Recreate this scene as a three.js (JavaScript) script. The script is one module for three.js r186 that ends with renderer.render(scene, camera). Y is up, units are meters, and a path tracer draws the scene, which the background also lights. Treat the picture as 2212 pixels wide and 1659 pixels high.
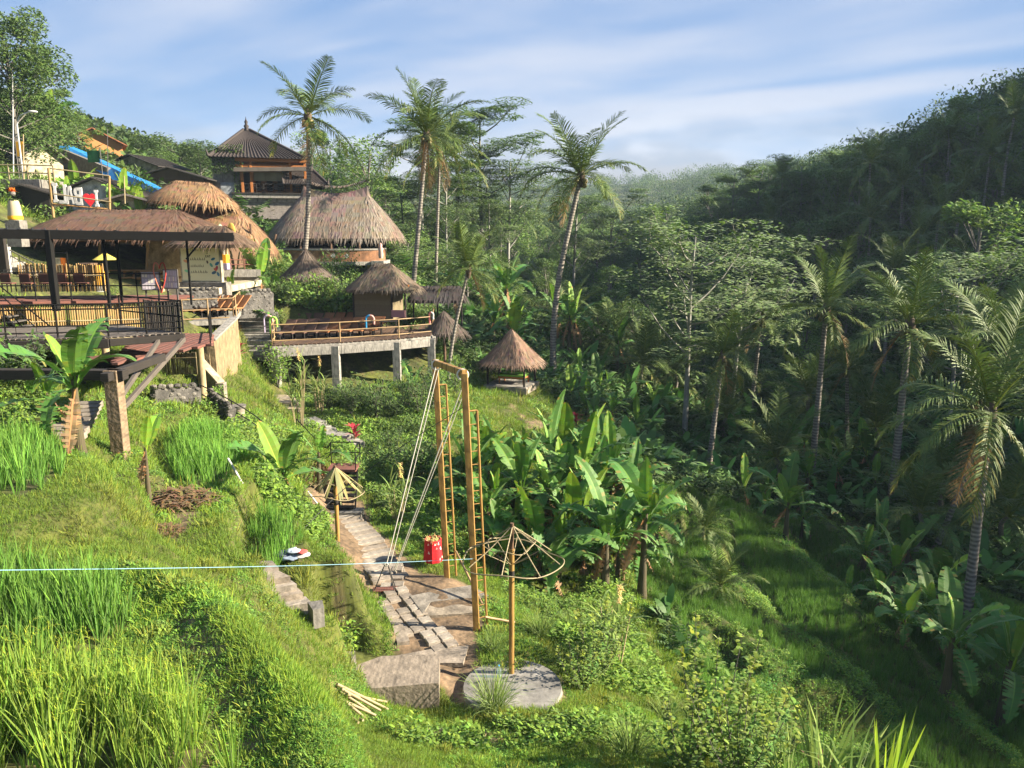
import * as THREE from 'three';
import { mergeGeometries } from 'three/addons/utils/BufferGeometryUtils.js';
import { FontLoader } from 'three/addons/loaders/FontLoader.js';
import { TextGeometry } from 'three/addons/geometries/TextGeometry.js';

// ---------------------------------------------------------------- camera, sky, sun, exposure
const scene = new THREE.Scene();
const V3 = THREE.Vector3, PI = Math.PI, rad = (d) => d * PI / 180;
const FOCAL = 1671, PITCH = rad(11.15);
const camera = new THREE.PerspectiveCamera(2 * Math.atan(829.5 / FOCAL) * 180 / PI, 4 / 3, 0.1, 3000);
camera.rotation.x = -PITCH;
const renderer = new THREE.WebGLRenderer({ antialias: true });
renderer.toneMapping = THREE.LinearToneMapping;
renderer.toneMappingExposure = 4.0;
renderer.shadowMap.enabled = true;
const SUN = new V3(Math.sin(rad(93)), Math.tan(rad(25)), -Math.cos(rad(93))).normalize();
const sun = new THREE.DirectionalLight(new THREE.Color().setRGB(1, 0.89, 0.7), 5);
sun.name = 'sun';
sun.position.copy(SUN).multiplyScalar(200);
sun.castShadow = true;
Object.assign(sun.shadow.camera, { left: -120, right: 120, top: 120, bottom: -120, near: 1, far: 500 });
sun.shadow.mapSize.set(4096, 4096);
scene.add(sun, sun.target);

let seedState = 1;
const reseed = (s) => { seedState = s | 0; };
const rnd = () => { seedState = (seedState + 0x6d2b79f5) | 0; let t = Math.imul(seedState ^ (seedState >>> 15), 1 | seedState); t = (t + Math.imul(t ^ (t >>> 7), 61 | t)) ^ t; return ((t ^ (t >>> 14)) >>> 0) / 4294967296; };
const rr = (a, b) => a + (b - a) * rnd();
const clamp = THREE.MathUtils.clamp, lerp = THREE.MathUtils.lerp;
const sstep = (a, b, x) => { const t = clamp((x - a) / (b - a), 0, 1); return t * t * (3 - 2 * t); };
const hash2 = (x, y, s = 0) => { let h = Math.imul(x | 0, 374761393) ^ Math.imul(y | 0, 668265263) ^ Math.imul(s | 0, 2147483647); h = Math.imul(h ^ (h >>> 13), 1274126177); return ((h ^ (h >>> 16)) >>> 0) / 4294967296; };
const vnoise = (x, y, s = 0, per = 0) => {
  const ix = Math.floor(x), iy = Math.floor(y), fx = x - ix, fy = y - iy, u = fx * fx * (3 - 2 * fx), v = fy * fy * (3 - 2 * fy);
  const w = (k) => per ? ((k % per) + per) % per : k;
  return lerp(lerp(hash2(w(ix), w(iy), s), hash2(w(ix + 1), w(iy), s), u), lerp(hash2(w(ix), w(iy + 1), s), hash2(w(ix + 1), w(iy + 1), s), u), v);
};
const fbm = (x, y, s = 0, oct = 5, per = 0) => { let a = 0.5, t = 0, n = 0; for (let i = 0; i < oct; i++) { t += a * vnoise(x, y, s + i * 17, per); n += a; x *= 2; y *= 2; per *= 2; a *= 0.5; } return t / n; };

{ // the sky: thin high cloud drawn out in streaks over blue air, a low bank of cloud all round the horizon
  const W = 2048, H = 1024, data = new Float32Array(W * H * 4);
  for (let j = 0; j < H; j++) {
    const el = ((j + 0.5) / H - 0.5) * PI, y = Math.sin(el);
    for (let i = 0; i < W; i++) {
      const az = ((i + 0.5) / W - 0.5) * 2 * PI, x = Math.cos(az) * Math.cos(el), z = Math.sin(az) * Math.cos(el);
      const e = Math.max(0, y);
      let c = [lerp(0.10, 0.40, Math.exp(-e * 5.2)), lerp(0.26, 0.66, Math.exp(-e * 4.6)), lerp(0.62, 0.98, Math.exp(-e * 3.6))];
      // streaks of cirrus on a flat high layer
      const k = 1 / (e + 0.12), px = x * k, pz = z * k, a = 0.5, ux = px * Math.cos(a) + pz * Math.sin(a), uz = -px * Math.sin(a) + pz * Math.cos(a);
      const wob = fbm(ux * 0.5 + 3, uz * 0.5, 5, 3) * 1.6;
      let ci = fbm(ux * 0.7 + wob * 0.5, uz * 2.3 + wob * 1.3, 11, 6) * 0.7 + fbm(ux * 0.5 + 9, uz * 0.8 + 4, 31, 4) * 0.6;
      ci = 0.12 + sstep(0.5, 0.88, ci) * 0.7;
      // the bank near the horizon
      const lo = fbm(Math.cos(az) * 5 + 20, Math.sin(az) * 5 + el * 22, 71, 6), lump = fbm(Math.cos(az) * 13 + 20, Math.sin(az) * 13 + el * 46, 91, 5);
      const lowness = 1 - sstep(0.015, 0.17, el + (lo - 0.5) * 0.16);
      const bank = clamp(sstep(0.30, 0.58, lo * 0.75 + lump * 0.25 + lowness * 0.16) * lowness * 1.15, 0, 0.93);
      const white = [0.78, 0.82, 0.94], bw = lerp(0.74, 1.12, sstep(0.38, 0.66, lump));
      const bankc = [0.78 * bw, 0.80 * bw, 0.87 * bw];
      for (let n = 0; n < 3; n++) { c[n] = lerp(c[n], white[n], ci); c[n] = lerp(c[n], bankc[n], bank); if (el < 0) c[n] = lerp(c[n], [0.3, 0.36, 0.4][n], sstep(0, -0.1, el)); data[(j * W + i) * 4 + n] = c[n] * 0.243; }
      data[(j * W + i) * 4 + 3] = 1;
    }
  }
  const sky = new THREE.DataTexture(data, W, H, THREE.RGBAFormat, THREE.FloatType);
  sky.mapping = THREE.EquirectangularReflectionMapping; sky.magFilter = THREE.LinearFilter; sky.needsUpdate = true;
  scene.background = sky; scene.environment = sky;
}
scene.fog = new THREE.FogExp2(new THREE.Color().setRGB(0.62, 0.80, 1.0), 0.00028);

// ---------------------------------------------------------------- helpers
const TP = Math.sin(PITCH), CP = Math.cos(PITCH);
function ray(u, v) { const a = (u - 1106) / FOCAL, b = -(v - 829.5) / FOCAL; return new V3(a, b * CP - TP, -b * TP - CP); }
const at = (u, v, d) => { const r = ray(u, v); return r.multiplyScalar(d / -r.z); };      // the point that lies d metres ahead
const gh = (u, v, h) => { const r = ray(u, v); return r.multiplyScalar(-h / r.y); };        // the point that lies h metres below the eye
const C = (r, g, b) => new THREE.Color().setRGB(r, g, b);
const ordinal = (n) => { const a = ['', 'first', 'second', 'third', 'fourth', 'fifth', 'sixth', 'seventh', 'eighth', 'ninth', 'tenth', 'eleventh', 'twelfth', 'thirteenth', 'fourteenth', 'fifteenth', 'sixteenth', 'seventeenth', 'eighteenth', 'nineteenth', 'twentieth']; return n <= 20 ? a[n] : n % 10 === 0 ? ['', '', '', 'thirtieth', 'fortieth', 'fiftieth'][n / 10] : ['', '', 'twenty-', 'thirty-', 'forty-', 'fifty-'][Math.floor(n / 10)] + a[n % 10]; };
const used = {};
const numbered = (n) => { const k = used[n] ?? -1; used[n] = k + 1; return k < 0 ? n : n + '_' + String(k + 1).padStart(3, '0'); };
function tag(o, label, category, group, kind = 'thing') { Object.assign(o.userData, { label, category }); if (group) o.userData.group = group; if (kind) o.userData.kind = kind; return o; }
function thing(name, label, category, p, turn = 0, group) {
  const o = new THREE.Group(); o.name = numbered(name); scene.add(o);
  if (p) o.position.copy(p); o.rotation.y = turn; return tag(o, label, category, group);
}
function mesh(name, geo, mat, parent) {
  const g = Array.isArray(geo) ? merge(geo) : geo;
  const m = new THREE.Mesh(g, mat); m.castShadow = m.receiveShadow = true;
  m.name = parent ? name : numbered(name); (parent || scene).add(m); return m;
}
function struct(name, geo, mat) { const m = mesh(name, geo, mat); m.userData.kind = 'structure'; return m; }
function merge(list) {
  const gs = list.map((g) => { const k = g.index ? g.toNonIndexed() : g; if (!k.attributes.normal) k.computeVertexNormals(); if (!k.attributes.uv) k.setAttribute('uv', new THREE.BufferAttribute(new Float32Array(k.attributes.position.count * 2), 2)); for (const n of Object.keys(k.attributes)) if (!['position', 'normal', 'uv'].includes(n)) k.deleteAttribute(n); return k; });
  return gs.length === 1 ? gs[0] : mergeGeometries(gs);
}
function metric(g, s = 1) { // uv in metres from the face each triangle lies on
  const k = g.index ? g.toNonIndexed() : g, p = k.attributes.position, uv = new Float32Array(p.count * 2), a = new V3(), b = new V3(), c = new V3(), n = new V3();
  for (let i = 0; i < p.count; i += 3) {
    a.fromBufferAttribute(p, i); b.fromBufferAttribute(p, i + 1); c.fromBufferAttribute(p, i + 2);
    n.crossVectors(b.clone().sub(a), c.clone().sub(a)); const x = Math.abs(n.x), y = Math.abs(n.y), z = Math.abs(n.z);
    [a, b, c].forEach((q, m) => { const [s0, t0] = y > x && y > z ? [q.x, q.z] : x > z ? [q.z, q.y] : [q.x, q.y]; uv[(i + m) * 2] = s0 * s; uv[(i + m) * 2 + 1] = t0 * s; });
  }
  k.setAttribute('uv', new THREE.BufferAttribute(uv, 2)); return k;
}
const tmp = new THREE.Object3D();
function put(g, x, y, z, ry = 0, rx = 0, rz = 0) { tmp.position.set(x, y, z); tmp.rotation.set(rx, ry, rz, 'YXZ'); tmp.scale.set(1, 1, 1); tmp.updateMatrix(); return g.applyMatrix4(tmp.matrix); }
function box(w, h, d, x = 0, y = 0, z = 0, ry = 0, rx = 0, rz = 0) { // a box with small chamfers on its long edges
  return put(metric(chamfer(w, h, d)), x, y, z, ry, rx, rz);
}
function chamfer(w, h, d, c = Math.min(0.012, w * 0.2, h * 0.2, d * 0.2)) {
  const pts = [], X = w / 2, Y = h / 2, Z = d / 2;
  const s = new THREE.BoxGeometry(w, h, d);
  // push each corner in along every axis to get the 24 corners of a chamfered box
  const v = [], idx = (sx, sy, sz, ax) => { const p = [sx * (X - (ax === 0 ? 0 : c)), sy * (Y - (ax === 1 ? 0 : c)), sz * (Z - (ax === 2 ? 0 : c))]; return p; };
  const tri = (a, b, e, out) => { const A = new V3(...a), B = new V3(...b), E = new V3(...e), n = new V3().crossVectors(B.clone().sub(A), E.clone().sub(A)); if (n.dot(A.clone().add(B).add(E)) < 0) pts.push(...a, ...e, ...b); else pts.push(...a, ...b, ...e); };
  const quad = (a, b, e, f) => { tri(a, b, e); tri(a, e, f); };
  for (const ax of [0, 1, 2]) for (const sg of [-1, 1]) { // faces
    const q = [[-1, -1], [1, -1], [1, 1], [-1, 1]].map(([m, n]) => { const o = [0, 0, 0]; o[ax] = sg; o[(ax + 1) % 3] = m; o[(ax + 2) % 3] = n; return idx(...o, ax); });
    quad(...q);
  }
  for (const ax of [0, 1, 2]) for (const m of [-1, 1]) for (const n of [-1, 1]) { // edges along ax
    const b1 = (ax + 1) % 3, b2 = (ax + 2) % 3, P = (s2, f) => { const o = [0, 0, 0]; o[ax] = s2; o[b1] = m; o[b2] = n; return idx(...o, f); };
    quad(P(-1, b1), P(1, b1), P(1, b2), P(-1, b2));
  }
  for (const a of [-1, 1]) for (const b of [-1, 1]) for (const e of [-1, 1]) tri(idx(a, b, e, 0), idx(a, b, e, 1), idx(a, b, e, 2));
  const g = new THREE.BufferGeometry(); g.setAttribute('position', new THREE.BufferAttribute(new Float32Array(pts), 3)); g.computeVertexNormals(); return g;
}
const UPV = new V3(0, 1, 0);
function bar(p, q, r, r2 = r, seg = 7) { // round bar between two points
  const d = q.clone().sub(p), L = d.length(), g = new THREE.CylinderGeometry(r2, r, L, seg, 1, false);
  tmp.position.copy(p).addScaledVector(d, 0.5); tmp.quaternion.setFromUnitVectors(UPV, d.divideScalar(L)); tmp.scale.set(1, 1, 1); tmp.updateMatrix(); return g.applyMatrix4(tmp.matrix);
}
function beam(p, q, w, h, roll = 0) { // squared timber or tube between two points; w across, h up
  const d = q.clone().sub(p), L = d.length(), z = d.clone().normalize(), x = new V3().crossVectors(Math.abs(z.y) > 0.95 ? new V3(0, 0, 1) : UPV, z).normalize(), y = new V3().crossVectors(z, x);
  const m = new THREE.Matrix4().makeBasis(x, y, z).setPosition(p.clone().addScaledVector(d, 0.5));
  return metric(chamfer(w, h, L)).applyMatrix4(m);
}
function tube(pts, r, seg = 24, rs = 6) { return new THREE.TubeGeometry(new THREE.CatmullRomCurve3(pts), seg, r, rs, false); }
const v3 = (x, y, z) => new V3(x, y, z);

// ---------------------------------------------------------------- textures and materials
function tex(n, fn, srgb = true) {
  const d = new Uint8Array(n * n * 4);
  for (let j = 0; j < n; j++) for (let i = 0; i < n; i++) { const c = fn(i / n, j / n); const o = (j * n + i) * 4; d[o] = clamp(c[0], 0, 1) * 255; d[o + 1] = clamp(c[1] ?? c[0], 0, 1) * 255; d[o + 2] = clamp(c[2] ?? c[0], 0, 1) * 255; d[o + 3] = 255; }
  const t = new THREE.DataTexture(d, n, n); t.wrapS = t.wrapT = THREE.RepeatWrapping; t.magFilter = THREE.LinearFilter; t.minFilter = THREE.LinearMipmapLinearFilter; t.generateMipmaps = true;
  if (srgb) t.colorSpace = THREE.SRGBColorSpace; t.needsUpdate = true; return t;
}
const rep = (t, x, y = x) => { const c = t.clone(); c.repeat.set(x, y); c.needsUpdate = true; return c; };
const grey = (v) => [v, v, v];
const T = {};
T.blotch = tex(256, (x, y) => { const a = fbm(x * 4, y * 4, 3, 6, 4), b = fbm(x * 24, y * 24, 9, 3, 24); return grey(0.52 + 0.55 * a * 0.9 + 0.22 * (b - 0.5)); });
T.grain = tex(256, (x, y) => grey(0.55 + 0.5 * (fbm(x * 4, y * 64, 13, 4, 4) - 0.1) * 0.8 + 0.1 * vnoise(x * 128, y * 8, 3, 8)));
T.grainV = tex(256, (x, y) => grey(0.6 + 0.45 * (fbm(x * 48, y * 3, 17, 4, 3) - 0.1) * 0.8));
T.bumpy = tex(256, (x, y) => grey(fbm(x * 16, y * 16, 23, 5, 16)), false);
T.soil = tex(256, (x, y) => { const a = fbm(x * 6, y * 6, 43, 6, 6), b = fbm(x * 40, y * 40, 47, 3, 40); return [0.5 + 0.5 * a + 0.4 * (b - 0.5), 0.49 + 0.5 * a + 0.38 * (b - 0.5), 0.47 + 0.48 * a + 0.36 * (b - 0.5)]; });
T.ring = tex(128, (x, y) => { const r = Math.sin(y * PI * 2 * 12 + fbm(x * 4, y * 4, 3, 2, 4) * 2.5); return grey(0.72 + 0.14 * r + 0.34 * (fbm(x * 8, y * 24, 5, 4, 8) - 0.5)); });
T.streak = tex(256, (x, y) => { const s = fbm(x * 20, y * 1.2, 61, 5, 20), b = fbm(x * 5, y * 5, 63, 5, 5); return grey(0.45 + 0.42 * s + 0.42 * b); });
const std = (c, o = {}) => new THREE.MeshStandardMaterial({ color: c, roughness: 0.85, ...o });
const leafy = (c, tr = 0.4, o = {}) => new THREE.MeshPhysicalMaterial({ color: c, roughness: 0.9, transmission: tr, thickness: 0, side: THREE.DoubleSide, vertexColors: true, specularIntensity: 0.5, ...o });
const M = {
  concrete: std(C(0.30, 0.28, 0.25), { map: T.streak, bumpMap: T.bumpy, bumpScale: 0.01 }),
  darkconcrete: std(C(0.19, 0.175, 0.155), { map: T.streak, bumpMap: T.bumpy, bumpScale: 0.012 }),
  plaster: std(C(0.52, 0.40, 0.22), { map: T.blotch }),
  white: std(C(0.78, 0.77, 0.74), { map: T.blotch }),
  cream: std(C(0.60, 0.52, 0.36), { map: T.blotch }),
  stone: std(C(0.26, 0.24, 0.21), { map: T.blotch, bumpMap: T.bumpy, bumpScale: 0.02 }),
  paver: std(C(0.40, 0.33, 0.26), { map: T.blotch, bumpMap: T.bumpy, bumpScale: 0.008 }),
  paverdark: std(C(0.31, 0.26, 0.21), { map: T.blotch, bumpMap: T.bumpy, bumpScale: 0.008 }),
  timber: std(C(0.20, 0.11, 0.06), { map: T.grain }),
  greytimber: std(C(0.17, 0.14, 0.115), { map: T.grain }),
  darktimber: std(C(0.035, 0.026, 0.02), { map: T.grain }),
  orangewood: std(C(0.66, 0.235, 0.055), { map: T.grainV }),
  pine: std(C(0.55, 0.30, 0.10), { map: T.grain }),
  bamboo: std(C(0.60, 0.37, 0.13), { map: T.grainV, roughness: 0.6 }),
  bamboopale: std(C(0.55, 0.44, 0.24), { map: T.grainV, roughness: 0.6 }),
  bamboomat: std(C(0.30, 0.235, 0.13), { map: T.grain }),
  blacksteel: new THREE.MeshPhysicalMaterial({ color: C(0.010, 0.0095, 0.009), roughness: 0.8, specularIntensity: 0.25 }),
  greysteel: std(C(0.11, 0.10, 0.095), { roughness: 0.55, metalness: 0.3 }),
  gold: std(C(0.36, 0.20, 0.05), { roughness: 0.6, map: T.streak, bumpMap: T.bumpy, bumpScale: 0.004 }),
  goldrail: std(C(0.50, 0.33, 0.16), { roughness: 0.55, map: T.blotch }),
  redboard: std(C(0.28, 0.105, 0.075), { map: T.grain }),
  rope: std(C(0.62, 0.58, 0.50)),
  bluerope: std(C(0.20, 0.36, 0.46)),
  blacktube: std(C(0.012, 0.012, 0.013), { roughness: 0.5 }),
  tile: std(C(0.035, 0.025, 0.022), { roughness: 0.8 }),
  straw: std(C(0.235, 0.155, 0.095), { vertexColors: true, roughness: 0.95 }),
  trunk: std(C(0.34, 0.30, 0.25), { map: T.ring, bumpMap: T.ring, bumpScale: 0.02 }),
  bark: std(C(0.21, 0.19, 0.165), { map: T.blotch, bumpMap: T.bumpy, bumpScale: 0.02 }),
  pale: std(C(0.36, 0.35, 0.31), { map: T.blotch }),
  stalk: std(C(0.15, 0.12, 0.06), { map: T.grainV, bumpMap: T.grainV, bumpScale: 0.01 }),
  red: std(C(0.60, 0.012, 0.02), { roughness: 0.7 }),
  yellow: std(C(0.80, 0.38, 0.015), { roughness: 0.8 }),
  orange: std(C(0.75, 0.18, 0.015), { roughness: 0.8 }),
  green: std(C(0.02, 0.17, 0.045)),
  blue: std(C(0.02, 0.27, 0.72), { roughness: 0.55 }),
  cloth: std(C(0.40, 0.34, 0.22)),
  glass: new THREE.MeshPhysicalMaterial({ color: C(0.75, 0.9, 1), roughness: 0.08, transmission: 0.9, thickness: 0 }),
};
const L = { // leaves
  grass: leafy(C(0.225, 0.335, 0.032), 0.42), rice: leafy(C(0.125, 0.265, 0.03), 0.42), riper: leafy(C(0.21, 0.33, 0.035), 0.4),
  palm: leafy(C(0.10, 0.155, 0.028), 0.32, { roughness: 0.62 }), palmdead: leafy(C(0.20, 0.135, 0.06), 0.25),
  banana: leafy(C(0.085, 0.20, 0.03), 0.42, { roughness: 0.6 }), bananabright: leafy(C(0.20, 0.36, 0.03), 0.45, { roughness: 0.65 }), bananadry: leafy(C(0.19, 0.125, 0.065), 0.2),
  feather: leafy(C(0.13, 0.225, 0.03), 0.4), broad: leafy(C(0.075, 0.135, 0.022), 0.32), shrub: leafy(C(0.14, 0.235, 0.035), 0.38), cover: leafy(C(0.17, 0.29, 0.03), 0.38),
  red: leafy(C(0.42, 0.03, 0.05), 0.35), bronze: leafy(C(0.12, 0.05, 0.03), 0.3), fern: leafy(C(0.075, 0.165, 0.03), 0.35),
};
// ---------------------------------------------------------------- the lie of the land
const CP_ = []; // control points of the ground, in metres
const cp = (x, y, z) => CP_.push([x, y, z]);
const cg = (u, v, h) => { const p = gh(u, v, h); cp(p.x, p.y, p.z); return p; };
const cd = (u, v, d) => { const p = at(u, v, d); cp(p.x, p.y, p.z); return p; };
// near the eye
[[-3, -4.7, -1], [-8, -4.4, -2], [0, -5.4, 1], [4, -7, 0], [9, -10, 0], [16, -14, -2], [-16, -3, -3], [0.6, -7.6, -8], [2.4, -7.2, -8], [4.5, -7.2, -8.6], [7, -7.6, -8.6], [10.5, -11, -8], [18, -14.5, -10]].forEach((p) => cp(...p));
// rice terraces on the left and the lip of the bank below them
[[60, 1655, 4.75], [300, 1640, 4.75], [430, 1600, 4.75], [60, 1450, 4.65], [250, 1440, 4.65], [420, 1460, 4.7], [500, 1620, 4.8], [480, 1480, 4.72], [60, 1300, 4.6], [250, 1300, 4.6], [350, 1290, 4.62],
  [60, 1180, 4.5], [200, 1190, 4.55], [20, 1110, 4.3], [100, 1100, 4.35], [20, 1000, 4.3], [120, 1000, 4.35], [0, 950, 4.3], [180, 1060, 4.5], [250, 1090, 4.85], [290, 1040, 5.1], [310, 1130, 5.2], [330, 1190, 5.3],
  [345, 1105, 6.0], [430, 1090, 6.05], [400, 1150, 6.0], [480, 1150, 6.15], [520, 1200, 6.2], [450, 1230, 5.8], [520, 1255, 6.0],
  [370, 950, 5.9], [500, 950, 6.0], [520, 1030, 6.1], [400, 1030, 6.0], [560, 1050, 6.5], [600, 1100, 7.0], [645, 1150, 7.6], [680, 1120, 8.6],
  [560, 1190, 6.9], [630, 1180, 7.0], [600, 1130, 7.05], [660, 1215, 7.05], [720, 1205, 7.2], [735, 1225, 7.5], [700, 1300, 7.35], [730, 1290, 7.7], [775, 1345, 8.5], [800, 1300, 9.2], [782, 1262, 9.2], [818, 1350, 9.22], [768, 1225, 9.15], [740, 1405, 8.8], [830, 1400, 9.15], [600, 1250, 6.95], [620, 1330, 7.2], [690, 1380, 8.2]].forEach((p) => cg(...p));
for (const [u, v, h] of [[470, 1320, 4.85], [540, 1395, 4.8], [610, 1480, 4.85], [690, 1570, 4.95], [750, 1650, 5.05]]) { const p = cg(u, v, h); cp(p.x + 0.75, p.y - 1.3, p.z - 0.35); cp(p.x + 1.5, p.y - 2.5, p.z - 0.8); }
// the yard with the swing and its path
for (const p of [[-3.1, -9.2, -17.6], [-3.9, -9.15, -19], [-2.3, -9.25, -16.1]]) cp(...p);
[[940, 1410, 9.3], [900, 1340, 9.25], [840, 1285, 9.2], [860, 1230, 9.15], [800, 1180, 9.1], [745, 1130, 9.0], [730, 1105, 8.95], [960, 1250, 9.15], [1020, 1360, 9.27], [1050, 1290, 9.2], [900, 1260, 9.2], [860, 1440, 9.25], [820, 1520, 9.6], [930, 1530, 9.5], [1105, 1480, 9.35], [1020, 1500, 9.35], [1200, 1500, 9.4], [1100, 1400, 9.3],
  [1150, 1400, 9.35], [1060, 1290, 9.2], [1130, 1310, 10.1], [1200, 1330, 10.5], [1300, 1330, 10.9], [1300, 1480, 10.0], [1400, 1500, 10.7], [840, 1600, 8.6], [760, 1560, 8.2], [1000, 1600, 8.75], [1000, 1655, 8.4], [1200, 1640, 8.7], [1300, 1600, 9.3], [1450, 1640, 9.7], [1600, 1655, 10.5],
  // terraces on the right, below
  [1400, 1330, 11.3], [1500, 1400, 11.8], [1600, 1550, 11.8], [1750, 1600, 12.3], [1900, 1600, 12.9], [2100, 1550, 13.5], [2200, 1640, 13.6], [1700, 1400, 12.3], [1850, 1400, 12.7], [1650, 1300, 12.3], [1800, 1280, 12.9],
  [1350, 1020, 9.9], [1430, 1030, 10.6], [1480, 1100, 11.5], [1400, 1120, 10.8], [1350, 1200, 11.1], [1500, 1200, 12.0], [1600, 1180, 12.6], [1700, 1180, 13.2], [1560, 1080, 12.4],
  [1480, 990, 13.2], [1530, 1040, 13.6], [1750, 1060, 14.2], [1925, 1090, 14.1], [2085, 1370, 14.4], [2200, 1300, 14.8], [2200, 1100, 14.4], [1650, 900, 13.5], [1400, 900, 12], [1300, 880, 10.8], [1900, 950, 13.7],
  [1010, 1240, 9.9], [1050, 1200, 10.2], [1150, 1230, 10.6], [1250, 1200, 10.9], [1000, 1100, 9.8], [1100, 1050, 9.8], [1200, 1050, 10.4], [1200, 930, 9.4], [1260, 950, 9.5], [1290, 990, 10.5], [1100, 960, 9.4],
  [1050, 842, 8.5], [1150, 842, 8.5], [1100, 870, 8.6], [1190, 860, 9.2], [1210, 900, 10.0], [1000, 750, 6.6], [1030, 800, 7.8], [640, 842, 7.6], [720, 842, 7.7], [860, 832, 7.7], [925, 832, 7.6],
  [700, 900, 8.1], [850, 900, 8.2], [950, 940, 8.4], [900, 960, 8.5], [700, 960, 8.3], [850, 1000, 8.7], [940, 1010, 9.0], [800, 1050, 8.9], [900, 1100, 9.3], [900, 1170, 9.4],
  [650, 662, 4.1], [800, 662, 4.3], [700, 620, 3.6], [850, 620, 3.9], [900, 645, 4.6], [960, 650, 5.4], [600, 580, 2.9], [820, 592, 3.3], [530, 690, 4.6], [500, 700, 4.8], [560, 800, 6.7], [600, 870, 7.8], [655, 920, 8.2]].forEach((p) => cg(...p));
// under the big timber platform and up the village hill
[[20, 800, 19], [60, 900, 18.5], [130, 860, 19], [250, 965, 20], [200, 900, 21], [330, 880, 23.5], [400, 880, 25], [460, 880, 27], [450, 790, 29], [480, 740, 33], [100, 700, 29.5], [300, 700, 30.5], [420, 690, 33], [480, 660, 36.5], [50, 600, 35], [300, 600, 37], [150, 560, 37], [440, 600, 41], [100, 490, 43], [300, 480, 47], [430, 520, 50], [100, 400, 58], [0, 360, 58], [220, 380, 68], [350, 400, 80], [470, 450, 75], [600, 470, 76], [700, 540, 80]].forEach((p) => cd(...p));
// hills and the far valley
[[-28, 3, -28], [-40, 8, -45], [-60, 14, -60], [-85, 20, -100], [-45, 9, -110], [-60, 10, -15], [-25, 0, -12], [-30, 2, -130], [-10, -5, -85], [-4, -6.5, -70], [3, -8, -62], [8, -11, -60], [20, -15.5, -70], [14, -13, -100], [10, -13, -150], [0, -12, -230], [60, 4, -260], [-60, 3, -230], [-20, -6, -150], [100, 10, -330], [-100, 12, -330], [0, -6, -340], [0, 6, -440], [-200, 30, -200], [-200, 40, -450], [200, 40, -450],
  [32, -13, -52], [40, -11, -55], [52, -5, -62], [72, 10, -64], [95, 29, -66], [47, -8, -95], [64, -2, -98], [90, 26, -100], [108, 30, -135], [42, -6, -135], [58, -0.5, -150], [36, -5, -190], [120, 46, -110], [160, 52, -160], [30, -14.6, -32], [38, -12, -30], [46, -6.8, -28], [60, 1.0, -30], [78, 9.6, -30], [100, 22, -32], [130, 32, -32], [26, -14.6, -12], [38, -11.5, -10], [46, -6.8, -8], [60, 1.0, -8], [90, 15.5, -6], [130, 32, 0], [40, -10, 20], [80, 10, 30], [180, 30, -30], [250, 45, -100], [330, 60, -200], [260, 50, 60]].forEach((p) => cp(...p));
{ // solve for a surface through all of them
  const n = CP_.length, N = n + 3, A = [];
  for (let i = 0; i < n; i++) { const r = new Float64Array(N + 1); for (let j = 0; j < n; j++) r[j] = i === j ? 0.02 : Math.hypot(CP_[i][0] - CP_[j][0], CP_[i][2] - CP_[j][2]); r[n] = 1; r[n + 1] = CP_[i][0]; r[n + 2] = CP_[i][2]; r[N] = CP_[i][1]; A.push(r); }
  for (let k = 0; k < 3; k++) { const r = new Float64Array(N + 1); for (let j = 0; j < n; j++) r[j] = k === 0 ? 1 : CP_[j][k === 1 ? 0 : 2]; A.push(r); }
  for (let c = 0; c < N; c++) {
    let b = c; for (let r = c + 1; r < N; r++) if (Math.abs(A[r][c]) > Math.abs(A[b][c])) b = r;
    [A[c], A[b]] = [A[b], A[c]];
    for (let r = c + 1; r < N; r++) { const f = A[r][c] / A[c][c]; if (f) for (let k = c; k <= N; k++) A[r][k] -= f * A[c][k]; }
  }
  const w = new Float64Array(N);
  for (let r = N - 1; r >= 0; r--) { let s = A[r][N]; for (let k = r + 1; k < N; k++) s -= A[r][k] * w[k]; w[r] = s / A[r][r]; }
  CP_.w = w;
}
function H0(x, z) { const w = CP_.w, n = CP_.length; let s = w[n] + w[n + 1] * x + w[n + 2] * z; for (let i = 0; i < n; i++) { const p = CP_[i], a = x - p[0], b = z - p[2]; s += w[i] * Math.sqrt(a * a + b * b); } return s; }
const inPoly = (P, x, z) => { let c = false; for (let i = 0, j = P.length - 1; i < P.length; j = i++) { const [a, b] = P[i], [e, f] = P[j]; if ((b > z) !== (f > z) && x < (e - a) * (z - b) / (f - b) + a) c = !c; } return c; };
const polyOf = (list) => list.map(([u, v, h]) => { const p = gh(u, v, h); return [p.x, p.z]; });
const edgeDist = (P, x, z) => { let m = 1e9; for (let i = 0, j = P.length - 1; i < P.length; j = i++) { const [a, b] = P[i], [e, f] = P[j], dx = e - a, dz = f - b, t = clamp(((x - a) * dx + (z - b) * dz) / (dx * dx + dz * dz), 0, 1); m = Math.min(m, Math.hypot(x - a - t * dx, z - b - t * dz)); } return m; };
const segDist = (P, x, z) => { let m = 1e9; for (let i = 1; i < P.length; i++) { const [a, b] = P[i - 1], [e, f] = P[i], dx = e - a, dz = f - b, t = clamp(((x - a) * dx + (z - b) * dz) / (dx * dx + dz * dz), 0, 1); m = Math.min(m, Math.hypot(x - a - t * dx, z - b - t * dz)); } return m; };
const KEEP = []; // footprints where nothing grows
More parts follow.
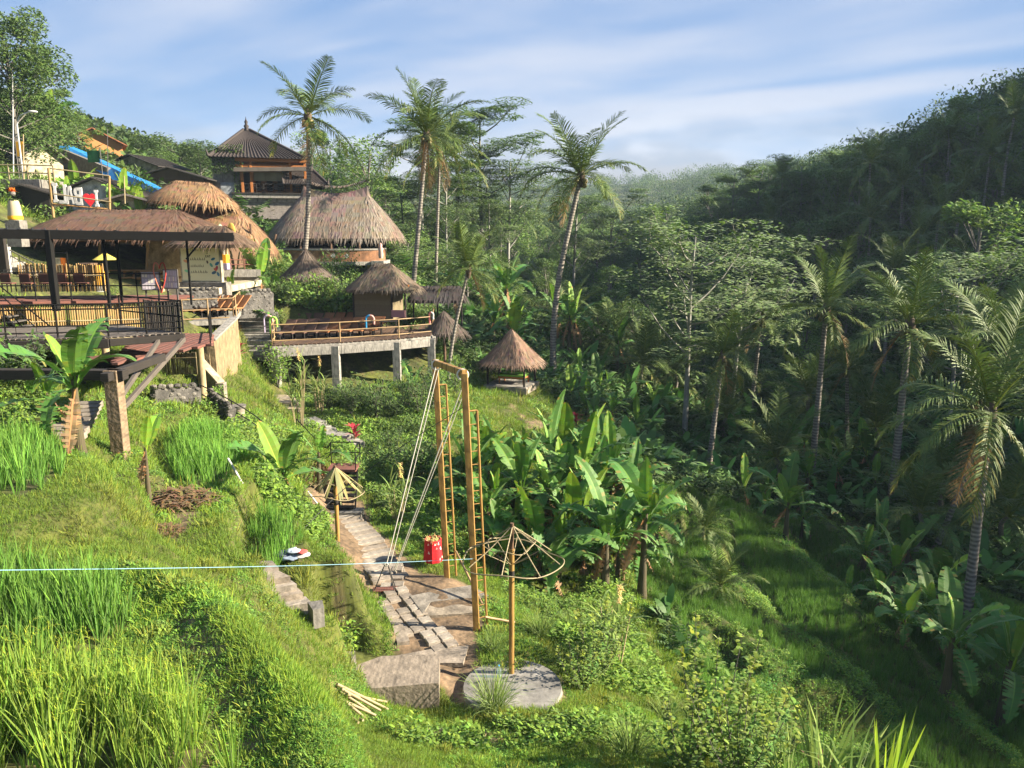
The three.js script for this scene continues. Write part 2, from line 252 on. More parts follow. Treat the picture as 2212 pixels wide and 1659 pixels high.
// zones of the ground
const Z = {
  riceA: polyOf([[-150, 1700, 4.75], [-150, 1500, 4.7], [120, 1470, 4.7], [330, 1500, 4.7], [420, 1560, 4.75], [460, 1700, 4.75]]),
  riceB: polyOf([[-200, 1400, 4.65], [-200, 1260, 4.6], [60, 1245, 4.6], [220, 1262, 4.6], [285, 1310, 4.6], [270, 1360, 4.62], [170, 1410, 4.65], [40, 1430, 4.65]]),
  riceC: polyOf([[-200, 1060, 4.3], [-150, 950, 4.3], [60, 955, 4.3], [140, 985, 4.35], [140, 1030, 4.35], [60, 1080, 4.35]]),
  riceD: polyOf([[365, 945, 5.9], [420, 925, 5.9], [505, 940, 6.0], [525, 1000, 6.1], [520, 1050, 6.1], [400, 1070, 6.0], [355, 1010, 5.95]]),
  riceE: polyOf([[545, 1185, 6.9], [560, 1130, 7], [630, 1135, 7.1], [645, 1180, 7.1], [600, 1215, 6.95]]),
};
const PATHS = [
  { pts: [[515, 1690, 4.8], [500, 1580, 4.75], [480, 1490, 4.72], [440, 1400, 4.7], [390, 1335, 4.65]].map((p) => gh(...p)).map((p) => [p.x, p.z]), w: 0.1, soil: 0.6 },
];
{ const c = gh(1105, 833, 8.4); KEEP.push([[c.x - 1.2, c.z - 1.2], [c.x + 1.2, c.z - 1.2], [c.x + 1.2, c.z + 1.2], [c.x - 1.2, c.z + 1.2]]); }
const PADS = []; // levelled places under built things: polygon, height, blend width
const pad = (pts, h, w = 0.5, keep = true) => { const P = polyOf(pts.map(([u, v]) => [u, v, h])), b = [1e9, -1e9, 1e9, -1e9]; for (const [x, z] of P) { b[0] = Math.min(b[0], x - w); b[1] = Math.max(b[1], x + w); b[2] = Math.min(b[2], z - w); b[3] = Math.max(b[3], z + w); } PADS.push({ P, y: -h, w, b }); if (keep) KEEP.push(P); };
pad([[640, 862], [960, 856], [962, 902], [800, 912], [662, 918]], 8.05, 0.5, false);
pad([[790, 952], [958, 945], [958, 976], [815, 978]], 8.62, 0.5, false);
pad([[770, 1000], [955, 1000], [955, 1080], [820, 1085]], 9.0, 0.5, false);
// terrace levels on the left, each with a steep bank at its lip
pad([[-500, 1900], [-400, 1250], [60, 1238], [240, 1246], [330, 1268], [420, 1308], [490, 1356], [548, 1420], [610, 1500], [680, 1600], [740, 1720], [700, 1900]], 4.7, 0.7, false);
pad([[-400, 1120], [-300, 930], [60, 940], [150, 972], [195, 1015], [205, 1050], [130, 1096], [20, 1125]], 4.3, 0.6, false);
pad([[338, 1085], [450, 1056], [530, 1120], [545, 1225], [440, 1245], [345, 1195]], 6.02, 0.45, false);
pad([[352, 1000], [362, 935], [420, 915], [512, 930], [532, 1000], [528, 1056], [400, 1075]], 5.95, 0.45, false);
pad([[538, 1190], [552, 1120], [636, 1125], [652, 1180], [600, 1222]], 6.95, 0.4, false);
pad([[655, 1208], [738, 1202], [732, 1288], [706, 1308], [662, 1262]], 7.3, 0.6, false);
pad([[530, 1210], [600, 1210], [676, 1300], [640, 1325], [560, 1325], [535, 1250]], 7.3, 0.35);
pad([[640, 1325], [705, 1312], [706, 1352], [650, 1356]], 7.75, 0.3);
pad([[706, 1404], [770, 1400], [800, 1415], [955, 1408], [955, 1480], [860, 1520], [722, 1476]], 9.3, 0.4);
const LIP = [[60, 1236, 4.65], [240, 1244, 4.65], [330, 1266, 4.7], [420, 1306, 4.7], [490, 1354, 4.7], [548, 1418, 4.7], [610, 1498, 4.7], [680, 1598, 4.7], [740, 1720, 4.7]].map((p) => gh(...p)).map((p) => [p.x, p.z]); // raised bund along the edge of the near terrace
const YARD = polyOf([[800, 1245, 9.15], [900, 1225, 9.15], [1040, 1245, 9.15], [1065, 1290, 9.2], [1045, 1370, 9.27], [1050, 1440, 9.3], [1215, 1440, 9.35], [1240, 1500, 9.35], [1180, 1550, 9.4], [1010, 1545, 9.4], [950, 1500, 9.4], [900, 1530, 9.5], [780, 1540, 9.5], [770, 1440, 9.2], [855, 1420, 9.2], [830, 1340, 9.2]]);
const WALK = [[730, 1095, 8.95], [745, 1130, 9.0], [800, 1190, 9.1], [850, 1250, 9.15]].map((p) => gh(...p)).map((p) => [p.x, p.z]);
const DIRT = [polyOf([[1000, 1560, 9], [1120, 1570, 9], [1150, 1640, 8.8], [1020, 1640, 8.6]]), polyOf([[1240, 1390, 9.6], [1290, 1400, 9.8], [1260, 1440, 9.7], [1200, 1420, 9.5]]), polyOf([[1100, 905, 9.3], [1235, 905, 9.4], [1240, 935, 9.5], [1130, 950, 9.5]]), polyOf([[800, 958, 8.5], [955, 950, 8.5], [955, 972, 8.5], [820, 972, 8.6]]), polyOf([[335, 1080, 6], [440, 1060, 6.05], [470, 1110, 6.1], [380, 1190, 5.9], [330, 1160, 6.0]]), polyOf([[860, 1560, 9.0], [990, 1565, 9.0], [1020, 1625, 8.7], [880, 1640, 8.6]])];
const TERR = [[3.2, -13], [8, -10], [22, -12], [25, -22], [20, -30], [17, -37], [12, -37], [5.5, -31], [4.2, -24], [5, -19]]; // stepped hillside on the right
const terrStep = (x, z, y) => y / 1.0 + (fbm(x * 0.2, z * 0.2, 7, 3) - 0.5) * 1.6;
const terrPart = (x, z) => { const q = terrStep(x, z, H0(x, z)); return q - Math.floor(q); }; // 0 .. 0.66 tread, above it the riser
function H(x, z) {
  let y = H0(x, z);
  const r = Math.hypot(x, z);
  if (r > 6 && r < 45 && x < 4) { let k = inPoly(YARD, x, z) ? 0 : Math.min(1, Math.min(edgeDist(YARD, x, z), segDist(WALK, x, z) - 0.9) / 1.4); if (k > 0) { for (const q of Object.values(Z)) if (inPoly(q, x, z)) k = 0; y += ((fbm(x * 0.75, z * 0.75, 6, 3) - 0.5) * 0.6 + (fbm(x * 2.6, z * 2.6, 9, 3) - 0.5) * 0.22) * k * sstep(6, 9, r) * sstep(45, 36, r); } }
  const a = inPoly(TERR, x, z) ? sstep(0, 1.6, edgeDist(TERR, x, z)) : 0;
  if (a > 0) { const q = 1.0, yy = terrStep(x, z, y), f = Math.floor(yy), t = yy - f; y = lerp(y, y + (f + sstep(0.66, 0.88, t) + 0.22 * Math.exp(-((t - 0.93) ** 2) / 0.006) - yy) * q, a); }
  for (const q of PADS) if (x > q.b[0] && x < q.b[1] && z > q.b[2] && z < q.b[3]) { const e = edgeDist(q.P, x, z), k = inPoly(q.P, x, z) ? 1 : 1 - sstep(0, q.w, e); if (k > 0) y = lerp(y, q.y, k); }
  if (x < 0 && z > -14 && r > 4) { const d = segDist(LIP, x, z); if (d < 1.2) y += 0.2 * Math.exp(-d * d / 0.16) * (0.8 + 0.5 * vnoise(x * 1.5, z * 1.5, 44)); }
  y += (fbm(x * 1.1, z * 1.1, 2, 3) - 0.5) * 0.12 * sstep(3, 8, r) + (fbm(x * 0.09, z * 0.09, 8, 4) - 0.5) * 3 * sstep(60, 140, r);
  return y;
}
const onGround = (u, v, d0 = 3, d1 = 400) => { // where the sight line through u, v meets the ground
  const r = ray(u, v); let s0 = d0 / -r.z, s = s0;
  for (let d = d0; d < d1; d *= 1.012) { s = d / -r.z; if (r.y * s < H(r.x * s, r.z * s)) { let lo = s0, hi = s; for (let k = 0; k < 18; k++) { const m = (lo + hi) / 2; if (r.y * m < H(r.x * m, r.z * m)) hi = m; else lo = m; } return r.clone().multiplyScalar(hi); } s0 = s; }
  return r.clone().multiplyScalar(s);
};
const drop = (x, z, dy = 0) => v3(x, H(x, z) + dy, z);
const under = (u, v, d, dy = 0) => { const p = at(u, v, d); return drop(p.x, p.z, dy); };

function soilAt(x, z) { // 0 growth .. 1 bare earth
  const n = fbm(x * 1.7, z * 1.7, 4, 4) - 0.5;
  let s = 0;
  if (inPoly(YARD, x, z)) s = Math.max(s, sstep(-0.05, 0.25, edgeDist(YARD, x, z) + n * 0.35));
  s = Math.max(s, 1 - sstep(0.75, 1.15, segDist(WALK, x, z) + n * 0.3));
  for (const p of PATHS) s = Math.max(s, p.soil * (1 - sstep(p.w, p.w + 0.3, segDist(p.pts, x, z) + n * 0.5)));
  for (const d of DIRT) if (inPoly(d, x, z)) s = Math.max(s, 0.85 * sstep(0, 0.5, edgeDist(d, x, z) + n * 0.6));
  return s;
}
{ // the ground: one sheet out to the hills, its facets growing with distance
  const NA = 620, NR = 640, a0 = rad(-78), a1 = rad(112), r0 = 0.8, r1 = 620, pos = new Float32Array(NA * NR * 3), col = new Float32Array(NA * NR * 3), uv = new Float32Array(NA * NR * 2), idx = [];
  for (let j = 0; j < NR; j++) {
    const r = r0 * Math.pow(r1 / r0, j / (NR - 1));
    for (let i = 0; i < NA; i++) {
      const a = lerp(a0, a1, i / (NA - 1)), x = r * Math.sin(a), z = -r * Math.cos(a), o = j * NA + i, y = H(x, z);
      pos.set([x, y, z], o * 3); uv.set([x * 0.35, z * 0.35], o * 2);
      const s = r < 60 ? soilAt(x, z) : 0, n = fbm(x * 0.8, z * 0.8, 14, 4), m = fbm(x * 3, z * 3, 15, 3);
      const g = [0.085 + 0.08 * n, 0.105 + 0.085 * n, 0.024], e = [0.20 + 0.16 * n, 0.135 + 0.115 * n, 0.085 + 0.075 * n];
      const k = Math.max(s, sstep(0.62, 0.75, m) * 0.5 * (r < 150 ? 1 : 0.2));
      col.set([lerp(g[0], e[0], k), lerp(g[1], e[1], k), lerp(g[2], e[2], k)], o * 3);
      if (i < NA - 1 && j < NR - 1) idx.push(o, o + 1, o + NA, o + 1, o + NA + 1, o + NA);
    }
  }
  const g = new THREE.BufferGeometry(); g.setAttribute('position', new THREE.BufferAttribute(pos, 3)); g.setAttribute('color', new THREE.BufferAttribute(col, 3)); g.setAttribute('uv', new THREE.BufferAttribute(uv, 2)); g.setIndex(idx); g.computeVertexNormals();
  struct('ground', g, std(C(1, 1, 1), { vertexColors: true, map: T.soil, bumpMap: T.bumpy, bumpScale: 0.03, roughness: 0.95, side: THREE.DoubleSide }));
}
// ---------------------------------------------------------------- leaf building
class Leaves {
  constructor() { this.p = []; this.c = []; this.n = []; }
  tri(a, b, c, col) { this.p.push(a.x, a.y, a.z, b.x, b.y, b.z, c.x, c.y, c.z); for (let i = 0; i < 3; i++) this.c.push(col[0], col[1], col[2]); return this; }
  quad(a, b, c, d, col) { this.tri(a, b, c, col); this.tri(a, c, d, col); }
  // a leaf or blade: starts at p, runs along dir, bends down, w wide; seg pieces
  blade(p, dir, len, w, bend, col, seg = 2, side = null, tip = 0) {
    const s = side ? side.clone() : v3(-dir.z, 0, dir.x); if (s.lengthSq() < 1e-6) s.set(1, 0, 0); s.normalize();
    let q = p.clone(), d = dir.clone().normalize(), wid = w * 0.6;
    for (let i = 0; i < seg; i++) {
      const t = (i + 1) / seg, nq = q.clone().addScaledVector(d, len / seg), nw = i === seg - 1 ? tip : w * (1 - Math.pow(Math.abs(t - 0.4) / 0.75, 2)) * 0.98;
      const a = q.clone().addScaledVector(s, -wid / 2), b = q.clone().addScaledVector(s, wid / 2), c = nq.clone().addScaledVector(s, nw / 2), e = nq.clone().addScaledVector(s, -nw / 2);
      if (nw < 1e-4) this.tri(a, b, nq, col); else this.quad(a, b, c, e, col);
      q = nq; wid = nw; d.y -= bend / seg; d.normalize();
    }
    return q;
  }
  geo(smooth = false) {
    const g = new THREE.BufferGeometry(); g.setAttribute('position', new THREE.BufferAttribute(new Float32Array(this.p), 3)); g.setAttribute('color', new THREE.BufferAttribute(new Float32Array(this.c), 3)); g.computeVertexNormals(); return g;
  }
}
const vary = (a = 0.25, yel = 0.15) => { const k = 1 + rr(-a, a), y = rr(-yel, yel); return [k * (1 + y), k, k * (1 - y)]; };
const dirOf = (az, el) => v3(Math.cos(az) * Math.cos(el), Math.sin(el), Math.sin(az) * Math.cos(el));

// tufts and clumps that are strewn in large numbers
function tuftGeo(seed, n, h, w, spread, bend, lean = 0.5, yel = 0.2) { reseed(seed); const l = new Leaves(); for (let i = 0; i < n; i++) { const az = rr(0, 2 * PI), r = spread * Math.sqrt(rnd()); l.blade(v3(Math.cos(az) * r, -0.02, Math.sin(az) * r), dirOf(az + rr(-1, 1), rad(90) - rr(0.05, lean)), h * rr(0.55, 1), w * rr(0.7, 1.2), bend * rr(0.4, 1.3), vary(0.28, yel), 3, dirOf(rr(0, 6.28), 0)); } return l.geo(); }
function riceGeo(seed, panicles) {
  reseed(seed); const l = new Leaves();
  for (let i = 0; i < 20; i++) { const az = rr(0, 2 * PI), r = 0.06 * Math.sqrt(rnd()); l.blade(v3(Math.cos(az) * r, -0.02, Math.sin(az) * r), dirOf(az, rad(90) - rr(0.03, 0.42)), rr(0.55, 0.95), 0.017, rr(0.1, 0.8), vary(0.25, 0.15), 4, dirOf(rr(0, 6.28), 0)); }
  for (let i = 0; i < panicles; i++) {
    const az = rr(0, 2 * PI); let q = v3(0, 0, 0), d = dirOf(az, rad(rr(70, 86)));
    q = l.blade(q, d, rr(0.62, 0.78), 0.008, 0.25, [0.8, 1, 0.6], 2, null, 0.006); d = dirOf(az, rad(55));
    for (let k = 0; k < 11; k++) { const nq = q.clone().addScaledVector(d, 0.021); l.blade(q, v3(d.x + rr(-0.7, 0.7), d.y + rr(-0.5, 0.3), d.z + rr(-0.7, 0.7)), 0.045, 0.014, 0.3, [1.7 * rr(0.8, 1.1), 1.35 * rr(0.8, 1.1), 0.7], 1); q = nq; d.y -= 0.16; d.normalize(); }
  }
  return l.geo();
}
function coverGeo(seed, n, r, h, leaf) { reseed(seed); const l = new Leaves(); for (let i = 0; i < n; i++) { const az = rr(0, 2 * PI), q = r * Math.sqrt(rnd()), y = h * rnd() * (1 - 0.5 * q / r); l.blade(v3(Math.cos(az) * q, y, Math.sin(az) * q), dirOf(rr(0, 6.28), rr(-0.2, 1.1)), leaf * rr(0.6, 1.3), leaf * 0.55, 0.5, vary(0.32, 0.2), 2); } return l.geo(); }
function fernGeo(seed, n, len) { // arching fronds, for undergrowth
  reseed(seed); const l = new Leaves();
  for (let i = 0; i < n; i++) { const az = rr(0, 2 * PI), el = rr(0.5, 1.35), col = vary(0.25, 0.15); let q = v3(0, 0, 0), d = dirOf(az, el); const L0 = len * rr(0.6, 1), s = v3(-d.z, 0, d.x).normalize();
    for (let k = 0; k < 9; k++) { const nq = q.clone().addScaledVector(d, L0 / 9), w = L0 * 0.28 * Math.sin(PI * (k + 1.2) / 10.4); for (const g of [-1, 1]) l.blade(q, s.clone().multiplyScalar(g).addScaledVector(d, 0.7).add(v3(0, -0.15, 0)), w, L0 * 0.075, 0.7, col, 2, d); q = nq; d.y -= 0.13; d.normalize(); } }
  return l.geo();
}
function bigLeafGeo(seed, n, len) { // clumps of broad upright leaves (taro, heliconia)
  reseed(seed); const l = new Leaves();
  for (let i = 0; i < n; i++) { const az = rr(0, 2 * PI), col = vary(0.3, 0.2), st = dirOf(az, rr(0.9, 1.45)), p = st.clone().multiplyScalar(len * rr(0.4, 0.9)); l.blade(v3(0, 0, 0), st, p.length(), 0.03, 0, [0.7, 0.8, 0.5], 1, null, 0.02); l.blade(p, dirOf(az, rr(-0.2, 1.2)), len * rr(0.5, 0.9), len * 0.3, rr(0.3, 1.1), col, 5); }
  return l.geo();
}
function strew(name, label, category, geos, mat, list, tint) { // one uncountable mass
  const per = geos.map(() => []); list.forEach((e, i) => per[i % geos.length].push(e));
  const root = geos.length > 1 ? new THREE.Group() : null;
  geos.forEach((g, k) => {
    const im = new THREE.InstancedMesh(g, mat, per[k].length); im.castShadow = im.receiveShadow = true;
    per[k].forEach((e, i) => { tmp.position.set(e[0], e[1], e[2]); tmp.rotation.set(e[5] ?? 0, e[4], e[6] ?? 0, 'YXZ'); tmp.scale.set(e[3], e[3] * (e[8] ?? 1), e[3]); tmp.updateMatrix(); im.setMatrixAt(i, tmp.matrix); const t = e[7] ?? 1; im.setColorAt(i, typeof t === 'number' ? C(t, t, t) : C(...t)); });
    im.name = root ? 'clump' : numbered(name);
    if (root) root.add(im); else { tag(im, label, category, null, 'stuff'); scene.add(im); }
  });
  if (root) { root.name = numbered(name); tag(root, label, category, null, 'stuff'); scene.add(root); }
}

// ---------------------------------------------------------------- palms
function frondGeo(seed, len, e0, curl, o = {}) { // a feathered frond that leaves the crown along +x
  reseed(seed); const l = new Leaves(), n = o.pairs ?? 58; let q = v3(0.08, 0, 0), d = v3(Math.cos(e0), Math.sin(e0), 0); const tw = rr(-0.25, 0.25);
  const hang = o.hang ?? 0.9;
  for (let k = 0; k < n; k++) {
    const t = k / n, step = len / n, nq = q.clone().addScaledVector(d, step), up = v3(-d.y, d.x, 0), s = v3(0, Math.sin(tw * t), Math.cos(tw * t));
    const rw = 0.05 * (1 - t) + 0.012; l.quad(q.clone().addScaledVector(s, -rw), q.clone().addScaledVector(s, rw), nq.clone().addScaledVector(s, rw), nq.clone().addScaledVector(s, -rw), [1.5, 1.25, 0.8]);
    l.quad(q.clone().addScaledVector(up, -rw * 0.8), q.clone().addScaledVector(up, rw * 0.4), nq.clone().addScaledVector(up, rw * 0.4), nq.clone().addScaledVector(up, -rw * 0.8), [1.5, 1.25, 0.8]);
    if (t > 0.1) for (const g of [-1, 1]) {
      if (rnd() < (o.gaps ?? 0.08) + 0.1 * (vnoise(k * 0.35, seed) > 0.72)) continue;
      const ll = len * 0.235 * Math.pow(Math.sin(PI * (0.12 + 0.84 * t)), 0.7) * rr(0.85, 1.1);
      const dir = s.clone().multiplyScalar(g).addScaledVector(d, 0.55 + t * 0.6 + rr(-0.15, 0.2)).addScaledVector(up, rr(0.0, 0.5)).normalize();
      const tone = vary(0.22, 0.14); if (o.yellow && rnd() < o.yellow * t * 2) { tone[0] *= 2.1; tone[1] *= 1.25; }
      l.blade(q, dir, ll, 0.058 * len / 4.5 + 0.008, hang * rr(0.7, 1.35), tone, 3, d);
    }
    q = nq; d.applyAxisAngle(v3(0, 0, 1), -curl / n * (0.35 + 1.3 * t));
  }
  return l.geo();
}
const FR = [[78, 0.5], [66, 0.75], [54, 0.95], [40, 1.15], [25, 1.2], [8, 1.2], [-12, 1.1], [-38, 0.8]].map(([e, c], i) => [frondGeo(100 + i, 4.6, rad(e), c, { hang: 0.5 + i * 0.14, yellow: i > 5 ? 0.3 : 0 }), frondGeo(140 + i, 4.3, rad(e - 5), c * 1.15, { hang: 0.6 + i * 0.14, gaps: 0.14, yellow: i > 5 ? 0.25 : 0.02 })]);
const FRD = [frondGeo(190, 3.9, rad(-55), 0.55, { hang: 0.4, gaps: 0.3 }), frondGeo(191, 3.6, rad(-66), 0.3, { hang: 0.4, gaps: 0.35 })];
function trunkGeo(pts, r0, r1, seg = 26) { // tapered, slightly swollen at the foot, uv round and up in metres
  const curve = new THREE.CatmullRomCurve3(pts), rs = 10, L0 = curve.getLength(), pos = [], uv = [], nor = [], idx = [];
  for (let i = 0; i <= seg; i++) { const t = i / seg, p = curve.getPointAt(t), tg = curve.getTangentAt(t), x = new V3().crossVectors(v3(0, 0, 1), tg).normalize(), y = new V3().crossVectors(tg, x), r = lerp(r0, r1, t) * (1 + 0.55 * Math.exp(-t * L0 / 0.5)) * (1 + 0.03 * Math.sin(i * 2.1)); for (let k = 0; k <= rs; k++) { const a = k / rs * 2 * PI, n = x.clone().multiplyScalar(Math.cos(a)).addScaledVector(y, Math.sin(a)); pos.push(p.x + n.x * r, p.y + n.y * r, p.z + n.z * r); nor.push(n.x, n.y, n.z); uv.push(k / rs, t * L0 / 2); if (i < seg && k < rs) { const o = i * (rs + 1) + k; idx.push(o, o + 1, o + rs + 1, o + 1, o + rs + 2, o + rs + 1); } } }
  const g = new THREE.BufferGeometry(); g.setAttribute('position', new THREE.BufferAttribute(new Float32Array(pos), 3)); g.setAttribute('normal', new THREE.BufferAttribute(new Float32Array(nor), 3)); g.setAttribute('uv', new THREE.BufferAttribute(new Float32Array(uv), 2)); g.setIndex(idx); return g;
}
const coconutGeo = (() => { const gs = []; reseed(77); for (let i = 0; i < 9; i++) { const a = rr(0, 6.28); const s = new THREE.SphereGeometry(0.13, 8, 6); s.scale(1, 1.25, 1); gs.push(put(s, Math.cos(a) * 0.28, -0.3 - rr(0, 0.35), Math.sin(a) * 0.28)); } return merge(gs); })();
const fibreGeo = (() => { const g = new THREE.LatheGeometry([[0.14, -0.7], [0.2, -0.35], [0.26, -0.05], [0.2, 0.2], [0.07, 0.5], [0.0, 0.6]].map(([x, y]) => new THREE.Vector2(x, y)), 10); return g; })();
const huskMat = std(C(0.16, 0.13, 0.04), { roughness: 0.6 }), fibreMat = std(C(0.16, 0.11, 0.06), { map: T.grainV });
// a coconut palm standing on foot, its crown at top; size scales the fronds
function palm(label, foot, top, size, o = {}) {
  const t = thing('coconut_palm', label, 'palm tree', foot, 0, o.group ?? 'coconut palms');
  reseed(o.seed ?? Math.round(foot.x * 31 + foot.z * 17));
  const d = top.clone().sub(foot), mid = d.clone().multiplyScalar(0.5); mid.x += o.bow ?? 0; mid.x += (o.sway ?? 0);
  const r = o.r ?? 0.16;
  const low = d.clone().multiplyScalar(0.2); low.x += (o.bow ?? 0) * 0.75;
  mesh('trunk', trunkGeo([v3(0, -0.3, 0), low, mid, d], r * 1.15, r * 0.72), M.trunk, t);
  const crown = (n, m, k, tilt = 0) => { const f = new THREE.Group(); };
  const place = (g, az, mat = L.palm, tl = 0, sc = 1) => { const m = mesh('frond', g, mat, t); m.position.copy(d); m.rotation.set(tl, az, rr(-0.08, 0.08), 'YXZ'); m.scale.setScalar(size / 4.5 * sc); return m; };
  const n = o.n ?? 18; let a = rr(0, 6);
  for (let i = 0; i < n; i++) { a += 2.39996; const lvl = clamp(Math.floor(Math.pow(i / n, o.open ?? 0.85) * 7.4 + rr(-0.9, 0.7)), 0, 7); place(FR[lvl][i % 2], a + rr(-0.2, 0.2), L.palm, rr(-0.3, 0.3), rr(0.78, 1.1)); }
  for (let i = 0; i < (o.dead ?? 1); i++) place(FRD[i % 2], rr(0, 6.28), L.palmdead, 0, rr(0.8, 1));
  const f = mesh('crown_fibre', fibreGeo, fibreMat, t); f.position.copy(d); f.scale.setScalar(size / 4.5);
  if (o.nuts !== false) { const c = mesh('coconut_bunch', coconutGeo, huskMat, t); c.position.copy(d); c.scale.setScalar(size / 4.5); }
  return t;
}
// ---------------------------------------------------------------- bananas
function bananaLeafGeo(seed, len, wid, e0, curl, tears) {
  reseed(seed); const l = new Leaves(), n = 20; let q = v3(0.05, 0, 0), d = v3(Math.cos(e0), Math.sin(e0), 0); const pet = len * 0.16, tw = rr(-0.35, 0.35); const tone = vary(0.18, 0.12);
  const p2 = q.clone().addScaledVector(d, pet); for (const s of [v3(0, 0, 1), v3(-d.y, d.x, 0)]) l.quad(q.clone().addScaledVector(s, -0.035), q.clone().addScaledVector(s, 0.035), p2.clone().addScaledVector(s, 0.025), p2.clone().addScaledVector(s, -0.025), [1.7, 1.4, 1]);
  q = p2;
  const edge = { '-1': null, 1: null };
  for (let k = 0; k < n; k++) {
    const t0 = k / n, t1 = (k + 1) / n, step = (len - pet) / n, nq = q.clone().addScaledVector(d, step), up = v3(-d.y, d.x, 0);
    const W = (t) => wid * 0.5 * Math.pow(Math.sin(PI * clamp(0.06 + t * 0.93, 0, 1)), 0.55);
    for (const g of [-1, 1]) {
      const torn = rnd() < tears, fold = 0.3 + (torn ? rr(-0.95, 0.25) : 0.05 * Math.sin(k * 1.3)) , s = v3(0, Math.sin(tw * t0), Math.cos(tw * t0)).multiplyScalar(g);
      const out = (p, t, f, back) => p.clone().addScaledVector(s, W(t) * Math.cos(f)).addScaledVector(up, W(t) * Math.sin(f) * 0.8).addScaledVector(d, -back);
      const mid = (p, t, f) => p.clone().addScaledVector(s, W(t) * 0.5).addScaledVector(up, W(t) * 0.3 * Math.sin(f + 0.35));
      const a = torn || !edge[g] ? out(q, t0, fold, torn ? -0.02 : 0) : edge[g], b = out(nq, t1, fold, torn ? rr(0.03, 0.12) : 0), ma = mid(q, t0, fold), mb = mid(nq, t1, fold), c = tone.map((x) => x * rr(0.9, 1.1)), dryE = tears < 0.79 && rnd() < tears * 0.35 ? [2.6, 1.0, 1.4] : rnd() < 0.12 ? [1.7, 1.15, 1] : [1, 1, 1];
      l.quad(q, ma, mb, nq, c); l.quad(ma, a, b, mb, c.map((x, i) => x * dryE[i])); edge[g] = torn ? null : b;
    }
    const s2 = v3(0, 0, 1), rw = 0.028 * (1 - t0) + 0.006, u1 = q.clone().addScaledVector(up, 0.006), u2 = nq.clone().addScaledVector(up, 0.006); l.quad(u1.clone().addScaledVector(s2, -rw), u1.clone().addScaledVector(s2, rw), u2.clone().addScaledVector(s2, rw * 0.8), u2.clone().addScaledVector(s2, -rw * 0.8), tone.map((x, i) => x * [1.9, 1.5, 1.3][i]));
    q = nq; d.applyAxisAngle(v3(0, 0, 1), -curl / n * (0.5 + t0));
  }
  return l.geo();
}
const BL = [[82, 0.3, 0.03], [70, 0.75, 0.1], [56, 1.15, 0.22], [42, 1.45, 0.32], [26, 1.6, 0.4], [2, 1.35, 0.45]].map(([e, c, tr], i) => [bananaLeafGeo(300 + i, 2.1, 0.66, rad(e), c, tr), bananaLeafGeo(340 + i, 1.9, 0.56, rad(e - 6), c * 1.2, tr * 1.8), bananaLeafGeo(360 + i, 1.7, 0.6, rad(e - 12), c * 1.35, 0.3 + tr), bananaLeafGeo(390 + i, 2.2, 0.5, rad(e + 3), c * 1.1, 0.1 + tr * 1.3)]);
const BLD = [bananaLeafGeo(380, 1.5, 0.4, rad(-60), 0.5, 0.8), bananaLeafGeo(381, 1.4, 0.35, rad(-75), 0.2, 0.8)];
function stemGeo(h, r) { return trunkGeo([v3(0, -0.2, 0), v3(0.02, h * 0.4, 0.01), v3(0.03, h * 0.8, -0.02), v3(0.05, h + 0.15, 0)], r, r * 0.45, 10); }
const STEMS = [0.8, 1.5, 2.3].map((h) => [h, stemGeo(h, 0.12)]);
function banana(label, p, size, o = {}) {
  const t = thing('banana_plant', label, 'banana plant', p, 0, o.group ?? 'banana plants');
  reseed(o.seed ?? Math.round(p.x * 57 + p.z * 91 + 5));
  const [h, sg] = STEMS[o.stem ?? 1], n = o.n ?? 8; const s = mesh('stem', sg, M.stalk, t); s.scale.setScalar(size);
  const leaf = (g, az, mat, k) => { const m = mesh('leaf', g, mat, t); m.position.set(0.05 * size, h * size * rr(0.92, 1.02), 0); m.rotation.set(rr(-0.2, 0.2), az, rr(-0.12, 0.12), 'YXZ'); m.scale.setScalar(size * k); };
  let a = o.turn ?? rr(0, 6);
  for (let i = 0; i < n; i++) { a += 2.39996; const lvl = clamp(Math.floor(i / n * 6 + rr(-0.3, 0.6)), 0, 5); leaf(BL[lvl][rnd() < (o.torn ?? 0.5) ? 1 + Math.floor(rnd() * 3) : 0], a + rr(-0.3, 0.3), i < 1 + (o.bright ?? 0) ? L.bananabright : L.banana, rr(0.7, 1.12) * (i === 0 ? 0.85 : 1)); }
  for (let i = 0; i < (o.dry ?? 1); i++) leaf(BLD[i % 2], rr(0, 6.28), L.bananadry, rr(0.8, 1.1));
  return t;
}
// ---------------------------------------------------------------- trees
function branchy(pts, r0, r1, seg = 6, rs = 5) { return (() => { const c = new THREE.CatmullRomCurve3(pts), g = []; let p = c.getPointAt(0); for (let i = 1; i <= seg; i++) { const q = c.getPointAt(i / seg); g.push(bar(p, q, lerp(r0, r1, (i - 1) / seg), lerp(r0, r1, i / seg), rs)); p = q; } return g; })(); }
function cloud(l, c, rx, ry, rz, n, leaf, o = {}) { // leaves through an ellipsoid, denser to its skin
  for (let i = 0; i < n; i++) { const v = v3(rr(-1, 1), rr(-1, 1), rr(-1, 1)); if (v.lengthSq() > 1) { i--; continue; } const k = Math.pow(v.length() + 0.001, -0.35); v.multiplyScalar(k); const d = dirOf(rr(0, 6.28), o.flat ? rr(-0.25, 0.3) : rr(-0.7, 0.8)); l.blade(v3(c.x + v.x * rx, c.y + v.y * ry, c.z + v.z * rz), d, leaf * rr(0.6, 1.35), leaf * (o.wide ?? 0.5), o.flat ? 0.4 : 0.6, vary(0.3, 0.16), 2, o.flat ? null : dirOf(rr(0, 6.28), rr(-0.5, 0.5))); }
}
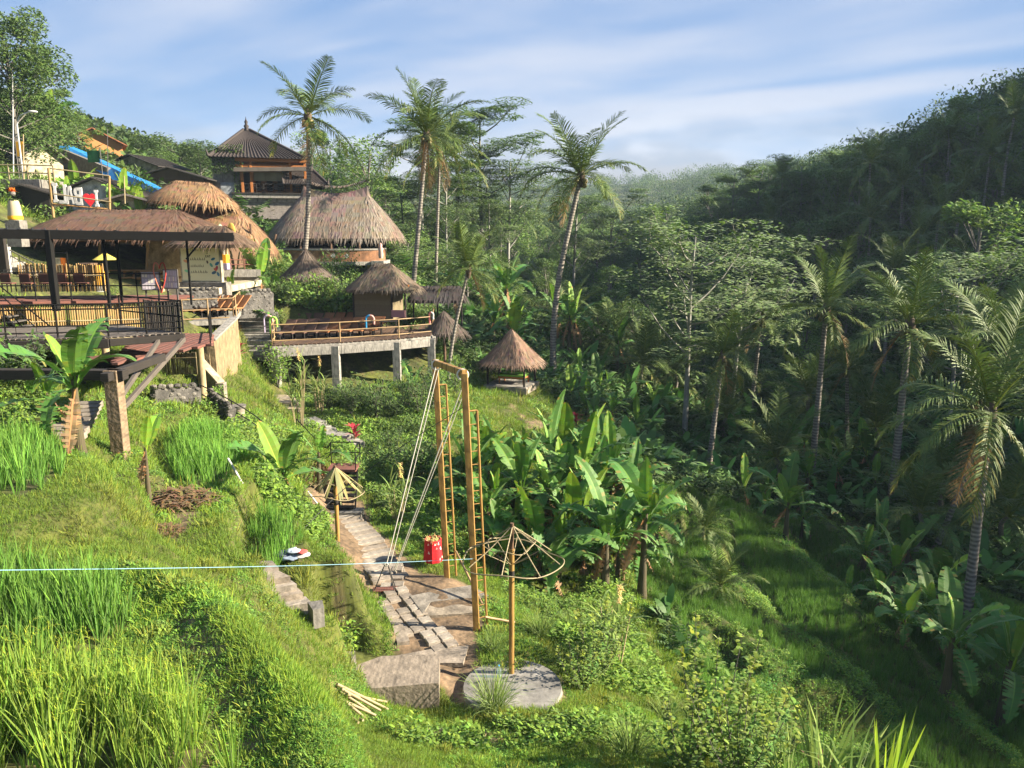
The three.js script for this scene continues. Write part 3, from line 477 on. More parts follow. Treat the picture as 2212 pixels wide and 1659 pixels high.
function featherTree(seed, h, spread, o = {}) { // tall, slender, with flat tiers of fine leaf
  reseed(seed); const wood = [], l = new Leaves(), lean = rr(-0.06, 0.06) * h, top = v3(lean, h * 0.9, rr(-0.03, 0.03) * h);
  wood.push(...branchy([v3(0, -0.5, 0), v3(lean * 0.3, h * 0.35, 0), v3(lean * 0.7, h * 0.65, 0), top], 0.014 * h, 0.004 * h, 7, 6));
  const nb = o.n ?? 13;
  for (let i = 0; i < nb; i++) {
    const t = lerp(o.from ?? 0.42, 0.96, i / nb), az = i * 2.4 + rr(-0.5, 0.5), len = spread * rr(0.55, 1) * (1.05 - 0.5 * Math.abs(t - 0.7)), s = v3(lean * t, h * t * 0.9, 0), dir = dirOf(az, rr(0.35, 0.95)), e = s.clone().addScaledVector(dir, len), m = s.clone().addScaledVector(dir, len * 0.5); m.y -= len * 0.08;
    wood.push(...branchy([s, m, e], 0.0045 * h, 0.0016 * h, 4, 4));
    for (let k = 0; k < 3; k++) { const c = m.clone().lerp(e, 0.35 + k * 0.4).add(v3(rr(-0.6, 0.6), rr(0, 0.5), rr(-0.6, 0.6)).multiplyScalar(spread * 0.2)), rx = spread * rr(0.24, 0.4); if (k) wood.push(bar(e.clone().lerp(m, 0.4), c, 0.0016 * h, 0.001 * h, 4)); cloud(l, c, rx, rx * 0.2, rx, o.leaves ?? 270, o.leaf ?? 0.46, { flat: true, wide: 0.36 }); }
  }
  return { wood: merge(wood), leaf: l.geo() };
}
function broadTree(seed, h, w, o = {}) {
  reseed(seed); const wood = [], l = new Leaves();
  wood.push(...branchy([v3(0, -0.5, 0), v3(rr(-0.2, 0.2), h * 0.3, rr(-0.2, 0.2)), v3(rr(-0.4, 0.4), h * 0.6, rr(-0.3, 0.3)), v3(rr(-0.5, 0.5), h * 0.85, 0)], 0.022 * h, 0.006 * h, 6, 6));
  const n = o.n ?? 22;
  for (let i = 0; i < n; i++) { const t = Math.pow(rnd(), 0.8), y = lerp(o.low ?? 0.35, 0.95, t) * h, R = w * 0.5 * Math.sqrt(Math.max(0.1, 1 - Math.pow((t - 0.35) / 0.75, 2))), az = rr(0, 6.28), q = R * Math.sqrt(rr(0.15, 1)), c = v3(Math.cos(az) * q, y, Math.sin(az) * q), k = w * rr(0.12, 0.22); wood.push(bar(v3(0, y * 0.7, 0), c, 0.005 * h, 0.002 * h, 4)); cloud(l, c, k, k * rr(0.55, 0.85), k, o.leaves ?? 210, o.leaf ?? 0.32, { wide: 0.55 }); }
  return { wood: merge(wood), leaf: l.geo() };
}
function shrubGeo(seed, h, w, n, leaf, o = {}) { reseed(seed); const wood = [], l = new Leaves(); for (let i = 0; i < (o.stems ?? 9); i++) { const az = i * 2.4 + rr(-0.4, 0.4), e = v3(Math.cos(az) * w * 0.5 * rr(0.3, 0.9), h * rr(0.6, 1), Math.sin(az) * w * 0.5 * rr(0.3, 0.9)); wood.push(...branchy([v3(0, -0.1, 0), e.clone().multiplyScalar(0.5).add(v3(0, h * 0.1, 0)), e], 0.008 * h + 0.003, 0.003 * h, 3, 4)); for (let k = 0; k < n / (o.stems ?? 9); k++) { const t = rr(0.2, 1.06), p = e.clone().multiplyScalar(t).add(v3(rr(-1, 1), rr(-0.5, 0.6), rr(-1, 1)).multiplyScalar(w * 0.16)); l.blade(p, dirOf(rr(0, 6.28), rr(-0.2, 1.2)), leaf * rr(0.6, 1.25), leaf * (o.wide ?? 0.42), 0.5, vary(0.3, 0.2), 2); } } return { wood: merge(wood), leaf: l.geo() }; }
function shootGeo(seed, h, w, n, leaf) { // long shoots set with leaves all the way up, of uneven height
  reseed(seed); const wood = [], l = new Leaves();
  for (let i = 0; i < n; i++) { const az = i * 2.4 + rr(-0.5, 0.5), hh = h * rr(0.45, 1), out = w * 0.5 * rr(0.2, 1), pts = [v3(rr(-0.08, 0.08), -0.1, rr(-0.08, 0.08)), v3(Math.cos(az) * out * 0.6, hh * 0.45, Math.sin(az) * out * 0.6), v3(Math.cos(az) * out, hh, Math.sin(az) * out)], cv = new THREE.CatmullRomCurve3(pts); wood.push(...branchy(pts, 0.012, 0.004, 4, 4)); const tone = vary(0.2, 0.2), m = Math.round(hh / 0.028); for (let k = 0; k < m; k++) { const t = rr(0.12, 1), p = cv.getPointAt(t).add(v3(rr(-0.07, 0.07), 0, rr(-0.07, 0.07)).multiplyScalar(1.6 - t)); const v = vary(0.22, 0.12).map((q, j) => q * tone[j] * (t > 0.85 ? [1.5, 1.3, 1][j] : 1)); l.blade(p, dirOf(k * 2.4, rr(0, 1.1)), leaf * rr(0.6, 1.2) * (1.1 - 0.4 * t), leaf * 0.42, 0.7, v, 3); } }
  return { wood: merge(wood), leaf: l.geo() };
}
function tree(name, label, cat, proto, p, scale, turn, mat, group, bark = M.bark) {
  const t = thing(name, label, cat, p, turn, group); const w = mesh('trunk', proto.wood, bark, t), c = mesh('crown', proto.leaf, mat, t); w.scale.copy(typeof scale === 'number' ? v3(scale, scale, scale) : scale); c.scale.copy(w.scale); return t;
}
const PR = {
  feather: [featherTree(1, 20, 5.2), featherTree(2, 18, 5.6, { n: 12 }), featherTree(3, 22, 5, { n: 15, from: 0.5 }), featherTree(4, 13, 5.5, { n: 15, from: 0.4, leaves: 95 })],
  broad: [broadTree(11, 11, 8), broadTree(12, 9, 8.5), broadTree(13, 13, 7.5, { low: 0.25 }), broadTree(14, 10, 7, { n: 18 })],
  near: [broadTree(15, 12, 9, { n: 34, leaves: 420, leaf: 0.3, low: 0.2 })],
  fine: [shootGeo(26, 2.2, 1.5, 13, 0.15), shootGeo(27, 1.6, 1.7, 15, 0.13)],
  shrub: [shrubGeo(21, 1.4, 1.6, 700, 0.16), shrubGeo(22, 1.2, 1.8, 800, 0.13), shrubGeo(23, 2.2, 1.8, 900, 0.15)],
};
// small-crowned palm as one crown, for the far ones
const farPalm = (() => { const mk = (seed) => { reseed(seed); const gs = []; let a = 0; for (let i = 0; i < 17; i++) { a += 2.4; const g = FR[clamp(Math.floor(i / 17 * 8 + rr(-0.5, 0.5)), 0, 7)][i % 2].clone(); g.rotateY(a); gs.push(g); } return mergeGeometries(gs); }; return [mk(5), mk(6)]; })();
const farTrunk = trunkGeo([v3(0, -1, 0), v3(0.1, 4, 0), v3(0.25, 8, 0), v3(0, 11, 0)], 0.19, 0.12, 10);
function smallPalm(label, p, h, size, turn, group) { const t = thing('coconut_palm', label, 'palm tree', p, turn, group); const w = mesh('trunk', farTrunk, M.trunk, t); w.scale.set(size / 4.5, h / 11, size / 4.5); const c = mesh('crown', farPalm[turn > 3 ? 1 : 0], L.palm, t); c.position.y = h; c.scale.setScalar(size / 4.5); return t; }
// ---------------------------------------------------------------- buildings
const strawMat = new THREE.MeshStandardMaterial({ color: C(1, 1, 1), vertexColors: true, roughness: 0.95, side: THREE.DoubleSide });
// a thatched roof: eaves rx by rz (rounded), a ridge, straw laid in courses; a = colour
function thatch(seed, rx, rz, ridge, h, o = {}) {
  reseed(seed); const l = new Leaves(), base = o.col ?? [0.22, 0.15, 0.095], pw = o.round ?? 5, prof = o.prof ?? 1.0, rows = o.rows ?? 13, dens = o.dens ?? 1, sag = o.sag ?? 0;
  const eave = (a) => { const c = Math.cos(a), s = Math.sin(a), k = Math.pow(Math.pow(Math.abs(c), pw) + Math.pow(Math.abs(s), pw), -1 / pw); return [c * k * rx, s * k * rz]; };
  const P = (a, t) => { const [ex, ez] = eave(a), gx = clamp(ex, -ridge, ridge) * (o.taper ?? 1), y = h * Math.pow(t, prof) - sag * Math.sin(PI * t) * 0.3 + (t > 0.92 && o.sagRidge ? o.sagRidge * Math.pow(Math.abs(gx) / Math.max(ridge, 0.01), 2) * (t - 0.92) / 0.08 : 0); return v3(lerp(ex, gx, t), y, lerp(ez, 0, t)); };
  const N = 64, tone = (p = null) => { if (p) { const n = fbm(p.x * 0.9 + seed, p.y * 1.6 + p.z * 0.9, 5, 4), k = rr(0.6, 1.3) * (0.55 + 0.9 * n), g = sstep(0.5, 0.68, n) * 0.55; return [base[0] * k * (1 - 0.12 * g), base[1] * k * (1 + 0.1 * g), base[2] * k * (1 + 0.3 * g)]; } const k = rr(0.55, 1.35), w = rr(-0.12, 0.12); return [base[0] * k * (1 + w), base[1] * k, base[2] * k * (1 - w)]; };
  for (let j = 0; j < 10; j++) for (let i = 0; i < N; i++) { const a0 = i / N * 2 * PI, a1 = (i + 1) / N * 2 * PI, t0 = j / 10, t1 = (j + 1) / 10; l.quad(P(a0, t0), P(a1, t0), P(a1, t1), P(a0, t1), base.map((x) => x * rr(0.55, 0.8))); }
  for (let i = 0; i < N; i++) { const a0 = i / N * 2 * PI, a1 = (i + 1) / N * 2 * PI, d = v3(0, -0.16, 0); l.quad(P(a0, 0), P(a1, 0), P(a1, 0).multiplyScalar(0.97).add(d), P(a0, 0).multiplyScalar(0.97).add(d), base.map((x) => x * 0.6)); }
  const per = 2 * PI * Math.sqrt((rx * rx + rz * rz) / 2), slope = Math.hypot(Math.min(rx, rz), h);
  for (let j = 0; j <= rows; j++) { const t = j / rows, n = Math.round(per * (1 - 0.8 * t) * 11 * dens); for (let i = 0; i < n; i++) { const a = rr(0, 2 * PI), tt = clamp(t + rr(-0.4, 0.4) / rows, 0, 1), p = P(a, tt), q = P(a, Math.max(0, tt - 0.05)), d = tt < 0.05 ? P(a, 0).sub(P(a, 0.06)) : q.sub(p); d.normalize(); const side = P(a + 0.02, tt).sub(P(a - 0.02, tt)); p.y += rr(0.0, 0.05); l.blade(p, d.add(v3(rr(-0.18, 0.18), rr(-0.05, 0.12), rr(-0.18, 0.18))), (o.len ?? 0.55) * rr(0.6, 1.3), rr(0.02, 0.05), j === 0 ? rr(0.3, 0.9) : rr(-0.1, 0.3), tone(p), 2, side, 0.008); } }
  if (ridge > 0.2) for (let i = 0; i < 90 * ridge; i++) { const x = rr(-ridge, ridge), p = v3(x, P(0, 1).y + 0.03 + (o.sagRidge ?? 0) * Math.pow(Math.abs(x) / ridge, 2), 0); l.blade(p, v3(rr(-0.3, 0.3), -0.35, rnd() < 0.5 ? 1 : -1), rr(0.35, 0.6), 0.05, 0.4, tone().map((q) => q * 0.85), 2, v3(1, 0, 0), 0.01); }
  return l.geo();
}
const plankMat = [M.greytimber, std(C(0.14, 0.115, 0.095), { map: T.grain }), std(C(0.205, 0.17, 0.14), { map: T.grain })];
// boards laid side by side over a polygon; each board is a part
function boards(parent, P, y, step, th, mats, alongX = false, name = 'plank') {
  const k = alongX ? 1 : 0, o = 1 - k, lo = Math.min(...P.map((p) => p[k])), hi = Math.max(...P.map((p) => p[k])); let i = 0;
  for (let a = lo + step / 2; a < hi; a += step, i++) {
    const xs = []; for (let m = 0, n = P.length - 1; m < P.length; n = m++) { const p = P[m], q = P[n]; if ((p[k] > a) !== (q[k] > a)) xs.push(p[o] + (q[o] - p[o]) * (a - p[k]) / (q[k] - p[k])); }
    xs.sort((p, q) => p - q); if (xs.length < 2 || xs[1] - xs[0] < 0.1) continue; const c = (xs[0] + xs[1]) / 2, len = xs[1] - xs[0] + rr(-0.03, 0.03);
    const g = alongX ? box(len, th, step * 0.93, c, y + rr(-0.004, 0.004), a) : box(step * 0.93, th, len, a, y + rr(-0.004, 0.004), c); mesh(name, g, mats[i % mats.length], parent);
  }
}
// a panel of upright bamboo canes between two points on its foot line
function canes(p, q, h, step = 0.07, r = 0.03, jag = 0.06) { const gs = [], n = Math.max(2, Math.round(p.distanceTo(q) / step)); for (let i = 0; i < n; i++) { const a = p.clone().lerp(q, (i + 0.5) / n), t = h * (1 + rr(-jag, jag)); gs.push(bar(a, a.clone().add(v3(rr(-0.015, 0.015), t, rr(-0.015, 0.015))), r * rr(0.75, 1.1), r * rr(0.7, 1), 5)); } return merge(gs); }
const lift = (p, dy) => p.clone().add(v3(0, dy, 0));
// a railing along points: posts and rails
function railing(parent, pts, h, rails, r, mat, postEvery = 1.2, o = {}) {
  const posts = []; for (let i = 1; i < pts.length; i++) { const a = pts[i - 1], b = pts[i], n = Math.max(1, Math.round(a.distanceTo(b) / postEvery)); for (let k = i === 1 ? 0 : 1; k <= n; k++) posts.push(a.clone().lerp(b, k / n)); }
  for (const p of posts) mesh('post', o.square ? beam(p, lift(p, h), r * 2.4, r * 2.4) : bar(p, lift(p, h), r * 1.15, r * 1.15, 6), mat, parent);
  for (const f of rails) for (let i = 1; i < pts.length; i++) mesh('rail', o.square ? beam(lift(pts[i - 1], h * f), lift(pts[i], h * f), r * 1.7, r * 1.7) : bar(lift(pts[i - 1], h * f), lift(pts[i], h * f), r, r, 6), mat, parent);
  if (o.bars) { const gs = []; for (let i = 1; i < pts.length; i++) { const a = pts[i - 1], b = pts[i], n = Math.round(a.distanceTo(b) / o.bars); for (let k = 0; k < n; k++) { const c = a.clone().lerp(b, (k + 0.5) / n); gs.push(bar(lift(c, h * 0.08), lift(c, h * 0.96), r * 0.4, r * 0.4, 4)); } } mesh('bars', gs, mat, parent).userData.kind = 'stuff'; }
}
const origin = v3(0, 0, 0);
const flat = (P, y) => P.map(([x, z]) => v3(x, y, z));
function prism(P, y0, y1) { const s = new THREE.Shape(P.map(([x, z]) => new THREE.Vector2(x, z))); const g = new THREE.ExtrudeGeometry(s, { depth: y1 - y0, bevelEnabled: false }); g.rotateX(PI / 2); g.translate(0, y1, 0); return metric(g); }

{ // A. the timber viewing platform on its tall post
  const h = 2.88, P = polyOf([[-190, 744, h], [14, 733, h], [235, 728, h], [396, 718, h], [262, 702, h], [-190, 708, h]]), t = thing('viewing_platform', 'dark timber viewing platform on one tall post, behind the banana plant', 'platform', origin); reseed(31);
  boards(t, P, -h - 0.02, 0.14, 0.04, plankMat);
  const E = flat(P, -h); mesh('edge_beam', [beam(lift(E[0], -0.18), lift(E[1], -0.18), 0.16, 0.26), beam(lift(E[1], -0.18), lift(E[2], -0.18), 0.16, 0.26), beam(lift(E[2], -0.16), lift(E[3], -0.14), 0.12, 0.2), beam(lift(E[3], -0.14), lift(E[4], -0.16), 0.12, 0.2)], M.darktimber, t);
  railing(t, [E[0], E[1], E[2], E[3]].map((p) => lift(p.clone().multiplyScalar(1.004), 0)), 0.92, [1, 0.86, 0.36, 0.16], 0.022, M.blacksteel, 1.15, { bars: 0.55 });
  railing(t, [E[3], E[4]], 0.92, [1, 0.5], 0.022, M.blacksteel, 1.2);
  mesh('slat_screen', [canes(E[3].clone().lerp(E[4], 0.02), E[3].clone().lerp(E[4], 0.6), 0.86, 0.09, 0.03, 0.02)], M.darktimber, t);
  const f = onGround(262, 985), top = v3(f.x, -h - 0.32, f.z), hd = E[2].clone().lerp(E[4], 0.35); hd.y = -h - 0.3;
  mesh('post', beam(lift(f, -0.4), v3(f.x, -h - 0.3, f.z), 0.32, 0.32), std(C(0.24, 0.17, 0.105), { map: T.streak, bumpMap: T.bumpy, bumpScale: 0.02 }), t);
  mesh('post_head', [beam(v3(f.x - 2.8, -h - 0.42, f.z - 0.1), v3(f.x + 0.3, -h - 0.42, f.z), 0.26, 0.24), beam(v3(f.x, -h - 0.42, f.z + 0.4), v3(f.x, -h - 0.42, f.z - 2.6), 0.2, 0.2)], M.darktimber, t);
  mesh('strut', beam(v3(f.x, -h - 1.35, f.z - 0.1), lift(E[3], -0.2), 0.11, 0.13), M.greytimber, t); mesh('strut', beam(v3(f.x, -h - 1.15, f.z + 0.05), lift(E[3].clone().lerp(E[2], 0.35), -0.2), 0.1, 0.12), M.greytimber, t);
}
{ // B. the bamboo tiers behind it
  const p0 = at(-160, 752, 24.3), p1 = at(372, 731, 28.7), hh = 1.38; reseed(41);
  const t = thing('bamboo_wall', 'sunlit bamboo cane wall behind the viewing platform', 'bamboo wall', origin); mesh('cane_panel', canes(p0, p1, hh, 0.075, 0.034, 0.015), M.bamboo, t);
  mesh('cross_cane', [bar(lift(p0, 0.75), lift(p1, 0.75).add(v3(0, 0, 0.04)), 0.025), bar(lift(p0, 0.1).add(v3(0, 0, 0.05)), lift(p1, 0.1).add(v3(0, 0, 0.05)), 0.025)], M.bamboopale, t);
  const q0 = lift(p0, hh + 0.02), q1 = lift(p1, hh + 0.02), d = v3(0, 0, -2.6), w = thing('upper_walkway', 'long red-brown plank walkway on top of the bamboo wall', 'walkway', origin);
  for (let i = 0; i < 4; i++) { const o = d.clone().multiplyScalar((i + 0.5) / 4 * 1).add(v3(0, 0, 0.2)); mesh('board', beam(q0.clone().add(o), q1.clone().add(o), 0.6, 0.09), M.redboard, w); }
  railing(w, [lift(q0, 0.04), lift(q1, 0.04)], 0.95, [1, 0.55, 0.12], 0.02, M.blacksteel, 1.05, {});
  const u0 = q0.clone().add(v3(0, 0, -2.6)), u1 = at(232, 652, 29.6), fence = thing('bamboo_fence', 'upper bamboo fence with red seat backs behind the walkway rail', 'bamboo fence', origin);
  mesh('cane_panel', canes(v3(u0.x, q0.y, u1.z + 0.2), v3(u1.x, q0.y, u1.z), 1.02, 0.075, 0.034, 0.05), M.bamboo, fence); mesh('cross_cane', bar(v3(u0.x, q0.y + 0.6, u1.z + 0.27), v3(u1.x, q0.y + 0.6, u1.z + 0.07), 0.03), M.bamboopale, fence);
  const seats = [[20, 622], [62, 622], [104, 624], [140, 622], [178, 624]]; seats.forEach(([u, v], i) => { const p = at(u, v, 29.2); p.y = q0.y; const s = thing('walkway_chair', ['first', 'second', 'third', 'fourth', 'fifth'][i] + ' red wooden chair from the left on the plank walkway', 'chair', p, 0, 'chairs on the walkway'); mesh('seat', box(0.5, 0.05, 0.45, 0, 0.42, 0), M.redboard, s); mesh('backrest', box(0.5, 0.4, 0.04, 0, 0.68, 0.22, 0, 0.1), M.redboard, s); for (const x of [-0.21, 0.21]) for (const z of [-0.18, 0.18]) mesh('leg', box(0.05, 0.42, 0.05, x, 0.21, z), M.darktimber, s); s.scale.setScalar(0.78); });
  // steel stair coming down at the left edge
  const st = thing('steel_stair', 'black steel stair with diagonal rails at the left edge of the platform', 'stair', origin), a = at(-40, 690, 25), b = at(95, 742, 24.4), a0 = at(-60, 640, 25.2);
  const top = at(0, 618, 25.4), bot = at(152, 740, 24.2); mesh('rail', bar(top, bot, 0.022), M.blacksteel, st); mesh('rail', bar(lift(top, -0.3), lift(bot, -0.3).add(v3(-0.3, 0, 0)), 0.02), M.blacksteel, st); mesh('rail', bar(lift(top, -0.62), lift(bot, -0.2).add(v3(-0.9, 0, 0)), 0.02), M.blacksteel, st);
  mesh('stringer', beam(lift(top, -1.0), lift(bot, -0.25).add(v3(-1.2, 0, 0)), 0.06, 0.22), M.blacksteel, st); for (let i = 0; i < 6; i++) { const c = lift(top, -1.0).lerp(lift(bot, -0.25).add(v3(-1.2, 0, 0)), (i + 0.5) / 6); mesh('tread', box(0.26, 0.04, 0.9, c.x, c.y + 0.08, c.z - 0.4), M.greysteel, st); }
  // lower right terrace: red deck on round posts, with two bamboo panels under it
  const hd = 3.55, P = polyOf([[240, 788, hd], [455, 745, hd], [458, 722, hd], [300, 722, hd]]), dk = thing('red_deck', 'red-brown plank deck on round posts right of the viewing platform', 'deck', origin); boards(dk, P, -hd, 0.2, 0.08, [M.redboard, std(C(0.24, 0.10, 0.075), { map: T.grain })]);
  const E = flat(P, -hd); railing(dk, [lift(E[1], 0.04), lift(E[2], 0.04)], 0.85, [1, 0.6, 0.2], 0.018, M.blacksteel, 0.9);
  for (const [u, d2] of [[432, 26.2], [332, 27.5], [228, 25.4]]) { const c = at(u, 760, d2); mesh('post', bar(v3(c.x, H(c.x, c.z) - 0.3, c.z), v3(c.x, -hd - 0.06, c.z), 0.13, 0.12, 10), M.plaster, dk); }
  const g1 = at(236, 822, 26.6), g2 = at(345, 810, 27.2), g3 = at(428, 808, 27); const fA = thing('bamboo_screen', 'pale bamboo screen hanging under the red deck', 'bamboo screen', origin, 0, 'bamboo screens under the red deck'), fB = thing('bamboo_screen', 'darker weathered bamboo screen beside the round post', 'bamboo screen', origin, 0, 'bamboo screens under the red deck');
  mesh('cane_panel', canes(g1, g2, 0.78, 0.05, 0.024, 0.05), M.bamboo, fA); mesh('cross_cane', bar(lift(g1, 0.5).add(v3(0, 0, 0.05)), lift(g2, 0.5).add(v3(0, 0, 0.05)), 0.02), M.bamboopale, fA);
  mesh('cane_panel', canes(g2, g3, 0.78, 0.05, 0.024, 0.03), M.bamboomat, fB); mesh('cross_cane', bar(lift(g2, 0.6).add(v3(0, 0, 0.05)), lift(g3, 0.6).add(v3(0, 0, 0.05)), 0.02), M.bamboopale, fB);
  // lowest red deck glimpsed under the platform
  const lo = thing('lower_red_deck', 'lower red plank deck half hidden under the platform', 'deck', origin), l0 = at(70, 792, 24.2), l1 = at(248, 775, 24.4); for (let i = 0; i < 3; i++) mesh('board', beam(l0.clone().add(v3(0, 0, -i * 0.4)), l1.clone().add(v3(0, 0, -i * 0.4)), 0.38, 0.1), M.redboard, lo); mesh('wall', [beam(lift(l0, -0.45).add(v3(0, 0, -0.9)), lift(l1, -0.45).add(v3(0, 0, -0.9)), 0.1, 0.7)], M.darktimber, lo);
}
{ // C. black canopy roof with its posts
  const t = thing('canopy_roof', 'low black metal canopy roof over the upper terrace at left', 'canopy', origin), a = at(-150, 513, 24.8), b = at(505, 516, 27.4), c = at(500, 512, 29.4), d = at(-150, 494, 27);
  const l = new Leaves(), K = [1, 1, 1]; l.quad(a, b, c, d, K); l.quad(lift(a, 0.09), lift(b, 0.07), lift(c, 0.07), lift(d, 0.09), K); const g = l.geo(); g.deleteAttribute('color'); mesh('roof_sheet', g, std(C(0.012, 0.012, 0.012), { side: THREE.DoubleSide, roughness: 0.95 }), t);
  mesh('fascia', [beam(lift(a, 0.14), lift(b, 0.06), 0.05, 0.3), beam(lift(b, 0.05), lift(c, 0.04), 0.05, 0.16)], M.blacksteel, t);
  const ribs = []; for (let i = 0; i < 26; i++) ribs.push(beam(lift(a, 0.12).lerp(lift(b, 0.1), i / 25), lift(d, 0.12).lerp(lift(c, 0.1), i / 25), 0.05, 0.05)); mesh('ribs', ribs, std(C(0.012, 0.012, 0.012), { roughness: 0.95 }), t).userData.kind = 'stuff';
  for (const [u, dd, w] of [[104, 25.8, 0.2], [222, 26.6, 0.1], [250, 27.6, 0.09], [402, 28, 0.07], [108, 27, 0.08]]) { const p = at(u, 510, dd); mesh('post', beam(v3(p.x, -2.6, p.z), v3(p.x, 0.05, p.z), w, w), M.blacksteel, t); }
  const br = at(402, 560, 28); mesh('brace', beam(br, at(438, 516, 28.2), 0.05, 0.06), M.blacksteel, t);
}
{ // D/E. cafe with yellow walls under a low thatch
  const d = 38.5, s = d / 1671, c = at(285, 610, d), base = -2.55, t = thing('cafe_building', 'yellow-walled open cafe under the low brown thatched roof', 'building', v3(c.x, base, c.z), 0);
  reseed(51); const W = 8.6; KEEP.push([[-33, -30], [-13.2, -30], [-13.2, -43], [-33, -43]]); mesh('long_wall', [box(9, 2.1, 0.18, -7.2, 1.0, -3.0)], M.plaster, t);
  // wall with two real openings, a closed room behind it
  mesh('wall', [box(1.0, 2.3, 0.18, -4.2, 1.15, -2.6), box(0.55, 2.3, 0.18, -2.7, 1.15, -2.6), box(4.0, 2.3, 0.18, 1.9, 1.15, -2.6), box(2.6, 0.6, 0.18, -1.3, 0.3, -2.6), box(2.6, 0.4, 0.18, -1.3, 2.1, -2.6), box(0.9, 0.6, 0.18, -3.3, 0.3, -2.6), box(0.9, 0.5, 0.18, -3.3, 2.05, -2.6), box(2.6, 2.3, 0.16, 1.9, 1.15, -0.6), box(0.2, 2.3, 2.2, 3.15, 1.15, -1.6)], M.plaster, t);
  mesh('room', [box(8.6, 2.3, 0.15, -0.4, 1.15, -5.6), box(0.15, 2.3, 3, -4.6, 1.15, -4.1), box(0.15, 2.3, 3, 3.8, 1.15, -4.1), box(8.6, 0.1, 3.2, -0.4, 2.3, -4.1), box(8.6, 0.1, 3.2, -0.4, -0.02, -4.1)], M.timber, t);
  mesh('counter', box(4.4, 0.16, 0.6, -0.9, 0.9, -1.7), M.pine, t); mesh('counter_front', box(4.2, 0.8, 0.1, -0.9, 0.42, -1.5), M.plaster, t);
  mesh('floor', box(W + 10, 0.3, 6.2, -4, -0.15, -0.4), M.cream, t);
  for (const x of [-3.6, -1.2, 1.1]) mesh('post', bar(v3(x, 0, 0.9), v3(x + 0.25, 2.5, 0.7), 0.06), M.bamboo, t);
  const r = mesh('thatched_roof', thatch(61, 5.1, 3.1, 2.4, 1.35, { col: [0.16, 0.085, 0.05], rows: 12, prof: 0.8, round: 3 }), strawMat, t); r.position.set(-0.3, 2.25, -0.9);
  // painted wall with the menu
  const cv = document.createElement('canvas'); cv.width = 512; cv.height = 460; const x = cv.getContext('2d'); x.fillStyle = '#e6dcae'; x.fillRect(0, 0, 512, 460);
  x.fillStyle = '#2b2a26'; x.font = '50px serif'; x.fillText('Dont Forget', 130, 66); x.font = '30px serif'; x.fillText('to', 340, 104); x.font = 'bold 42px sans-serif'; x.fillText('EAT', 326, 150); x.strokeStyle = '#7d7358'; x.lineWidth = 6; for (const [ly, n] of [[190, 9], [280, 8], [360, 10]]) for (let i = 0; i < n; i++) { x.beginPath(); x.moveTo(120 + i * 23, ly); x.lineTo(126 + i * 23 + (i % 3) * 4, ly - 24 - (i * 7 % 3) * 5); x.lineTo(134 + i * 23, ly - 4); x.stroke(); }
  const blob = (cx, cy, r2, col) => { x.fillStyle = col; x.beginPath(); x.ellipse(cx, cy, r2, r2 * 0.55, cx, 0, 7); x.fill(); }; for (const [a, b, e, f] of [[430, 170, 30, '#2d6f86'], [480, 230, 34, '#1f6b8f'], [400, 250, 30, '#57a08a'], [470, 290, 32, '#b03a4a'], [450, 310, 26, '#d8603a'], [430, 350, 34, '#3f5d74'], [485, 370, 30, '#567f8e'], [60, 330, 30, '#8dcf9a'], [60, 200, 34, '#e8a070'], [95, 400, 22, '#6fbf8a'], [350, 210, 22, '#5d4c40']]) blob(a, b, e, f);
  const ct = new THREE.CanvasTexture(cv); ct.colorSpace = THREE.SRGBColorSpace; const p = at(433, 572, 36.4), m = thing('menu_wall', 'cream painted wall with menu lettering and flowers at the right end of the cafe', 'wall', v3(p.x, p.y, p.z), -0.12);
  const mw = mesh('wall', box(2.0, 1.75, 0.2, 0, 0.05, -0.12), M.cream, m), face = mesh('painting', new THREE.PlaneGeometry(1.86, 1.6), std(C(0.9, 0.9, 0.9), { map: ct }), m); face.position.set(0, 0.06, -0.012);
  mesh('stone_foot', box(2.3, 1.0, 0.5, 0.1, -1.3, -0.15), M.stone, m); const th = mesh('thatched_roof', thatch(63, 1.8, 1.2, 0.6, 0.8, { col: [0.17, 0.11, 0.07], rows: 8, dens: 1.2 }), strawMat, m); th.position.set(0.5, 0.95, -0.4);
}
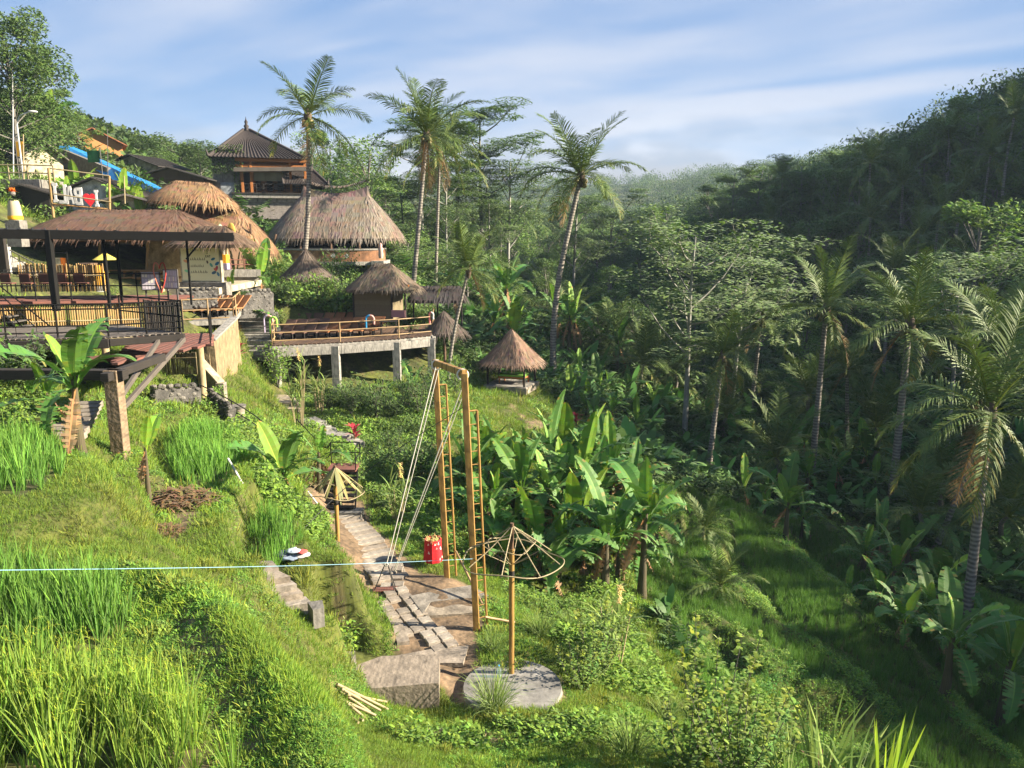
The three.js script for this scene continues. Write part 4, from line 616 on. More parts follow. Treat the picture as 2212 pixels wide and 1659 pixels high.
{ // things on the cafe terrace
  const y = -2.55, table = (label, u, d, turn) => { const p = at(u, 590, d); p.y = y; const t = thing('picnic_table', label, 'picnic table', p, turn, 'picnic tables on the cafe terrace'); for (let i = 0; i < 4; i++) mesh('plank', box(1.5, 0.05, 0.17, 0, 0.74, -0.27 + i * 0.18), M.pine, t); for (const z of [-0.68, 0.68]) mesh('bench', box(1.5, 0.05, 0.26, 0, 0.44, z), M.pine, t); for (const x of [-0.6, 0.6]) { mesh('leg', beam(v3(x, 0, 0.6), v3(x, 0.72, 0.14), 0.07, 0.1), M.pine, t); mesh('leg', beam(v3(x, 0, -0.6), v3(x, 0.72, -0.14), 0.07, 0.1), M.pine, t); mesh('crossbar', box(0.06, 0.09, 1.5, x + 0.07, 0.4, 0), M.pine, t); } };
  table('picnic table at the right end of the cafe terrace, nearest the menu wall', 340, 36.6, 1.35); table('picnic table in the middle of the cafe terrace', 300, 37, 0.3); table('picnic table at the left by the yellow wrapped jar', 265, 37.3, 0.1);
  const edge = thing('terrace_edge', 'yellow plastered terrace edge below the picnic tables', 'terrace', origin); const e0 = at(120, 606, 35.4), e1 = at(352, 604, 35.6); mesh('kerb', beam(v3(e0.x, y - 0.12, e0.z), v3(e1.x, y - 0.12, e1.z), 0.3, 0.3), M.plaster, edge); mesh('retaining_wall', box(8.2, 1.4, 0.3, (e0.x + at(470, 600, 36).x) / 2 - 0.2, y - 1.0, e0.z - 0.3), M.stone, edge);
  railing(thing('terrace_railing', 'black steel railing along the front of the cafe terrace', 'railing', origin), [at(10, 610, 33), at(118, 605, 34.6), at(222, 602, 35)].map((p) => v3(p.x, y, p.z)), 0.95, [1, 0.86], 0.022, M.blacksteel, 1.4, { bars: 0.14 });
  const g = at(212, 590, 34); const pot = thing('wrapped_jar', 'tall golden cloth-wrapped jar on the cafe terrace', 'jar', v3(g.x, y - 0.1, g.z)); mesh('cloth_wrap', new THREE.LatheGeometry([[0.24, 0], [0.26, 0.3], [0.25, 0.9], [0.2, 1.15], [0.08, 1.22]].map((a) => new THREE.Vector2(...a)), 14), M.yellow, pot); mesh('white_hem', new THREE.LatheGeometry([[0.245, 0], [0.275, 0.02], [0.275, 0.34]].map((a) => new THREE.Vector2(...a)), 14), M.white, pot);
  const br = at(190, 590, 34.6); const bx = thing('stone_pillar', 'brown carved box pillar left of the golden jar', 'pillar', v3(br.x, y, br.z)); mesh('shaft', box(0.55, 1.1, 0.5, 0, 0.55, 0), M.timber, bx); mesh('cap', box(0.65, 0.08, 0.6, 0, 1.14, 0), M.timber, bx);
  const ban = at(135, 585, 34); const bn = thing('banner_stand', 'orange and white banner stand on the cafe terrace', 'banner', v3(ban.x, y, ban.z)); mesh('cloth', [box(0.24, 1.15, 0.03, -0.16, 0.85, 0)], M.cream, bn); mesh('cloth_stripe', box(0.24, 1.15, 0.03, 0.09, 0.85, 0), M.orange, bn); mesh('frame', [box(0.04, 1.7, 0.04, -0.33, 0.85, 0), box(0.04, 1.7, 0.04, 0.27, 0.85, 0), box(0.64, 0.05, 0.04, -0.03, 1.65, 0)], M.blacksteel, bn);
  const um = at(225, 540, 36); const pu = thing('ceremonial_umbrella', 'yellow ceremonial umbrella on the cafe terrace', 'umbrella', v3(um.x, y, um.z)); mesh('pole', bar(v3(0, 0, 0), v3(0, 1.5, 0), 0.025), M.bamboo, pu); mesh('canopy', (() => { const q = new THREE.ConeGeometry(0.55, 0.34, 10, 1, true); q.translate(0, 1.45, 0); return q; })(), std(C(0.62, 0.5, 0.08), { side: THREE.DoubleSide }), pu);
  const sd = at(40, 560, 35); const stair = thing('concrete_stair', 'concrete stair with black rails under the left end of the canopy', 'stair', v3(sd.x, y, sd.z)); for (let i = 0; i < 7; i++) mesh('step', box(0.32, 0.2, 1.1, 1.5 - i * 0.34, 0.1 + i * 0.2, 0), M.concrete, stair); mesh('rail', [bar(v3(1.8, 0.75, 0.6), v3(-1.0, 2.35, 0.6), 0.025), bar(v3(1.8, 0.5, 0.6), v3(-1.0, 2.1, 0.6), 0.02)], M.greysteel, stair); mesh('baluster', Array.from({ length: 9 }, (_, i) => bar(v3(1.7 - i * 0.32, 0.1 + i * 0.18, 0.6), v3(1.7 - i * 0.32, 0.82 + i * 0.18, 0.6), 0.015)), M.greysteel, stair);
  const pil = at(14, 560, 34.4); mesh('pillar_face', box(0.16, 2.0, 0.2, 0, 1.0, 0), M.white, thing('white_pillar', 'narrow white pillar at the left edge beside the concrete stair', 'pillar', v3(pil.x + 0.1, y, pil.z)));
  const dk = at(-40, 560, 33.5); mesh('panel', box(2.2, 2.6, 0.2, 0, 1.3, 0), M.darktimber, thing('dark_partition', 'dark wooden partition at the left edge under the canopy', 'partition', v3(dk.x, y, dk.z)));
  // notice boards with the red heart strips
  const nb = (label, u, v, w, h, seed, turn) => { const p = at(u, v, 28.6), t = thing('notice_board', label, 'notice board', p, turn, 'notice boards on the walkway'); const c2 = document.createElement('canvas'); c2.width = 256; c2.height = 192; const k = c2.getContext('2d'); reseed(seed); k.fillStyle = '#b9b2bd'; k.fillRect(0, 0, 256, 192); for (let r = 0; r < 3; r++) for (let q = 0; q < 6; q++) { k.fillStyle = ['#e9e2ea', '#ddd2df', '#efe9d8', '#cfc7d6'][Math.floor(rnd() * 4)]; k.fillRect(6 + q * 42 + rr(-3, 3), 8 + r * 62 + rr(-3, 3), rr(26, 36), rr(44, 54)); } const tx = new THREE.CanvasTexture(c2); tx.colorSpace = THREE.SRGBColorSpace; const f = mesh('sheet', new THREE.PlaneGeometry(w, h), std(C(0.95, 0.95, 0.95), { map: tx }), t); f.position.z = 0.03; mesh('backing', box(w + 0.06, h + 0.06, 0.04), M.greysteel, t); for (const x of [-w * 0.35, w * 0.35]) mesh('leg', box(0.06, 0.9, 0.05, x, -h / 2 - 0.4, -0.05), M.greysteel, t); };
  nb('left white notice board pinned with sheets, behind the red heart strips', 326, 607, 0.62, 0.62, 5, 0.15); nb('right white notice board with pale blue margin', 369, 603, 0.52, 0.66, 6, -0.1);
  const ht = thing('heart_frame', 'tall red and white heart frame between the two notice boards', 'decoration', at(346, 600, 28.3)); const hp = [[0, -0.55], [-0.16, -0.1], [-0.22, 0.3], [-0.14, 0.55], [-0.05, 0.48], [0, 0.33]].map(([x, y2]) => v3(x, y2, 0)); mesh('strip', tube(hp, 0.025), std(C(0.62, 0.2, 0.13)), ht); mesh('strip', tube(hp.map((q) => v3(-q.x, q.y, 0)), 0.025), std(C(0.36, 0.04, 0.03)), ht);
}
// ---------------------------------------------------------------- the village up the hill
const font = await new FontLoader().loadAsync('fonts/droid/droid_sans_bold.typeface.json');
{ // the big letters seen from behind
  const d = 40, s = d / 1671, c = at(172, 470, d), t = thing('letter_sign', 'white I love BALI letters with red heart, seen from behind in a bamboo frame', 'sign', c, 0.22);
  const letter = (ch, u, v0, v1, wpx) => { const h = (v1 - v0) * s, g = new TextGeometry(ch, { font, size: h, depth: 0.14, curveSegments: 5 }); g.computeBoundingBox(); const b = g.boundingBox, w = b.max.x - b.min.x; g.translate(-(b.min.x + b.max.x) / 2, -b.min.y, -0.07); g.scale(-wpx * s / w, h / (b.max.y - b.min.y), 1); const k = g.index ? g.toNonIndexed() : g; const p = k.attributes.position.array; for (let i = 0; i < p.length; i += 9) for (let m = 0; m < 3; m++) { const q = p[i + 3 + m]; p[i + 3 + m] = p[i + 6 + m]; p[i + 6 + m] = q; } k.computeVertexNormals(); const o = mesh('letter', k, M.white, t); const q = at(u, v1, d); o.position.set(q.x - c.x, q.y - c.y, 0); };
  letter('I', 126, 398, 437, 9); letter('L', 141, 401, 440, 15); letter('A', 155, 404, 441, 15); letter('B', 171, 407, 443, 16); letter('I', 207, 412, 446, 7);
  const hs = new THREE.Shape(); hs.moveTo(0, -0.42); hs.bezierCurveTo(-0.1, -0.25, -0.38, -0.05, -0.38, 0.2); hs.bezierCurveTo(-0.38, 0.45, -0.06, 0.5, 0, 0.25); hs.bezierCurveTo(0.06, 0.5, 0.38, 0.45, 0.38, 0.2); hs.bezierCurveTo(0.38, -0.05, 0.1, -0.25, 0, -0.42);
  const hg = new THREE.ExtrudeGeometry(hs, { depth: 0.14, bevelEnabled: true, bevelSize: 0.02, bevelThickness: 0.02, bevelSegments: 2, steps: 1 }); hg.translate(0, 0, -0.07); const hm = mesh('heart', hg, M.red, t), hp = at(192, 432, d); hm.position.set(hp.x - c.x, hp.y - c.y, 0); hm.scale.setScalar(0.72);
  const L1 = at(110, 364, d), L0 = at(121, 470, d), R1 = at(230, 379, d), R0 = at(232, 470, d), rel = (p) => p.clone().sub(c); mesh('bamboo_post', bar(rel(L0), rel(L1), 0.07), M.bamboo, t); mesh('bamboo_post', bar(rel(R0), rel(R1), 0.06), M.bamboo, t); mesh('top_bamboo', bar(rel(L1), rel(R1), 0.035), M.bamboopale, t); mesh('rail', bar(rel(at(117, 419, d - 0.3)), rel(at(231, 436, d - 0.3)), 0.03), M.bamboopale, t); mesh('base_rail', [bar(rel(at(117, 441, d)), rel(at(232, 452, d)), 0.05)], M.pine, t);
}
const house = (label, u, v, d, w, h, dep, roofH, turn, wallM, roofM, o = {}) => { // a simple gabled house; u, v: foot of its front in the picture
  const c = at(u, v, d), t = thing('village_house', label, 'house', c, turn, 'village houses'); mesh('wall', [box(w, h + 1.5, 0.15, 0, h / 2 - 0.75, 0), box(0.15, h + 1.5, dep, -w / 2 + 0.08, h / 2 - 0.75, -dep / 2 - 0.08), box(0.15, h + 1.5, dep, w / 2 - 0.08, h / 2 - 0.75, -dep / 2 - 0.08)], wallM, t);
  if (o.gable !== false) { const gs = new THREE.Shape(); gs.moveTo(-w / 2, 0); gs.lineTo(w / 2, 0); gs.lineTo(0, roofH); const gg = new THREE.ExtrudeGeometry(gs, { depth: 0.14, bevelEnabled: false }); gg.translate(0, h, -0.07); mesh('gable', metric(gg), wallM, t); }
  const sl = Math.hypot(w / 2 + 0.4, roofH * (w / 2 + 0.4) / (w / 2)), an = Math.atan2(roofH, w / 2); for (const sg of [-1, 1]) { const r = mesh('roof', box(sl, 0.08, dep + 0.9), roofM, t); r.position.set(sg * (w / 4 + 0.2), h + roofH / 2 - 0.1 * roofH / w, -dep / 2 + 0.1); r.rotation.z = -sg * an; const nr = Math.round((dep + 0.9) / 0.22), rg = []; for (let i = 0; i < nr; i++) rg.push(box(sl, 0.04, 0.05, 0, 0.06, -(dep + 0.9) / 2 + (i + 0.5) * 0.22)); mesh('corrugation', rg, roofM, r); }
  for (const [x, y, ww, hh] of o.windows ?? []) { const f = mesh('window', box(ww, hh, 0.06, x, y, 0.06), M.darktimber, t); mesh('sill', box(ww + 0.1, 0.06, 0.12, x, y - hh / 2, 0.1), M.white, f); }
  return t;
};
const greyRoof = std(C(0.15, 0.13, 0.115), { map: T.streak }), darkRoof = std(C(0.06, 0.05, 0.042), { map: T.streak }), terracotta = std(C(0.34, 0.12, 0.05), { map: T.blotch });
house('white gabled house behind the big letter sign', 212, 462, 46, 3.9, 1.15, 4, 0.8, 0.1, M.white, darkRoof, { windows: [[0.9, 0.3, 0.5, 0.5]] });
house('long low white annex right of the letter sign', 278, 474, 45, 2.2, 1.0, 2.4, 0.3, 0.25, M.cream, greyRoof, { windows: [[-0.5, 0.35, 0.35, 0.5], [0.2, 0.35, 0.35, 0.5]] });
house('small cream house with grey corrugated roof at upper left', 96, 372, 58, 2.6, 1.0, 3.6, 1.05, 0.9, M.cream, greyRoof);
house('terracotta-roofed house behind the blue slide on the hilltop', 205, 345, 72, 4.6, 1.4, 4, 1.2, 0.5, std(C(0.45, 0.2, 0.07)), terracotta);
house('dark-roofed house right of the blue slide', 290, 400, 70, 5, 1.6, 4, 0.9, -0.2, M.cream, darkRoof, { windows: [[-1, 0.8, 0.6, 0.8], [0.6, 0.8, 0.6, 0.8]] });
house('dark-roofed stall left of the letter sign', 60, 470, 44, 2.6, 1.3, 3, 0.4, 0.1, M.darktimber, darkRoof);
house('low dark house between the thatch and the hilltop trees', 370, 420, 66, 5.5, 1.3, 4, 0.8, 0.1, M.timber, darkRoof, { windows: [[0.6, 0.6, 0.7, 0.7]] });
{ // long blue slide of roofing down the hill
  const t = thing('blue_roof', 'long bright blue sloping roof running down the hill', 'roof', origin), a = at(135, 312, 66), b = at(345, 412, 52), w = v3(0.3, 0.25, 1.7);
  const n = 9; for (let i = 0; i < n; i++) { const p = a.clone().lerp(b, i / n), q = a.clone().lerp(b, (i + 1.02) / n), l = new Leaves(), K = [1, 1, 1], up = v3(0, 0.03 * (i % 2), 0); const th = lerp(0.35, 1.0, i / n); l.quad(p.clone().add(up), q.clone().add(up), q.clone().add(up).add(v3(0, -th, 0.9)), p.clone().add(up).add(v3(0, -th * 0.9, 0.9)), K); l.quad(p.clone().add(up), p.clone().add(up).add(v3(0, 0, -1.6)), q.clone().add(up).add(v3(0, 0, -1.6)), q.clone().add(up), K); const g = l.geo(); g.deleteAttribute('color'); mesh('panel', g, std(C(0.02, 0.26, 0.66), { side: THREE.DoubleSide, roughness: 0.5, map: T.streak }), t); }
  for (let i = 1; i < 9; i += 2) { const p = a.clone().lerp(b, i / 9); mesh('post', bar(v3(p.x, H(p.x, p.z) - 0.2, p.z), p, 0.06), M.greysteel, t); }
  const wl = thing('dark_hill_wall', 'dark retaining wall under the blue roof', 'wall', origin); const p0 = at(140, 345, 62), p1 = at(235, 385, 58); mesh('face', [beam(p0, p1, 0.3, 1.5)], M.darkconcrete, wl);
  const gb = thing('green_banner', 'square green banner on a pole before the blue roof', 'banner', at(202, 338, 56)); mesh('cloth', box(0.85, 0.8, 0.03), std(C(0.02, 0.18, 0.06), { map: T.blotch }), gb); mesh('pole', bar(v3(0.5, -2.8, 0), v3(0.5, 0.6, 0), 0.03), M.greysteel, gb);
  const pole = (label, u, v0, v1, d, r, mat) => { const p = thing('pole', label, 'pole', at(u, v1, d)); mesh('shaft', bar(v3(0, -0.5, 0), at(u, v0, d).sub(at(u, v1, d)), r, r * 0.7), mat, p); return p; };
  pole('thin steel mast beside the green banner', 232, 278, 430, 54, 0.03, M.greysteel); pole('white lamp mast at the far left before the big tree', 27, 160, 370, 50, 0.04, M.white); pole('tall bamboo pole left of the small cream house', 50, 290, 440, 46, 0.05, M.bamboopale); pole('short bamboo pole right of the letter sign', 268, 380, 420, 44, 0.04, M.bamboopale);
  const sl = thing('street_lamp', 'street lamp with curved arm over the hillside at upper left', 'street lamp', at(52, 400, 47)); mesh('pole', bar(v3(0, -2, 0), v3(0, 3.4, 0), 0.05), M.white, sl); mesh('arm', tube([v3(0, 3.4, 0), v3(0.25, 3.9, 0), v3(0.8, 4.1, 0)], 0.035), M.white, sl); mesh('lamp_head', (() => { const g = new THREE.SphereGeometry(0.2, 10, 6); g.scale(1.5, 0.45, 0.8); g.translate(1.0, 4.12, 0); return g; })(), M.white, sl);
  const yb = thing('yellow_banner', 'yellow cloth banner hanging at the far left on the hill', 'banner', at(43, 322, 48)); mesh('cloth', box(0.4, 0.85, 0.03), M.yellow, yb); mesh('pole', bar(v3(-0.24, -2, 0), v3(-0.24, 0.7, 0), 0.03), M.greysteel, yb);
  const hb = thing('hill_terrace', 'dark hillside terrace floor with bamboo rail at far left', 'terrace', origin), q0 = at(-40, 400, 46), q1 = at(115, 400, 46); mesh('floor', beam(q0, q1, 2.6, 0.5), M.darkconcrete, hb); railing(hb, [at(-20, 390, 44.8), at(62, 390, 44.8), at(118, 392, 44.8)], 0.85, [1, 0.5], 0.04, M.bamboopale, 1.1);
  for (const [u, v, d, lab] of [[218, 400, 54, 'black fringed parasol in front of the blue roof'], [242, 408, 52, 'smaller black parasol right of the fringed one']]) { const p = thing('parasol', lab, 'parasol', at(u, v + 14, d), 0, 'black parasols'); mesh('canopy', (() => { const g = new THREE.ConeGeometry(0.55, 0.3, 10, 1, true); g.translate(0, 0.45, 0); return g; })(), std(C(0.03, 0.03, 0.03), { side: THREE.DoubleSide }), p); mesh('finial', bar(v3(0, 0.55, 0), v3(0, 0.8, 0), 0.03, 0.01), M.white, p); mesh('pole', bar(v3(0, -1.6, 0), v3(0, 0.5, 0), 0.03), M.darktimber, p); }
  const statue = (label, u, v, d, sc) => { const p = thing('draped_statue', label, 'statue', at(u, v, d), 0, 'draped statues'); mesh('draped_body', new THREE.LatheGeometry([[0.36, 0], [0.4, 0.3], [0.34, 0.9], [0.28, 1.15], [0.18, 1.25]].map((a) => new THREE.Vector2(...a)), 14), M.cloth, p); mesh('pedestal', box(0.9, 1.6, 0.8, 0, -0.8, 0), M.darkconcrete, p); mesh('sash', new THREE.LatheGeometry([[0.405, 0.05], [0.425, 0.12], [0.41, 0.28]].map((a) => new THREE.Vector2(...a)), 14), M.yellow, p); mesh('head', (() => { const g = new THREE.SphereGeometry(0.17, 10, 8); g.translate(0, 1.6, 0); return g; })(), M.stone, p); reseed(71); const l = new Leaves(); for (let i = 0; i < 160; i++) l.blade(v3(rr(-0.1, 0.1), 1.72, rr(-0.1, 0.1)), dirOf(rr(0, 6.28), rr(0, 1.4)), rr(0.15, 0.3), 0.07, 0.8, [rr(0.8, 1.2), rr(0.7, 1), 1], 2); mesh('flower_crown', l.geo(), new THREE.MeshStandardMaterial({ color: C(0.8, 0.27, 0.02), vertexColors: true, side: THREE.DoubleSide }), p); const l2 = new Leaves(); for (let i = 0; i < 160; i++) l2.blade(v3(rr(-0.2, 0.2), 1.25, rr(-0.2, 0.2)), dirOf(rr(0, 6.28), rr(-0.4, 0.6)), rr(0.12, 0.25), 0.08, 0.8, vary(), 2); mesh('leaf_garland', l2.geo(), L.broad, p); p.scale.setScalar(sc); };
  statue('cloth-draped statue with orange flower crown at the far left', 34, 476, 33, 0.68); statue('cloth-draped statue with orange crown right of the white annex', 350, 520, 42, 0.72);
}
{ // K. the two-tiered thatched pavilion on the left
  const d = 46, c = at(440, 525, d), t = thing('thatched_pavilion', 'brown two-tiered thatched pavilion in the centre left', 'pavilion', v3(c.x, c.y, c.z), 0.1); const top = (v) => at(440, v, d).y - c.y;
  const r1 = mesh('lower_roof', thatch(81, 3.7, 3.0, 1.5, 2.3, { col: [0.27, 0.15, 0.075], rows: 16, round: 2.6, prof: 0.78 }), strawMat, t); r1.position.set(0.35, top(535), -0.6); r1.rotation.z = -0.1;
  const r2 = mesh('upper_roof', thatch(82, 2.5, 2.1, 0.9, 1.25, { col: [0.29, 0.165, 0.08], rows: 12, round: 2.6, prof: 0.75 }), strawMat, t); r2.position.set(-0.55, top(440), -0.5); r2.rotation.z = -0.07; const r3 = mesh('porch_roof', thatch(83, 1.7, 1.5, 0.4, 1.5, { col: [0.23, 0.17, 0.10], rows: 10, round: 2.4, prof: 0.8 }), strawMat, t); r3.position.set(-2.3, top(508), 0.8);
  for (const [x, z] of [[-2.4, 1.6], [-0.6, 1.5], [1.4, 1.4], [2.9, 0.8], [-2.6, -2], [2.6, -2]]) mesh('post', bar(v3(x, -1.9, z), v3(x, 1.1, z), 0.07), M.timber, t);
  mesh('back_wall', box(6, 2.6, 0.15, 0, -0.4, -2.4), M.darktimber, t); mesh('floor', box(6.6, 0.3, 4.8, 0, -1.85, -0.6), M.darkconcrete, t); mesh('counter', box(3.2, 0.8, 0.4, 0.3, -1.2, 1.0), M.darktimber, t);
  const shield = thing('round_shield', 'yellow oval surfboard sign at the right of the pavilion', 'sign', at(500, 500, 42)); mesh('board', (() => { const g = new THREE.SphereGeometry(0.36, 12, 10); g.scale(0.6, 1.25, 0.12); return g; })(), std(C(0.75, 0.47, 0.09)), shield); mesh('post', bar(v3(0, -1.6, -0.06), v3(0, -0.3, -0.06), 0.04), M.timber, shield);
  const pedestal = (label, u, v, dd) => { const p = thing('shrine', label, 'shrine', at(u, v, dd), 0, 'cloth-wrapped shrines'); mesh('skirt', box(0.62, 0.32, 0.5, 0, 0.16, 0), std(C(0.22, 0.2, 0.36)), p); mesh('wrap', box(0.58, 0.44, 0.48, 0, 0.55, 0), M.yellow, p); mesh('shaft', box(0.3, 0.7, 0.28, 0, 1.1, 0), M.concrete, p); mesh('cap', box(0.5, 0.12, 0.45, 0, 1.5, 0), M.concrete, p); mesh('canopy', (() => { const g = new THREE.ConeGeometry(0.42, 0.42, 8, 1, true); g.translate(0, 2.15, 0); return g; })(), std(C(0.36, 0.38, 0.24), { side: THREE.DoubleSide }), p); mesh('canopy_pole', bar(v3(0, 1.5, 0), v3(0, 2.35, 0), 0.025), M.bamboo, p); };
  pedestal('shrine wrapped in orange and violet cloth under a small parasol', 482, 582, 41); const figs = thing('stone_figure', 'grey stone guardian figure in front of the pavilion', 'statue', at(440, 520, 41.5)); mesh('body', new THREE.LatheGeometry([[0.16, -1.2], [0.2, -0.7], [0.17, -0.3], [0.2, -0.1], [0.12, 0.1], [0.13, 0.25], [0.02, 0.42]].map((a) => new THREE.Vector2(...a)), 10), M.stone, figs);
  const gr = thing('garden_ledge', 'dark planted ledge with low railing below the pavilion', 'wall', origin); const g0 = at(400, 590, 40), g1 = at(560, 590, 42); mesh('ledge', beam(g0, g1, 0.6, 0.4), M.darkconcrete, gr); mesh('face', beam(lift(g0, -1.0).add(v3(0, 0, -0.1)), lift(g1, -1.0).add(v3(0, 0, -0.1)), 0.3, 1.6), M.stone, gr); railing(gr, [lift(g0, 0.2), lift(g1, 0.2)], 0.5, [1, 0.5], 0.025, M.redboard, 0.7);
}
{ // L. the orange two-storey pavilion with the tiled roof
  const d = 70, s = d / 1671, c = at(585, 420, d), t = thing('tiled_pavilion', 'tall orange wooden pavilion with dark tiled roof and finial', 'pavilion', c, 0.28);
  const w = 6.0, dep = 6.5, H1 = 3.15; // upper floor
  mesh('floor', box(w + 0.8, 0.35, dep + 0.6, 0.3, -0.15, -dep / 2), M.concrete, t); mesh('ledge', box(w + 1.1, 0.14, dep + 0.8, 0.3, 0.07, -dep / 2), M.darktimber, t);
  const post = (x, z) => mesh('post', box(0.22, H1, 0.22, x, H1 / 2, z), M.orangewood, t); [[-2.3, 0], [-1.55, 0], [1.75, 0], [3.0, -0.1], [3.0, -1.6], [3.0, -3.1], [3.0, -4.6], [3.0, -6.2]].forEach(([x, z]) => post(x, z));
  mesh('back_wall', [box(w - 0.4, H1 - 2.0, 0.15, 0, 2.0 + (H1 - 2.0) / 2, -1.9), box(w - 0.4, 0.4, 0.15, 0, 0.2, -1.9), ...[-2.5, -1.5, -0.55, 0.4, 1.35, 2.4].map((x) => box(0.42, 1.6, 0.15, x, 1.2, -1.9)), box(0.15, H1, 1.9, -2.4, H1 / 2, -0.95)], M.orangewood, t); mesh('inner_room', [box(w - 0.4, H1, 0.12, 0, H1 / 2, -5.6), box(0.12, H1, 3.6, -2.7, H1 / 2, -3.8), box(0.12, H1, 3.6, 2.7, H1 / 2, -3.8)], M.timber, t); 
  mesh('beam', [box(w, 0.28, 0.24, 0.2, H1 - 0.25, 0.02), box(w, 0.22, 0.2, 0.2, H1 - 0.75, -0.03), box(0.2, 0.28, dep, 3.0, H1 - 0.35, -dep / 2)], M.orangewood, t); mesh('awning_beam', put(box(6.6, 0.34, 0.5), 0.35, H1 - 1.05, 0.5, 0, 0, 0.03), M.greytimber, t);
  mesh('bamboo_blind', box(2.5, 0.75, 0.06, -0.1, H1 - 1.65, 0.1), M.bamboomat, t);
  railing(t, [v3(-2.4, 0.12, 0.05), v3(3.1, 0.12, 0.05), v3(3.1, 0.12, -6)], 0.75, [1, 0.55], 0.025, M.darktimber, 0.6);
  for (const x of [-1.2, -0.2, 0.8, 2.3]) { const f = mesh('dining_set', [box(0.7, 0.05, 0.6, x, 0.78, -1.2), box(0.06, 0.7, 0.06, x, 0.4, -1.2), box(0.4, 0.5, 0.05, x - 0.35, 0.75, -0.75), box(0.4, 0.05, 0.4, x - 0.35, 0.48, -0.9)], M.timber, t); }
  // left wing with creeper and a wire screen
  mesh('wing_wall', box(2.2, H1 + 2.6, 4, -3.6, (H1 - 2.6) / 2, -2.2), M.darkconcrete, t); mesh('wire_screen', box(1.15, 1.75, 0.05, -3.55, 0.1, -0.12), std(C(0.30, 0.33, 0.36), { map: T.blotch }), t);
  reseed(85); const cr = new Leaves(); for (let i = 0; i < 1500; i++) cr.blade(v3(-3.4 + rr(-1.5, 1.3), rr(1.6, 4) + 0.25 * rnd(), -0.12 + rr(0, 0.25)), dirOf(rr(0, 6.28), rr(-1, 0.7)), rr(0.12, 0.24), 0.1, 0.5, vary(), 2); for (let i = 0; i < 500; i++) cr.blade(v3(-2.7 + rr(-0.3, 0.4), rr(-2.2, 2), -0.1 + rr(0, 0.15)), dirOf(rr(0, 6.28), rr(-1, 0.5)), rr(0.12, 0.22), 0.1, 0.5, vary(), 2); mesh('creeper', cr.geo(), L.broad, t);
  // lower storey: stone base and lean-to roof
  mesh('base_wall', [box(w + 0.5, 2.4, 4.5, 0.3, -1.5, -2.4)], M.stone, t); mesh('string_course', Array.from({ length: 7 }, (_, i) => box(0.72, 0.32, 0.08, -2.4 + i * 0.82, -0.48, -0.12)), M.concrete, t); mesh('lean_to_roof', put(box(6.6, 0.1, 2.6), 0.2, -1.6, 0.9, 0, 0.45), greyRoof, t); mesh('lower_wall', box(5.4, 2.6, 0.2, 0, -3.5, 1.4), M.plaster, t);
  // hipped tile roof with ridges; every tile course a ridge of its own
  const roof = (name, X, Z, Zb, y0, y1, px, pz, sp) => { const g = [], A = v3(-X, y0, Z), B = v3(X, y0, Z), Cc = v3(X, y0, Zb), D = v3(-X, y0, Zb), P1 = v3(px - sp, y1, pz), P2 = v3(px + sp, y1, pz); const l = new Leaves(), K = [1, 1, 1]; l.quad(A, B, P2, P1, K); l.tri(B, Cc, P2, K); l.quad(Cc, D, P1, P2, K); l.tri(D, A, P1, K); const k = l.geo(); k.deleteAttribute('color'); const m = mesh(name, k, std(C(0.035, 0.025, 0.022), { side: THREE.DoubleSide }), t); const tiles = []; const face = (a, b, e, f) => { for (let i = 0; i < 26; i++) { const q0 = a.clone().lerp(b, (i + 0.5) / 26), q1 = e.clone().lerp(f, (i + 0.5) / 26); tiles.push(bar(lift(q0, 0.03), lift(q1, 0.03), 0.055, 0.05, 5)); } }; face(A, B, P1, P2); face(B, Cc, P2, P2); face(D, A, P1, P1); mesh('tile_rows', tiles, M.tile, m); for (const [a, b] of [[A, P1], [B, P2], [Cc, P2], [D, P1], [P1, P2]]) mesh('ridge', bar(lift(a, 0.06), lift(b, 0.1), 0.13, 0.13, 6), M.tile, m); for (const a of [A, B]) mesh('corner_ornament', bar(lift(a, 0.05), a.clone().multiplyScalar(1.04).add(v3(0, 0.55, 0)), 0.14, 0.02, 5), M.tile, m); return m; };
  const r = roof('tiled_roof', 4.0, 0.55, -7.2, H1 - 0.1, H1 + 2.5, -0.9, -2.9, 0.25); r.position.x = -0.9; const r2 = roof('skirt_roof', 1.9, 0.9, -7.6, H1 - 2.3, H1 - 0.1, -0.9, -3.2, 0.9); r2.position.x = 3.0;
  mesh('finial', new THREE.LatheGeometry([[0.24, 0], [0.16, 0.2], [0.24, 0.4], [0.1, 0.55], [0.16, 0.75], [0.05, 0.95], [0.0, 1.25]].map((a) => new THREE.Vector2(...a)), 8).translate(-1.8, H1 + 2.5, -2.9), M.tile, t);
}
